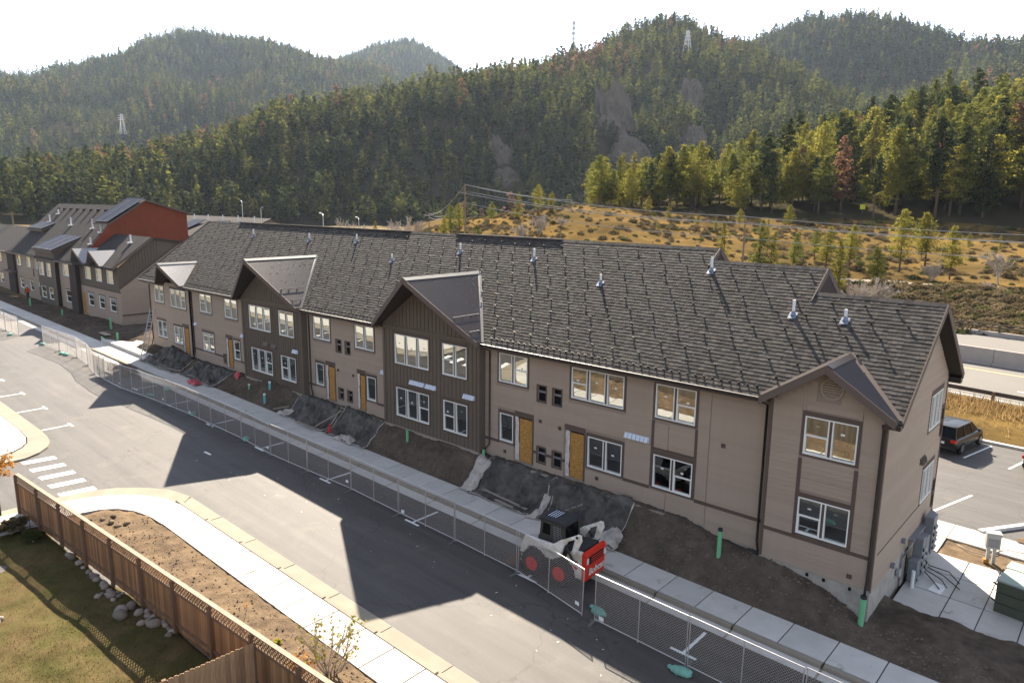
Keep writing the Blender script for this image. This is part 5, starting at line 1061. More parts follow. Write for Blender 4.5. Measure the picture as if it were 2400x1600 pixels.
for x0,x1,y0,y1,z0,zz in ((-100.3,-92.6,1.7,6.1,6.25,8.1),(-113.5,-107.0,4.9,8.3,8.3,9.6)):
    mb=MB(); mb.prism([(x0,y0,z0),(x1,y0,z0),(x1,y1,zz),(x0,y1,zz)],(0,0,-.25)); P('shed_dormer',mb,M['fascia'])
    mb=MB(); mb.add([(x1-.25,y0+.3,z2(y0+.3)-.5),(x1-.25,y1,zz-.2),(x1-.25,y0+.3,z0)],[(0,1,2)]); mb.add([(x0+.25,y0+.35,z2(y0)-.4),(x1-.25,y0+.35,z2(y0)-.4),(x1-.25,y0+.35,z0),(x0+.25,y0+.35,z0)],[(0,1,2,3)]); P('dormer_wall',mb,M['batten'])
    solar([(x0+.1,y0+.1,z0+.16),(x1-.1,y0+.1,z0+.16),(x1-.1,y1-.1,zz+.12),(x0+.1,y1-.1,zz+.12)],3)
for a,b in ((-112.6,-100.3),(-92.6,-86.2),(-135,-113)): mb=MB(); mb.box(a,b,1.9,2.02,5.02,5.2); P('gutter',mb,M['gutterm'])
for x in (-99.95,-93.1,-85.95,-112.0): mb=MB(); mb.tube([(x,2.05 if x>-99 else 2.3,5.1),(x,2.3,4.8),(x,2.3,-.5)],.07,6); P('downspout',mb,M['gutterm'])
mb=MB(); mb.box(-85.6,-84.75,Yf-.03,Yf-.01,-.5,1.95); P('door_panel',mb,M['osb'])
for k in range(12): mb=MB(); mb.box(-108.5+.0,-108.3,2.46,2.49,.3+.0*k,1.5); 
for x,z in ((-101.3,2.0),(-101.0,2.0),(-103.4,2.4),(-101.5,.1),(-101.1,.1)): mb=MB(); mb.box(x,x+.2,2.44,2.49,z,z+1.1); P('louvre',mb,M['trim'])
B=Bsave
# ------------------------------------------------------------------ buildings behind
def house(name,label,x0,x1,y0,y1,z0,ze,zr_,wm,rm,ov=.6):
    t=thing(name,label,'building',((x0+x1)/2,(y0+y1)/2,z0)); c=Vector(t.location)
    o=lambda *p: Vector(p)-c
    mb=MB(); ym=(y0+y1)/2
    mb.add([o(x0,y0,z0),o(x1,y0,z0),o(x1,y1,z0),o(x0,y1,z0),o(x0,y0,ze),o(x1,y0,ze),o(x1,y1,ze),o(x0,y1,ze),o(x0,ym,zr_-.2),o(x1,ym,zr_-.2)],[(0,1,5,4),(2,3,7,6),(1,2,6,9,5),(3,0,4,8,7)]); obj('wall',mb,wm,t)
    mb=MB(); k=(zr_-ze)/(ym-y0)*ov
    mb.prism([o(x0-ov,y0-ov,ze-k),o(x1+ov,y0-ov,ze-k),o(x1+ov,ym,zr_),o(x0-ov,ym,zr_)],(0,0,-.25)); mb.prism([o(x0-ov,ym,zr_),o(x1+ov,ym,zr_),o(x1+ov,y1+ov,ze-k),o(x0-ov,y1+ov,ze-k)],(0,0,-.25)); obj('roof',mb,rm,t)
    return t,c
t,c=house('grey_roofed_building','grey roofed building behind the red gable wall',-152,-116,36,52,-1.5,6.2,9.2,M['tan'],M['roof2'])
for k in range(6):
    x=-148+6*k; mb=MB(); mb.tube([Vector((x,42,8.0))-c,Vector((x,42,9.6))-c],.1,6); obj('vent_pipe',mb,M['pvc'],t)
for x in (-140,-130,-122):
    mb=MB(); mb.prism([Vector(p)-c for p in ((x,37,6.9),(x+5,37,6.9),(x+5,41,8.6),(x,41,8.6))],(0,0,-.1)); obj('solar_panel',mb,M['solar'],t)
t,c=house('tan_building','tan building with bright window between red wall and long roof',-90,-76,15.2,26,-1.5,7.2,9.4,M['tan'],M['roof2'],.4)
mb=MB(); mb.box(13.95-7-6.9+.0,13.95-7,-5.2,-3.4,6.8,8.0); 
q=MB(); a=Vector((-75.98,17.5,5.9))-c; q.box(a.x,a.x+.06,a.y,a.y+1.6,a.z,a.z+1.2); wv=obj('window',q,M['white'],t); q=MB(); q.box(a.x+.06,a.x+.07,a.y+.12,a.y+1.48,a.z+.12,a.z+1.08); obj('pane',q,M['signy'],wv)
t,c=house('metal_shed','small shed with pale ribbed metal roof behind the long roof',-112,-104,37,43,-1.5,6.4,7.6,M['tan'],M['flash'],.3)
for k in range(18):
    x=-112+.46*k; mb=MB(); mb.beam(Vector((x,36.9,6.36))-c,Vector((x,40,7.63))-c,.06,.06); obj('roof_rib',mb,M['flash'],t)
# ------------------------------------------------------------------ temporary chain link panels
PL,PH=3.66,1.83
mb=MB(); mb.tube([(0,0,.08),(PL,0,.08)],.018,6); mb.tube([(0,0,PH),(PL,0,PH)],.018,6); FR_H=mesh('frame_rails',mb,M['galv'])
mb=MB(); mb.tube([(0,0,0),(0,0,PH)],.019,6); POST=mesh('upright',mb,M['galv'])
mb=MB(); s=.1; n=int((PL+PH)/s)
for k in range(n):
    for sg in (1,-1):
        x0=k*s-PH if sg>0 else k*s; a=(x0,.1) if sg>0 else (x0,.1); b=(x0+PH-.12,PH-.02) if sg>0 else (x0-PH+.12,PH-.02)
        # clip to the panel
        def at(x): f=(x-a[0])/(b[0]-a[0]); return a[1]+f*(b[1]-a[1])
        lo,hi=min(a[0],b[0]),max(a[0],b[0]); lo2,hi2=max(lo,.02),min(hi,PL-.02)
        if hi2-lo2<.03: continue
        r=.0042; y=.004*sg; p,q=Vector((lo2,y,at(lo2))),Vector((hi2,y,at(hi2))); d=(q-p).normalized(); u=Vector((0,1,0)); v=d.cross(u)
        ring=[u*r,(v*.87-u*.5)*r,(-v*.87-u*.5)*r]; mb.add([p+t for t in ring]+[q+t for t in ring],[(0,1,4,3),(1,2,5,4),(2,0,3,5)])
LINK=mesh('chain_link',mb,M['wire'])
mb=MB(); mb.box(-.05,.05,-.42,.42,.0,.035); mb.box(-.12,.12,-.05,.05,.0,.04); mb.tube([(0,0,.03),(0,0,.3)],.016,6); FOOT=mesh('stand',mb,M['footplate'])
FP=[[(-87.5,-6.9),(-83.9,-6.8),(-80.3,-6.55),(-76.6,-6.35)],[(-70.2,-6.05),(-66.7,-5.75),(-63.0,-5.5),(-59.4,-5.8),(-55.9,-6.5),(-53.2,-6.65),(-49.98,-6.68),(-46.8,-6.35),(-43.7,-6.12),(-40.6,-5.95),(-37.4,-5.92),(-33.65,-5.88),(-30.04,-6.05),(-26.54,-5.92),(-22.86,-5.74),(-19.03,-5.82),(-15.21,-5.83),(-11.49,-5.93),(-7.75,-6.6)],[(-7.3,-6.53),(-3.62,-6.56),(.05,-6.6),(3.7,-6.65)]]
names=[]
plist=[(a,b) for run in FP for a,b in zip(run[:-1],run[1:])]
ordn=['first','second','third','fourth','fifth','sixth','seventh','eighth','ninth','tenth','eleventh','twelfth','thirteenth','fourteenth','fifteenth','sixteenth','seventeenth','eighteenth','nineteenth','twentieth','twenty first','twenty second','twenty third','twenty fourth']
gap=[i for i,(a,b) in enumerate(plist) if a==(-7.3,-6.53)][0]
for i,(a,b) in enumerate(plist):
    L=math.hypot(b[0]-a[0],b[1]-a[1])-.07; ang=math.atan2(b[1]-a[1],b[0]-a[0]); za,zb=lotz(a[0]),lotz(b[0])
    if i>=gap: lb='chain link panel, %s right of the gap'%ordn[i-gap]
    elif i==gap-1: lb='chain link panel standing in front of the loader, left of the gap'
    else: lb='chain link panel, %s left of the loader'%ordn[gap-2-i]
    t=thing('temporary_fence',lb,'fence',(a[0],a[1],za+.03),ang,'temporary chain link panels along the road'); t.rotation_euler=(random.uniform(-.02,.02),-math.atan2(zb-za,L),ang); t.scale=(L/PL,1,1)
    link('frame_rails',FR_H,t); link('chain_link',LINK,t,(0,0,0))
    for x in (0,PL*.5,PL): link('upright',POST,t,(x,0,0))
    if i%2==0 or i>=gap-1:
        s_=MB(); s_.box(PL-.35,PL-.15,-.03,-.02,.32,.45) if i%3 else s_.box(.2,.4,-.03,-.02,.15,.3); obj('tag_plate',s_,M['sticker'],t)
    f=thing('fence_stand','steel foot at the left end of '+lb.replace('chain link panel, ','the panel ').replace('chain link panel standing in front of the loader, left of the gap','the panel before the loader'),'stand',(a[0]-.02,a[1],za),ang+.15,'steel feet of the chain link panels'); link('plate',FOOT,f)
# sandbags
def blob(name,m,sx,sy,sz,loc,rz=0,parent=None,seed=0,amp=.25,sub=3,sc=2.):
    bm=bmesh.new(); bmesh.ops.create_icosphere(bm,subdivisions=sub,radius=1)
    for v in bm.verts:
        c=v.co.copy(); k=1+amp*float(fbm(c.x*sc+seed*3.7+c.z,c.y*sc+c.z*1.7+seed,3)); v.co=Vector((c.x*k*sx,c.y*k*sy,c.z*k*sz))
        if name!='boulder' and v.co.z<-sz*.55: v.co.z=-sz*.55
    me=bpy.data.meshes.new(name); bm.to_mesh(me); bm.free(); me.materials.append(m); me.shade_smooth(); return link(name,me,parent,loc,(0,0,rz))
SB=[(-3.62,-6.92,'green sandbag in front of the second panel right of the gap'),(-7.5,-6.0,'green sandbag in the gap right of the loader'),(-33.4,-5.75,'green sandbag by the panel opposite the middle tarp'),(-40.4,-5.75,'green sandbag lying left of the white sign panel'),(-46.7,-5.9,'green sandbag beside the panel near the dirt mound'),(-47.5,-4.4,'green sandbag lying behind the panels on the gutter'),(-64.6,-5.9,'green sandbag, right one of the pair by the bent fence'),(-65.3,-6.0,'green sandbag, left one of the pair by the bent fence'),(-77.5,-6.9,'green sandbag at the far left fence run'),(-70.6,-6.0,'green sandbag at the open end of the left fence run')]
for i,(x,y,lb) in enumerate(SB):
    t=thing('sandbag',lb,'sandbag',(x,y,lotz(x)),random.uniform(-.6,.6),'green sandbags on the fence feet'); blob('bag',M['bag'],.36,.2,.14,(0,0,.075),0,t,i); blob('tied_neck',M['bag'],.09,.1,.06,(-.4,.05,.08),.5,t,i+9)
# ------------------------------------------------------------------ skid steer loader
def poly_y(mb,pts,y0,y1): mb.prism([(x,y0,z) for x,z in pts],(0,y1-y0,0))
K=thing('skid_steer_loader','white and red skid steer loader parked between kerb and chain link panels','loader',(-10.35,-4.68,lotz(-10.35)+.01),math.pi+.05)
K.scale=(1.14,1.14,1.14)
def kp(name,mb,m,parent=None,**k): return obj(name,mb,M[m],parent or K,**k)
mb=MB(); poly_y(mb,[(.95,.25),(.95,.7),(.5,.95),(-1.28,1.0),(-1.3,.4),(-1.1,.22)],-.46,.46); kp('chassis',mb,'char',bevel=.03)
for sg in (1,-1):
    y0,y1=(.47,.62) if sg>0 else (-.62,-.47)
    mb=MB(); poly_y(mb,[(-1.32,.42),(-.98,.4),(-.82,.62),(-.62,.9),(-.75,1.2),(-.95,1.36),(-1.32,1.38)],y0,y1); kp('side_panel',mb,'bwhite',bevel=.03)
    mb=MB(); poly_y(mb,[(.85,.72),(.62,1.0),(-.1,.98),(-.42,.86),(-.25,.76),(.3,.74)],y0,y1); kp('step_panel',mb,'bwhite',bevel=.02)
    a0,a1=(.62,.76) if sg>0 else (-.76,-.62)
    mb=MB(); poly_y(mb,[(.98,1.36),(1.02,1.14),(.86,1.02),(.3,1.12),(-.25,1.12),(-.42,.98),(-.52,1.02),(-.62,1.35),(-.78,1.6),(-.68,1.7),(-.5,1.62),(-.2,1.38),(.4,1.36)],a0,a1); kp('lift_arm',mb,'bwhite',bevel=.02)
    mb=MB(); poly_y(mb,[(1.02,1.3),(1.25,.55),(1.15,.35),(1.0,.42),(.84,1.05)],a0+.02*sg*0,a1); kp('arm_knee',mb,'bwhite',bevel=.02)
    mb=MB(); poly_y(mb,[(-.98,1.3),(-1.12,1.3),(-1.34,1.82),(-1.30,2.02),(-1.16,2.02),(-1.1,1.8)],a0,a1); kp('tower',mb,'bwhite',bevel=.02)
    mb=MB(); mb.beam((-.62,(a0+a1)/2,1.62),(-1.2,(a0+a1)/2,1.96),.09,.1); kp('tower_link',mb,'bwhite')
    mb=MB(); mb.tube([(-1.05,(a0+a1)/2+.04*sg,1.05),(-.72,(a0+a1)/2+.04*sg,1.52)],.045,8); kp('cylinder',mb,'char')
    mb=MB(); mb.lathe([(.05,-.02),(.05,.02)],(-1.2,a1 if sg>0 else a0,1.95),10,'y'); kp('pin',mb,'black')
    for wx in (.58,-.57):
        yc=.72*sg; mb=MB(); mb.lathe([(.24,-.16),(.42,-.16),(.475,-.12),(.48,0),(.475,.12),(.42,.16),(.24,.16)],(0,0,0),24,'y')
        w_=kp('wheel',mb,'black',loc=(wx,yc,.48),smooth=False)
        for j in range(16):
            t_=j*math.pi/8; l=MB(); l.beam((math.cos(t_)*.475,-.14,math.sin(t_)*.475),(math.cos(t_+.18)*.48,.14,math.sin(t_+.18)*.48),.05,.05,(math.cos(t_),0,math.sin(t_))); obj('tread',l,M['black'],w_)
        l=MB(); l.lathe([(.25,.16*sg),(.24,.178*sg),(.13,.166*sg),(.1,.19*sg),(.0,.192*sg)],(0,0,0),20,'y'); obj('rim',l,M['bred'],w_)
mb=MB(); poly_y(mb,[(-1.3,.36),(-1.3,1.3),(-1.36,1.42),(-1.46,1.42),(-1.5,1.3),(-1.46,.36)],-.62,.62); d=kp('rear_door',mb,'bred',bevel=.05)
mb=MB(); mb.box(-1.508,-1.49,-.46,.46,.95,1.24); obj('grille',mb,M['black'],d)
for z in (1.01,1.09,1.17): mb=MB(); mb.box(-1.516,-1.508,-.44,.3,z-.012,z+.012); obj('grille_bar',mb,M['bred'],d)
for y in (-.52,.52): mb=MB(); mb.box(-1.512,-1.495,y-.05,y+.05,1.0,1.2); obj('tail_light',mb,M['bwhite'],d)
def text(body,size,m,parent,mtx,name='lettering',ext=.004):
    cu=bpy.data.curves.new('t','FONT'); cu.body=body; cu.size=size; cu.extrude=ext; cu.align_x='CENTER'; cu.align_y='CENTER'; cu.shear=.15; cu.offset=.006
    o=bpy.data.objects.new('t',cu); COL.objects.link(o); dg=bpy.context.evaluated_depsgraph_get(); me=bpy.data.meshes.new_from_object(o.evaluated_get(dg)); bpy.data.objects.remove(o); me.materials.clear(); me.materials.append(m)
    r=link(name,me,parent); r.matrix_local=mtx; return r
# reads from behind the machine: text right = local -y ... seen from -x looking +x
text('Bobcat',.34,M['bwhite'],d,Matrix(((0,0,-1,-1.512),(-1,0,0,0),(0,1,0,.68),(0,0,0,1))))
for b_,x_,z_,s_ in (('S650',-1.0,.98,.15),):
    text(b_,s_,M['char'],K,Matrix(((-1,0,0,x_),(0,0,1,.623),(0,1,0,z_),(0,0,0,1))))
mb=MB(); mb.add([(-.9,.625,.88),(-1.2,.625,.8),(-1.1,.625,.7)],[(0,1,2)]); kp('red_flash',mb,'bred')
mb=MB(); poly_y(mb,[(-.55,1.0),(-.55,1.36),(-1.3,1.44),(-1.3,1.0)],-.5,.5); kp('engine_hood',mb,'char',bevel=.03)
mb=MB()
for y0,y1 in ((-.46,-.40),(.40,.46)): poly_y(mb,[(.62,.95),(.70,1.05),(.55,1.5),(.50,2.02),(.42,2.02),(.46,1.5),(.58,1.05),(.5,.95)],y0,y1); poly_y(mb,[(-.55,.95),(-.48,2.02),(-.36,2.02),(-.40,.95)],y0,y1); mb.box(-.5,.5,y0,y1,1.92,2.0); mb.box(-.5,.55,y0,y1,.95,1.15); mb.box(.02,.1,y0,y1,1.15,1.92)
kp('cab_frame',mb,'khaki')
mb=MB()
for sg in (1,-1): mb.box(-.47,.5,.405*sg-.008,.405*sg+.008,1.1,1.95)
kp('cab_window',mb,'carglass')
mb=MB()
for sg in (1,-1): mb.box(.1,.52,.44*sg-.012,.44*sg+.012,1.1,1.5)
kp('cab_side',mb,'khaki')
for sg in (1,-1):
    mb=MB(); mb.tube([(-.5,.6*sg,1.35),(-.2,.64*sg,1.22),(.3,.66*sg,1.18),(.9,.66*sg,1.12)],.018,6); kp('hydraulic_hose',mb,'black',smooth=True)
mb=MB(); poly_y(mb,[(.6,2.02),(.6,2.07),(.4,2.12),(-.45,2.11),(-.56,2.05),(-.56,2.0)],-.48,.48); c_=kp('cab_roof',mb,'char',bevel=.04)
mb=MB(); mb.box(.0,.42,-.3,.3,2.118,2.124); obj('roof_hatch',mb,M['carglass'],c_)
for k in range(4): mb=MB(); mb.box(.02+.1*k,.05+.1*k,-.28,.28,2.124,2.13); obj('hatch_bar',mb,M['bluevent'],c_)
mb=MB(); mb.box(-.46,-.44,-.4,.4,1.1,1.92); kp('rear_window',mb,'carglass'); mb=MB(); mb.box(-.4,.3,-.38,.38,.9,1.3); mb.box(-.4,-.25,-.25,.25,1.3,1.75); kp('seat',mb,'black')
for sg in (1,-1):
    for k in range(7): mb=MB(); mb.box(-.36+.06*k+.0,-.352+.06*k,.43*sg-.006,.43*sg+.006,1.2,1.9); kp('window_bar',mb,'ltgrey')
    for k in range(9): mb=MB(); mb.box(-.38,.0,.43*sg-.005,.43*sg+.005,1.22+.08*k,1.228+.08*k); kp('window_bar',mb,'ltgrey')
mb=MB(); poly_y(mb,[(1.1,.72),(1.18,.72),(1.16,.25),(1.3,.06),(1.85,.02),(1.85,.05),(1.34,.1),(1.2,.28)],-.85,.85)
for y in (-.85,.83): poly_y(mb,[(1.12,.72),(1.16,.06),(1.8,.03),(1.5,.5)],y,y+.02)
kp('bucket',mb,'rust')
# ------------------------------------------------------------------ cars
def loft(rows):
    mb=MB(); n=len(rows[0]); vs=[p for r in rows for p in r]; fs=[(i*n+j,i*n+(j+1)%n,(i+1)*n+(j+1)%n,(i+1)*n+j) for i in range(len(rows)-1) for j in range(n)]
    fs+=[tuple(range(n))[::-1],tuple((len(rows)-1)*n+j for j in range(n))]; mb.add(vs,fs,0); return mb
def car(name,label,loc,rz,paint):
    t=thing(name,label,'car',loc,rz)
    st=[(-2.36,.72,.5,.98),(-2.3,.86,.4,1.06),(-1.9,.94,.3,1.09),(-1.0,.96,.28,1.08),(.6,.96,.28,1.06),(1.4,.94,.3,1.02),(2.0,.88,.34,.93),(2.3,.74,.42,.82),(2.37,.6,.5,.74)]
    rows=[]
    for x,hw_,zb,zt in st:
        m_=(zb+zt)/2; rows.append([(x,-hw_*.9,zb),(x,-hw_,zb+.12),(x,-hw_,m_+.05),(x,-hw_*.93,zt-.05),(x,-hw_*.8,zt),(x,hw_*.8,zt),(x,hw_*.93,zt-.05),(x,hw_,m_+.05),(x,hw_,zb+.12),(x,hw_*.9,zb)])
    b_=obj('body',loft(rows),M[paint],t,smooth=True); sb=b_.modifiers.new('s','SUBSURF'); sb.levels=2; sb.render_levels=2
    gh=[(-2.22,.80,1.05,-2.22),(-1.98,.70,1.58,0),(-1.9,.68,1.66,0)]
    base=[(-2.25,.82),(-1.2,.86),(.3,.85),(1.15,.78)]; topp=[(-1.92,.66),(-1.1,.70),(-.1,.70),(.35,.64)]
    rows=[[(x,-w_,1.05),(tx,-tw,1.66),(tx,tw,1.66),(x,w_,1.05)] for (x,w_),(tx,tw) in zip(base,topp)]
    obj('cabin_glass',loft(rows),M['carglass'],t)
    rows=[[(x,-w_-.01,1.65),(x,-w_+.06,1.715+.0*i),(x,w_-.06,1.715),(x,w_+.01,1.65)] for i,(x,w_) in enumerate([(-2.08,.66),(-1.1,.71),(-.1,.71),(.38,.64)])]
    r_=obj('roof',loft(rows),M[paint],t,smooth=True,bevel=.02)
    for sg in (-1,1):
        for (x,w_),(tx,tw) in ((base[0],topp[0]),((-1.0,.87),(-.95,.71)),((.2,.86),(.0,.71)),(base[3],topp[3])):
            mb=MB(); mb.beam((x,sg*(w_+.005),1.04),(tx,sg*(tw+.005),1.67),.09,.03,(0,sg,0)); obj('pillar',mb,M[paint],t)
        mb=MB(); mb.beam((-1.9,sg*.70,1.72),(.2,sg*.70,1.72),.04,.05); obj('roof_rail',mb,M['alloy'],t)
        mb=MB(); mb.box(.75,.95,sg*.95-.12*(sg<0),sg*.95+.12*(sg>0),1.05,1.2); obj('mirror',mb,M[paint],t)
        mb=MB(); mb.box(-2.37,-2.2,sg*.72-.14,sg*.72+.14,.82,1.0); obj('tail_light',mb,M['bred'],t)
        for wx in (-1.42,1.42):
            mb=MB(); mb.lathe([(.2,-.11),(.33,-.11),(.36,-.07),(.36,.07),(.33,.11),(.2,.11)],(0,0,0),22,'y'); q=obj('wheel',mb,M['black'],t,loc=(wx,sg*.86,.36)); mb=MB(); mb.lathe([(.25,.105*sg),(.25,.115*sg),(.07,.12*sg),(.0,.12*sg)],(0,0,0),18,'y'); obj('rim',mb,M['alloy'],q)
    mb=MB(); mb.box(-2.385,-2.36,-.26,.26,.68,.82); obj('number_plate',mb,M['sticker'],t); mb=MB(); mb.box(-2.4,-2.3,-.8,.8,.38,.55); obj('bumper',mb,M['char'],t)
    return t
car('parked_car','black SUV parked behind the end wall',(-2.05,25.0,lotz(-2)),rad(80),'carpaint')
car('parked_car','white car cut off by the right edge of the photograph',(2.95,24.8,lotz(3)),rad(80),'carwhite')
# ------------------------------------------------------------------ pipes
def pipe(x,y,z0,h,m,label,r=.075,cap='char',lean=(0,0)):
    t=thing('pipe',label,'pipe',(x,y,z0),0,'upright pipes in the dirt'); mb=MB(); mb.tube([(0,0,-.3),(lean[0],lean[1],h)],r,14); obj('tube',mb,M[m],t,smooth=False)
    if cap: mb=MB(); mb.tube([(lean[0],lean[1],h-.08),(lean[0],lean[1],h+.02)],r*1.12,14); obj('cap',mb,M[cap],t)
dz=lambda x,y: float(dirtz(x,y))
pipe(-5.45,-.75,dz(-5.45,-.75),1.12,'green','tall green pipe with black cap standing in the dirt near the right downspout',.085)
pipe(-24.3,-.85,dz(-24.3,-.85),.62,'green','green pipe standing in the dirt in front of the central dark bay',.075,None)
pipe(-.12,-.62,-2.0,1.25,'green','green pipe catching the downspout at the right corner',.095,'char',(.02,0)); pipe(-4.15,-.28,-1.25,.62,'green','green pipe under the downspout left of the right bay',.08,'char'); pipe(-18.9,-.25,-.6,.55,'green','short green pipe under the downspout right of the central bay',.075,None)
pipe(-38.6,-1.55,dz(-38.6,-1.55),.62,'teal','teal pipe with white collar nearest the walk by the mound',.08,'pvc'); pipe(-38.9,-.95,dz(-38.9,-.95),.5,'teal','teal pipe with white collar behind its twin by the mound',.08,'pvc'); pipe(-41.6,-1.05,dz(-41.6,-1.05),.35,'green','short green pipe stub on top of the mound',.07,'pvc')
for x,y,h,lb in ((-73.5,1.0,1.2,'green pipe leaning near the far building corner'),(-66.5,-.9,.9,'green pipe beside the concrete path at left'),(-86,.3,.7,'thin green pipe in the dirt before the far building'),(-95.5,-.3,.9,'leftmost green pipe in the dirt before the far building')): pipe(x,y,dz(x,y),h,'green',lb,.1,None,(.08,0))
mb=MB(); mb.tube([(-69.4,-1.3,dz(-69.4,-1.3)+.1),(-66.8,-1.7,dz(-66.8,-1.7)+.1)],.09,8); tag(obj('loose_pipe',mb,M['green']),'green pipe lying in the dirt by the path at left','pipe')
t=thing('traffic_cone','red traffic cone by the middle tarp','cone',(-30.6,-1.75,lotz(-30.6)+.12)); mb=MB(); mb.lathe([(.13,.03),(.03,.68),(.02,.7)],(0,0,0),14); obj('body',mb,M['cone'],t); mb=MB(); mb.box(-.18,.18,-.18,.18,0,.03); obj('base',mb,M['cone'],t)
# ------------------------------------------------------------------ tarps and boards
def tarp(label,x0,x1,y0,y1,seed,m='tarp',lift=.08,bump=.12,name='tarp',res=.06):
    X=np.arange(x0,x1,res); Y=np.arange(y0,y1,res); g=[]
    for y in Y:
        row=[]
        for x in X:
            e=.42*float(fbm(x*1.6+seed,y*1.6)); u=(x-x0)/(x1-x0); v=(y-y0)/(y1-y0)
            xx=x+e*.8*(2*u-1); yy=y+e*(2*v-1)*.6; edge=min(u,1-u,v,1-v)*4
            z=max(float(dirtz(xx,yy)),float(lotz(xx)+.16))+.025+lift*min(1,edge)+bump*min(1,edge+.25)*(float(fbm(xx*1.3+seed*3,yy*1.5,3))+1.3*(.35-abs(float(fbm(xx*2.1+seed,yy*2.7,3))))+.5*(.3-abs(float(fbm(xx*5.3,yy*4.7+seed,2))))); row.append((xx,yy,z))
        g.append(row)
    mb=MB(); mb.grid(g); o=tag(obj(name,mb,M[m],smooth=True),label,'tarp' if name=='tarp' else 'plastic sheet')
    if name=='tarp':
        for row in (g[0],[r_[-1] for r_ in g],[r_[0] for r_ in g]):
            q=row[::3]; e=MB(); rr_=[.015+.05*abs(float(fbm(p[0]*2.3+seed,p[1]*2.3))) for p in q]; e.tube([(p[0],p[1],p[2]+.02) for p in q],rr_,6); obj('pale_edge',e,M['sheet'],o,smooth=True)
    return o
tarp('black tarp nearest the loader, beneath the right strand board door',-14.0,-9.6,-2.05,-.15,1.,lift=.14,bump=.38); tarp('black tarp below the left of the two right doors',-18.3,-13.7,-2.0,-.15,2.,lift=.1,bump=.26)
tarp('black tarp in front of the middle doors, left half',-35.8,-31.2,-2.0,-.15,3.,lift=.1,bump=.28); tarp('black tarp in front of the middle doors, right half beside the cone',-31.0,-27.0,-2.0,-.15,4.,lift=.1,bump=.3)
tarp('black tarp heaped over a dirt pile at the left end',-57.5,-51.5,-2.4,-.3,5.,lift=.35,bump=.4); tarp('black tarp crumpled behind the red plastic at left',-51.0,-45.5,-2.1,-.3,6.,lift=.2,bump=.3)
tarp('crumpled white plastic sheet beside the tarp nearest the loader',-10.9,-9.5,-2.05,-1.15,7.,'sheet',.2,.4,'plastic_sheet'); tarp('dirty white plastic rolled over the left edge of the right tarp',-18.9,-18.0,-2.0,-.35,8.,'sheet',.12,.25,'plastic_sheet'); tarp('white plastic sheet bunched right of the traffic cone',-29.6,-28.0,-2.1,-1.6,9.,'sheet',.16,.3,'plastic_sheet'); tarp('white plastic flap at the left edge of the middle tarp',-36.4,-35.4,-2.0,-1.3,10.,'sheet',.08,.2,'plastic_sheet',.06)
tarp('strip of dirty white plastic between the two right tarps',-14.25,-13.85,-2.0,-.9,13.,'sheet',.2,.2,'plastic_sheet',.06)
tarp('crumpled red plastic wrap on the walk at left',-48.4,-46.6,-2.7,-1.9,11.,'redplastic',.14,.3,'plastic_wrap',.06); tarp('scrap of red plastic wrap beside the left dark bay',-44.6,-43.8,-.8,-.35,12.,'redplastic',.12,.3,'plastic_wrap',.06)
def plank(a,b,w_,h_,label,m='lumber'):
    za=max(dz(*a),lotz(a[0])+.15)+.22; zb=max(dz(*b),lotz(b[0])+.15)+.22; mb=MB(); mb.beam((a[0],a[1],za),(b[0],b[1],zb),w_,h_); tag(obj('plank',mb,M[m]),label,'plank','loose boards on the tarps')
for a,b,lb in (((-17.6,-1.6),(-14.6,-1.75),'long grey board across the left one of the right tarps'),((-13.2,-1.5),(-12.0,-.9),'short board on the tarp nearest the loader'),((-31.9,-1.9),(-30.9,-.6),'board lying between the two middle tarps'),((-36.9,-1.9),(-35.9,-1.3),'short pale board beside the teal pipes'),((-56,-1.2),(-53,-1.0),'board on the heaped tarp at the left end'),((-52.8,-2.2),(-50.9,-1.9),'board on the lower edge of the heaped tarp'),((-49.5,-1.9),(-48.2,-1.8),'board end beside the red plastic'),((-33.5,-2.2),(-31.6,-2.25),'board along the walk edge of the middle tarp'),((-16.4,-2.0),(-15.2,-2.1),'dark board at the walk edge of the right tarps')): plank(a,b,.14,.04,lb)
plank((-71.5,-.6),(-68.8,-.9),.5,.06,'wide board lying in the dirt before the far building')
for a,b in (((-18.2,-.32),(-16.9,-.3)),((-15.6,-.3),(-13.8,-.28)),((-12.4,-.28),(-8.2,-.24)),((-34.5,-.35),(-33.4,-.33)),((-32.2,-.33),(-29.9,-.3)),((-28.9,-.3),(-27.2,-.28))):
    mb=MB(); mb.box(a[0],b[0],-.34,-.22,-.45,-.3); tag(obj('sill_board',mb,M['lumber']),'timber edging along the wall between X doors'.replace(' X',' the strand board'),'board','timber edging along the foot of the wall')
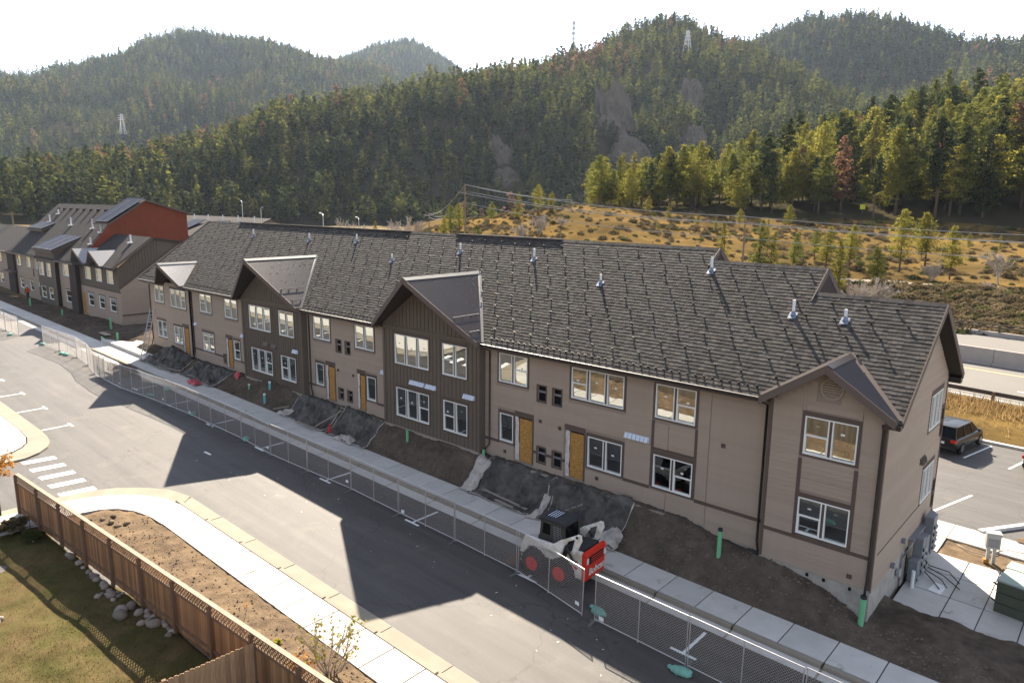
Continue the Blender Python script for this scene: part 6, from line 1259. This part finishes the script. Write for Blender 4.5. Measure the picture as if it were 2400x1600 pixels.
# ladder and rack at left
t=thing('ladder','aluminium ladder leaning on the left end of the long building','ladder',(-57.3,-2.3,dz(-57.3,-1.8)))
o=Vector(t.location); a=Vector((-57.3,-2.3,o.z)); b=Vector((-59.75,-.15,3.0)); sd_=Vector((.28,.26,0))
for s_ in (-.5,.5): mb=MB(); mb.beam(a+sd_*s_-o,b+sd_*s_-o,.05,.09); obj('rail',mb,M['galv'],t)
for k in range(14): p=a+(b-a)*(.04+k*.07); mb=MB(); mb.tube([p-sd_*.5-o,p+sd_*.5-o],.018,6); obj('rung',mb,M['galv'],t)
t=thing('scaffold_stack','stack of rusty scaffold frames by the bent fence','scaffold',(-54.8,-4.8,lotz(-55)+.05),.1)
for k in range(7): mb=MB(); z=.1+.09*k; mb.tube([(-1.6,-.5+.05*k,z),(1.6,-.55+.05*k,z)],.028,6); mb.tube([(-1.5,.6-.04*k,z),(1.7,.55-.04*k,z)],.028,6); mb.tube([(-1.2+.2*k,-.5,z),(-1.1+.2*k,.6,z)],.024,6); mb.tube([(1.3-.15*k,-.5,z),(1.3-.15*k,.6,z)],.024,6); obj('frame',mb,M['rust'],t)
for k in range(4): mb=MB(); mb.tube([(-2.2+k*.9,-.9,.0),(-2.2+k*.9,-.9,.95)],.028,6); obj('upright',mb,M['rust'],t)
# concrete path at the left end
sheet('side_path',[(-68,-1.85),(-56.2,-1.85),(-58.5,-.3),(-61.5,1.6),(-66.5,1.6),(-64.5,-.3)],.42,M['concrete'],'concrete path between the two buildings',thick=.3)
# ------------------------------------------------------------------ electrical gear on the end wall
mb=MB(); mb.box(.03,.16,4.7,8.45,-1.95,-.55); t=tag(obj('meter_backboard',mb,M['siding']),'tan board carrying the electrical cabinets on the end wall','panel')
mb=MB(); mb.box(.03,.22,4.66,8.47,-.549,-.46); obj('top_flashing',mb,M['grey'],t)
def cabinet(y0,y1,z0,z1,label,n,d=.34):
    c=thing('electrical_cabinet',label,'cabinet',(.165,y0,z0),0,'electrical cabinets on the end wall'); mb=MB(); mb.box(0,d,0,y1-y0,0,z1-z0); obj('case',mb,M['grey'],c,bevel=.02)
    for k in range(n): mb=MB(); mb.lathe([(.075,0),(.075,.06),(.05,.09)],(d,(y1-y0)*(.35+.3*(k%2)),(z1-z0)*(.15+.75*(k//2)/max(1,(n+1)//2))),12,'x'); obj('meter',mb,M['ltgrey'],c); mb=MB(); mb.box(d,d+.03,(y1-y0)*.12,(y1-y0)*.2,(z1-z0)*(.12+.75*(k//2)/max(1,(n+1)//2)),(z1-z0)*(.2+.75*(k//2)/max(1,(n+1)//2))); obj('label_plate',mb,M['hole'],c)
cabinet(4.35,4.85,-2.1,-1.2,'short grey electrical cabinet nearest the corner',2); cabinet(4.95,5.45,-2.1,-.45,'tall grey electrical cabinet in the middle of the row',8); cabinet(5.55,6.1,-2.1,-.6,'plain grey electrical cabinet right of the tall one',3); cabinet(6.6,7.3,-1.7,-.1,'grey meter cabinet farthest from the corner',8)
mb=MB(); mb.tube([(.45,4.05,-2.2),(.45,4.05,-1.45)],.07,10); tag(obj('white_conduit',mb,M['pvc']),'white conduit pipe standing by the short cabinet','pipe')
t=thing('conduit_bundle','bundle of rusty conduits on the end wall left of the cabinets','conduit',(.02,3.9,-2.1))
for k in range(5): mb=MB(); mb.tube([(.05,.08*k-.1,0),(.05,.08*k-.1,1.1+.1*k),(.2,.08*k+.1,1.55),(.25,.4,1.7)],.025,6); obj('conduit',mb,M['rust'] if k%2 else M['ltgrey'],t)
mb=MB(); mb.lathe([(.0,0),(.16,.0),(.17,.12),(.0,.14)],(.02,3.3,-1.35),14,'x'); tag(obj('gas_meter',mb,M['ltgrey']),'round grey gas meter on the foundation','meter')
for y,z,lb in ((2.2,-.62,'lower grey wall box on the end wall'),(3.5,-.1,'upper grey wall box on the end wall')): mb=MB(); mb.lathe([(.0,0),(.11,0),(.11,.14),(.0,.15)],(.02,y,z),10,'x'); tag(obj('wall_lamp',mb,M['grey']),lb,'lamp')
mb=MB(); q=[(.96,4.31),(1.41,4.22),(1.48,5.11),(1.05,5.12)]; mb.prism([(x,y,lotz(x)+.075) for x,y in q],(0,0,-.015)); tag(obj('white_board',mb,M['sticker']),'white sheet lying on the concrete by the cabinets','board')
for k,(p,q,r,lb) in enumerate((((.5,5.6),(1.0,5.0),(1.3,4.6),'black cable on the white sheet, nearest the wall'),((.55,5.7),(1.2,5.4),(1.5,4.9),'black cable crossing the white sheet'),((.6,6.0),(1.2,5.8),(1.9,5.1),'thick black cable reaching the sunlight'),((.6,6.2),(1.3,6.3),(1.8,5.6),'thin black cable beyond the sheet'))):
    mb=MB(); mb.tube([(.5,5.7,-1.6),(p[0],p[1],-2.0),(q[0],q[1],lotz(1)+.14),(r[0],r[1],lotz(1)+.1)],.02,6); tag(obj('cable',mb,M['black'],smooth=True),lb,'cable','loose cables by the cabinets')
# pedestal, green cabinet
t=thing('utility_pedestal','light grey utility pedestal on two legs beside the walk','pedestal',(2.35,8.75,lotz(2.3)),.35)
mb=MB(); mb.box(-.17,-.05,-.08,.08,0,.75); mb.box(.05,.17,-.08,.08,0,.75); obj('leg',mb,M['ltgrey'],t); mb=MB(); mb.box(-.26,.26,-.2,.16,.7,1.35); obj('case',mb,M['ltgrey'],t,bevel=.02); mb=MB(); mb.box(-.2,.2,-.215,-.2,.78,1.15); obj('door',mb,M['grey'],t); mb=MB(); mb.box(-.28,.28,-.24,.18,1.35,1.41); obj('lid',mb,M['ltgrey'],t); mb=MB(); mb.box(-.26,-.06,-.1,.1,0,.16); obj('guard',mb,M['osb'],t)
def gcab(x,y,rz,w_,d_,h_,label):
    t=thing('green_utility_cabinet',label,'cabinet',(x,y,lotz(x)),rz); 
    for k in range(3): mb=MB(); mb.box(0,w_,0,d_,h_*k/3+.01,h_*(k+1)/3-.01); obj('body_panel',mb,M['gcab'],t,bevel=.015)
    mb=MB(); mb.box(-.03,w_+.03,-.03,d_+.03,h_,h_+.07); obj('lid',mb,M['gcabtop'],t,bevel=.015); mb=MB(); mb.box(w_*.5-.012,w_*.5+.012,-.012,0,.05,h_-.02); obj('door_seam',mb,M['hole'],t)
    for z in (.4,h_-.2): mb=MB(); mb.tube([(-.02,.15,z),(-.14,.1,z+.08)],.035,8); obj('hook',mb,M['gutterm'],t)
gcab(3.12,4.4,-.12,2.2,1.25,1.25,'big dark green utility cabinet with pale lid at the right edge'); gcab(3.2,6.0,-.12,2.2,.7,1.15,'second green cabinet directly behind the big one')
mb=MB(); mb.tube([(1.0,9.6,lotz(1)+.03),(1.6,9.2,lotz(1.6)+.05),(2.2,9.3,lotz(2)+.04),(2.6,10.4,lotz(2)+.09),(3.4,10.6,lotz(3)+.09),(4.5,10.2,lotz(4)+.09)],.02,6); tag(obj('hose',mb,M['lumber'],smooth=True),'thin pale hose trailing over the walk at right','hose')
# ------------------------------------------------------------------ wooden fence
def wfence(name,label,p0,p1,nb,h,lat,picket_m,label2=None):
    t=thing(name,label,'fence',(p0[0],p0[1],lotz(p0[0])+.04)); o=Vector(t.location); d=Vector((p1[0]-p0[0],p1[1]-p0[1],0)); L=d.length; d.normalize(); n=Vector((-d.y,d.x,0)); ang=math.atan2(d.y,d.x)
    gz=lambda s: lotz(p0[0]+d.x*s)-lotz(p0[0])
    pk=MB(); pk.box(-.068,.068,-.01,.01,.06,h-(.42 if lat else .0)); 
    if not lat: pk=MB(); pk.add([(-.068,-.01,.06),(.068,-.01,.06),(.068,-.01,h-.04),(.035,-.01,h),(-.035,-.01,h),(-.068,-.01,h-.04),(-.068,.01,.06),(.068,.01,.06),(.068,.01,h-.04),(.035,.01,h),(-.035,.01,h),(-.068,.01,h-.04)],[(0,1,2,3,4,5),(11,10,9,8,7,6)]+[(i,(i+1)%6,6+(i+1)%6,6+i)[::-1] for i in range(6)])
    pm=mesh('picket',pk,M[picket_m]); pm.materials.append(M['dimwood'])
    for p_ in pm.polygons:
        if lat and p_.normal.y>.9: p_.material_index=1  # sunlit faces toward the building take the darkened cedar
    bl=L/nb; ps=MB(); ps.box(-.055,.055,-.055,.055,-.2,h-.02); pom=mesh('post',ps,M['post'])
    for i in range(nb+1): link('post',pom,t,(d.x*bl*i-n.x*.07,d.y*bl*i-n.y*.07,gz(bl*i)),(0,0,ang))
    k=0; s_=.08
    while s_<L: link('picket',pm,t,(d.x*s_+n.x*random.uniform(-.004,.004),d.y*s_,gz(s_)+random.uniform(-.012,.012)),(0,0,ang)); s_+=.142
    for i in range(nb):
        a=d*(bl*i); b=d*(bl*(i+1)); za=Vector((0,0,gz(bl*i))); zb=Vector((0,0,gz(bl*(i+1))))
        for z in ((.35,h-.42) if lat else (.35,h-.3)): mb=MB(); mb.beam(a+za+Vector((0,0,z))-n*.035,b+zb+Vector((0,0,z))-n*.035,.045,.09); obj('rail',mb,M['post'],t)
        if lat:
            mb=MB(); hh=.34; z0=h-.38; q=0.
            while q<bl+hh:
                for sg in (1,-1):
                    u0,u1=(q-hh,q) if sg>0 else (q,q-hh); v0,v1=z0,z0+hh
                    f=lambda u,v:a+d*u+Vector((0,0,gz(bl*i+u)+v))
                    c0,c1=max(0,min(u0,u1)),min(bl,max(u0,u1))
                    if c1-c0<.02: continue
                    m0=v0+(c0-u0)/(u1-u0)*(v1-v0); m1=v0+(c1-u0)/(u1-u0)*(v1-v0); mb.beam(f(c0,m0)+n*.006*sg,f(c1,m1)+n*.006*sg,.012,.034)
                q+=.15
            obj('lattice',mb,M['wood'],t)
            mb=MB(); mb.beam(a+za+Vector((0,0,h))-d*.005,b+zb+Vector((0,0,h)),.15,.035); obj('cap_board',mb,M['cap'],t)
        else:
            mb=MB(); mb.beam(a+za+Vector((0,0,h-.12))-n*.03,b+zb+Vector((0,0,h-.12))-n*.03,.05,.14); obj('top_rail',mb,M['cap'],t)
    return t
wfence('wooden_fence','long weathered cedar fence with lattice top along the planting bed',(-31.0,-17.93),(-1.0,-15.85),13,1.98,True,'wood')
wfence('wooden_fence','newer cedar fence with dog eared pickets meeting the lattice fence at bottom',(-12.4,-16.72),(-12.9,-24.2),3,1.72,False,'wood2')
# boulders along the fence foot
BO=[(-25.39,-17.76,.2),(-25.1,-17.72,.26),(-24.43,-17.67,.24),(-24.0,-17.66,.14),(-23.54,-17.62,.2),(-23.3,-17.6,.16),(-22.97,-17.6,.25),(-22.7,-17.62,.2),(-22.17,-17.55,.22),(-21.9,-17.6,.26),(-21.53,-17.59,.16),(-21.4,-17.9,.14),(-21.25,-17.75,.15),(-21.02,-17.7,.3),(-21.3,-18.05,.2),(-20.82,-17.5,.17),(-20.65,-17.75,.17),(-19.71,-17.83,.34),(-19.4,-17.98,.38),(-19.77,-17.47,.32),(-19.19,-17.45,.27),(-19.05,-17.19,.2),(-18.75,-17.3,.2),(-18.6,-17.2,.16),(-18.43,-17.4,.24),(-18.1,-17.35,.34),(-18.49,-17.62,.22),(-17.99,-17.09,.2),(-17.75,-17.12,.18),(-17.5,-17.1,.15),(-17.25,-17.12,.2),(-17.15,-17.28,.19),(-18.2,-17.0,.14),(-20.9,-17.35,.14),(-21.15,-17.42,.13),(-22.4,-17.5,.15)]
ORD=['']+ordn+['twenty fifth','twenty sixth','twenty seventh','twenty eighth','twenty ninth','thirtieth','thirty first','thirty second','thirty third','thirty fourth','thirty fifth','thirty sixth']
for i,(x,y,r) in enumerate(BO):
    o=blob('boulder',M['rock'],r*.74,r*.58,r*.47,(x,y,float(yardz(x,y))+r*.18),random.uniform(0,3),None,i,.35,2,1.4)
    lb='largest flat boulder in the lawn shadow' if r==.38 else '%s boulder from the left along the foot of the wooden fence'%ORD[1+sorted(b[0] for b in BO).index(x)]
    tag(o,lb,'boulder','boulders along the fence foot')
for i in range(8):
    x=random.uniform(-28.3,-26.2); y=random.uniform(-16.2,-14.9); o=blob('boulder',M['clod'],random.uniform(.1,.2),.12,.09,(x,y,float(bedz(x,y))+.05),random.random()*3,None,i+50,.4,2,1.6); tag(o,'brown stone at the curved end of the planting bed','boulder','stones at the end of the planting bed')
for i in range(16):
    f=i/15; x=-17.5+9*f*.55; y=-23.6-.0*f+.9*math.sin(f*2); o=blob('boulder',M['rock'],.16,.13,.11,(-22.2+f*4.3,-20.9-f*1.9,float(yardz(-22+f*4,-21-f*2))+.05),random.random()*3,None,i+80,.35,2,1.4); tag(o,'pale edging stone in the row at the lower left corner of the lawn','boulder','edging stones in the lawn')
# ------------------------------------------------------------------ shrubs and leafy trees
def leafy(name,label,loc,h,seed,leafm,nleaf,ls,multi=5,spread=.5,branchm='barkd',levels=3,wide=1.,n0=4,rb=.010):
    t=thing(name,label,'tree' if h>2.5 else 'shrub',loc); t.scale=(h*wide,h*wide,h); bm_=bare_mesh('branches',M[branchm],seed,spread=spread,multi=multi,levels=levels,n0=n0,rb=rb); link('branches',bm_,t)
    vs=np.array([v.co[:] for v in bm_.vertices]); r=np.random.default_rng(seed); hi=vs[vs[:,2]>.25]; C=hi[r.integers(0,len(hi),nleaf)]+r.normal(0,.012,(nleaf,3)); me=quads_mesh('leaves',C,r.normal(0,1,(nleaf,3))+(0,0,.4),r.uniform(.6,1.2,nleaf)*ls/h,leafm); link('leaves',me,t); return t
leafy('shrub','yellow leaved shrub at the lower centre over the white walk',(-11.55,-14.75,lotz(-11.5)+.05),2.9,71,M['yleaf'],330,.035,7,.5,'bark2',3,1.1)
leafy('shrub','orange leaved shrub against the lattice fence at the bottom',(-12.1,-15.5,lotz(-12)+.05),1.25,72,M['autumn'],420,.035,7,.6,'bark2',3,1.0)
leafy('shrub','small bright yellow green plant on the planting bed',(-14.0,-15.1,lotz(-14)+.02),.45,73,M['yleaf'],160,.04,7,.6,'bark2',2,1.1)
leafy('shrub','dark round bush in the corner between the two wooden fences',(-11.75,-17.6,lotz(-12)+.05),.9,74,M['pined'],900,.05,9,.7,'barkd',3,1.1)
leafy('sapling','thin leafless sapling in the planting bed',(-16.26,-15.02,lotz(-16.3)+.02),1.25,75,M['autumn'],12,.03,1,.35,'bark2',3,.8)
leafy('shrub','dry tan and green shrub at the left end of the wooden fence',(-29.2,-18.75,lotz(-29)+.05),1.0,76,M['brush'],1100,.055,10,.7,'bark2',3,1.5)
leafy('shrub','green shrub touching the left end of the wooden fence',(-27.8,-18.35,lotz(-28)+.05),.7,79,M['brushg'],800,.05,9,.7,'bark2',3,1.6)
leafy('autumn_tree','orange leaved tree at the left edge over the street corner',(-32.9,-19.2,lotz(-33)),5.6,77,M['autumn'],900,.06,1,.6,'barkd',4,.75,5,.012)
leafy('shrub','pale leafless branch at the lower left corner of the lawn',(-21.6,-21.2,lotz(-21)+.05),1.6,78,M['autumn'],5,.03,3,.5,'bark2',3,.9)
t=thing('sign_post','thin dark post at the left edge beside the autumn tree','post',(-31.6,-18.6,lotz(-31.6))); mb=MB(); mb.tube([(0,0,0),(0,0,3.0)],.045,8); obj('pole',mb,M['darksteel'],t); mb=MB(); mb.box(-.02,.02,-.03,.03,2.6,2.95); obj('bracket',mb,M['darksteel'],t)
# small litter on the asphalt
for i in range(46):
    x=random.uniform(-34,-2); y=random.uniform(-9.5,-6.6); s_=random.uniform(.02,.06); mb=MB(); a=random.random()*3; mb.add([(x,y,lotz(x)+.012),(x+s_*2*math.cos(a),y+s_*2*math.sin(a),lotz(x)+.02),(x+s_*math.cos(a+1),y+s_*math.sin(a+1),lotz(x)+.012)],[(0,1,2)]); tag(obj('litter',mb,M['sticker']),'tiny white scrap of litter on the shaded asphalt','litter','scraps of litter on the asphalt')
mb=MB(); mb.box(-33.2,-32.5,-8.45,-8.33,lotz(-33)+.01,lotz(-33)+.03); tag(obj('white_strip',mb,M['sticker']),'white strip of scrap lying on the road left of the big shadow','scrap')
# ------------------------------------------------------------------ poles, wires, lamps, towers
def upole(label,x,y,zt,zb,arms=(( .5,1.1),),name='power_pole'):
    t=thing(name,label,'pole',(x,y,zb)); mb=MB(); mb.tube([(0,0,-1),(0,0,zt-zb)],[.16,.11],8); obj('pole',mb,M['polewood'],t)
    for dzv,hl in arms: mb=MB(); mb.beam((-hl*.7,-hl*.7,zt-zb-dzv),(hl*.7,hl*.7,zt-zb-dzv),.1,.12); a=obj('crossarm',mb,M['polewood'],t); 
    return t
zN=lambda x,y: float(HN_.xy(x,y))
upole('tall wooden power pole rising over the roof ridge at centre',-85.3,63.7,15.6,zN(-85.3,63.7),((1.4,1.2),)); upole('power pole on the golden knoll by the path',-84.75,93.5,13.2,zN(-84.7,93.5)); upole('wooden power pole behind the right half of the roof',-36.9,69.9,11.1,zN(-36.9,69.9),((.9,1.0),)); upole('distant power pole left of the tall central one',-124.7,90.4,9.8,-2); upole('power pole with crossarm beside the far left roof',-130,7.4,10.2,-1,((.3,1.6),))
def wire(label,a,b,sag,r=.034):
    a,b=Vector(a),Vector(b); mb=MB(); mb.tube([a+(b-a)*f-Vector((0,0,sag*4*f*(1-f))) for f in np.linspace(0,1,14)],r,4,False); tag(obj('power_line',mb,M['galv']),label,'wire','overhead lines')
for k,(da,lab) in enumerate((((0,0,15.5),'top'),((-.8,-.8,14.2),'left'),((.8,.8,14.2),'right'),((0,0,12.4),'lowest'))):
    o1=Vector((-85.3+da[0],63.7+da[1],da[2])); o2=Vector((-84.75+da[0],93.5+da[1],da[2]-2.4)); o3=Vector((-36.9+da[0],69.9+da[1],11.0-(0,.9,.9,2.9)[k])); o4=Vector((8+da[0],86+da[1],9.2-(0,.9,.9,2.9)[k])); o0=Vector((-124.7+da[0],90.4+da[1],9.7-.3*k))
    wire('%s line from the central pole to the right pole'%lab,o1,o3,.9); wire('%s line from the right pole to the right edge'%lab,o3,o4,.5); wire('%s line from the central pole to the distant left pole'%lab,o1,o0,1.4)
    if k==0: wire('line from the central pole to the knoll pole',o1,o2,.5)
def lamp(label,x,y,zt,zb,dx):
    t=thing('street_lamp',label,'lamp',(x,y,zb)); h=zt-zb; mb=MB(); mb.tube([(0,0,0),(0,0,h-.15),(dx*.25,-dx*.1,h),(dx,-dx*.4,h+.1)],[.09,.06,.05,.04],8); obj('pole',mb,M['galv'],t); mb=MB(); mb.beam((dx,-dx*.4,h+.1),(dx*1.5,-dx*.6,h+.12),.22,.12); obj('lamp_head',mb,M['galv'],t)
lamp('street lamp over the long roof, left of the two lamps near the ridge middle',-85.6,35,10.6,-1.2,-1.4); lamp('street lamp over the long roof, right one by the tan tree',-98.8,51,9.6,-1.2,-1.2); lamp('street lamp beside the shed with metal roof',-107.5,37.5,11.2,-1.2,1.4); lamp('thin lamp pole left of the shed above the grey roof',-117.7,39.6,12.2,-1.2,-.8)
def tower(label,x,y,zt,zb,wb,wt,k_=1.):
    t=thing('lattice_tower',label,'tower',(x,y,zb)); h=zt-zb; cs=((-1,-1),(1,-1),(1,1),(-1,1)); wz=lambda f: wb+(wt-wb)*min(1,f*1.15)
    for c in cs: mb=MB(); mb.tube([(c[0]*wz(f)*.5,c[1]*wz(f)*.5,f*h) for f in (0,.5,.87,1)],.42*k_,4); obj('leg',mb,M['steel'],t)
    mb=MB(); n=9
    for k in range(n):
        f0,f1=k/n,(k+1)/n
        for i in range(4): a,b=cs[i],cs[(i+1)%4]; mb.tube([(a[0]*wz(f0)/2,a[1]*wz(f0)/2,f0*h),(b[0]*wz(f1)/2,b[1]*wz(f1)/2,f1*h)],.2*k_,3,False); mb.tube([(b[0]*wz(f0)/2,b[1]*wz(f0)/2,f0*h),(a[0]*wz(f1)/2,a[1]*wz(f1)/2,f1*h)],.2*k_,3,False)
    obj('bracing',mb,M['steel'],t)
    for f,l in ((.72,3.2),(.82,3.6),(.92,3)): mb=MB(); mb.beam((-l,-l*.4,f*h),(l,l*.4,f*h),.3,.35); obj('crossarm',mb,M['steel'],t)
def zM(x,y): return float(HM.xy(x,y))
tower('tall lattice pylon standing against the sky on the ridge',-473.5,602,196,zM(-473.5,602),6,1.6); tower('white lattice pylon on the wooded slope below the summit',-382,673.8,186,min(153,zM(-382,673.8)-1),9,2.4); tower('small lattice pylon among rust coloured trees at left',-593,199,75,60,4,1.2,.25)
t=thing('road_sign','small yellow sign at the foot of the right pine stand','sign',(-45.8,151.6,zN(-45.8,151.6))); mb=MB(); mb.tube([(0,0,0),(0,0,2.4)],.05,6); obj('pole',mb,M['polewood'],t); mb=MB(); mb.box(-.55,.55,-.06,-.02,1.2,2.3); obj('plate',mb,M['signy'],t)
# worker by the far building
def skin(name,loc,verts,edges,rads,m,parent=None):
    me=bpy.data.meshes.new(name); me.from_pydata(verts,edges,[]); o=link(name,me,parent,loc); md=o.modifiers.new('skin','SKIN'); 
    for v,r in zip(me.skin_vertices[0].data if me.skin_vertices else [],rads): v.radius=r
    return o,me,md
def person(label,loc,rz):
    t=thing('person',label,'person',loc,rz); mb=MB()
    # one continuous lofted body: legs, hips, torso, neck, head share a single mesh
    bm=bmesh.new()
    def ring(c,rx,ry,n=10): return [bm.verts.new((c[0]+rx*math.cos(2*math.pi*k/n),c[1]+ry*math.sin(2*math.pi*k/n),c[2])) for k in range(n)]
    def chain(rs):
        R=[ring(*r) for r in rs]
        for a,b in zip(R[:-1],R[1:]):
            for k in range(len(a)): bm.faces.new((a[k],a[(k+1)%len(a)],b[(k+1)%len(a)],b[k]))
        bm.faces.new(R[0][::-1]); bm.faces.new(R[-1])
    for s_ in (-1,1): chain([((s_*.11,.06,0),.05,.12),((s_*.11,.02,.1),.05,.06),((s_*.11,.0,.45),.06,.07),((s_*.1,0,.85),.09,.1),((s_*.07,0,.98),.1,.11)])
    chain([((0,0,.86),.17,.11),((0,0,1.0),.17,.12),((0,0,1.2),.16,.11),((0,0,1.4),.2,.12),((0,0,1.48),.12,.09),((0,0,1.53),.06,.06),((0,.01,1.6),.075,.09),((0,.01,1.68),.08,.1),((0,0,1.77),.05,.06)])
    for s_ in (-1,1): chain([((s_*.3,.12,.85),.04,.045),((s_*.28,.05,1.08),.045,.05),((s_*.23,0,1.3),.055,.06),((s_*.16,0,1.45),.07,.07)])
    me=bpy.data.meshes.new('body'); bm.to_mesh(me); bm.free(); me.materials.append(M['denim']); me.shade_smooth(); link('body',me,t)
    mb=MB(); mb.lathe([(.19,.95),(.19,1.2),(.215,1.4),(.13,1.5)],(0,0,0),12); v=obj('vest',mb,M['vest'],t); v.scale=(1,.68,1)
    mb=MB(); mb.lathe([(.135,1.7),(.11,1.72),(.1,1.8),(.03,1.84)],(0,0,0),12); obj('hard_hat',mb,M['hat'],t); mb=MB(); mb.lathe([(.07,1.55),(.085,1.62),(.085,1.7)],(0,.015,0),10); obj('face',mb,M['skin'],t)
person('worker in an orange vest standing by the far building wall',(-103.6,1.6,dz(-103.6,1.6)),2.)
# ------------------------------------------------------------------ air between here and the mountains
mb=MB(); mb.box(-3300,3300,-3300,3300,-45,620)
hz=obj('haze',mb,None); hm=bpy.data.materials.new('haze_air'); hm.use_nodes=True; nt=hm.node_tree; nt.nodes.remove(nt.nodes['Principled BSDF'])
pv=nt.nodes.new('ShaderNodeVolumePrincipled'); pv.inputs['Color'].default_value=(.66,.80,1,1); pv.inputs['Density'].default_value=.000045; pv.inputs['Anisotropy'].default_value=.3
nt.links.new(pv.outputs[0],nt.nodes['Material Output'].inputs['Volume']); hz.data.materials.append(hm)
tag(hz,'thin bluish haze in the valley air','haze',kind='stuff')
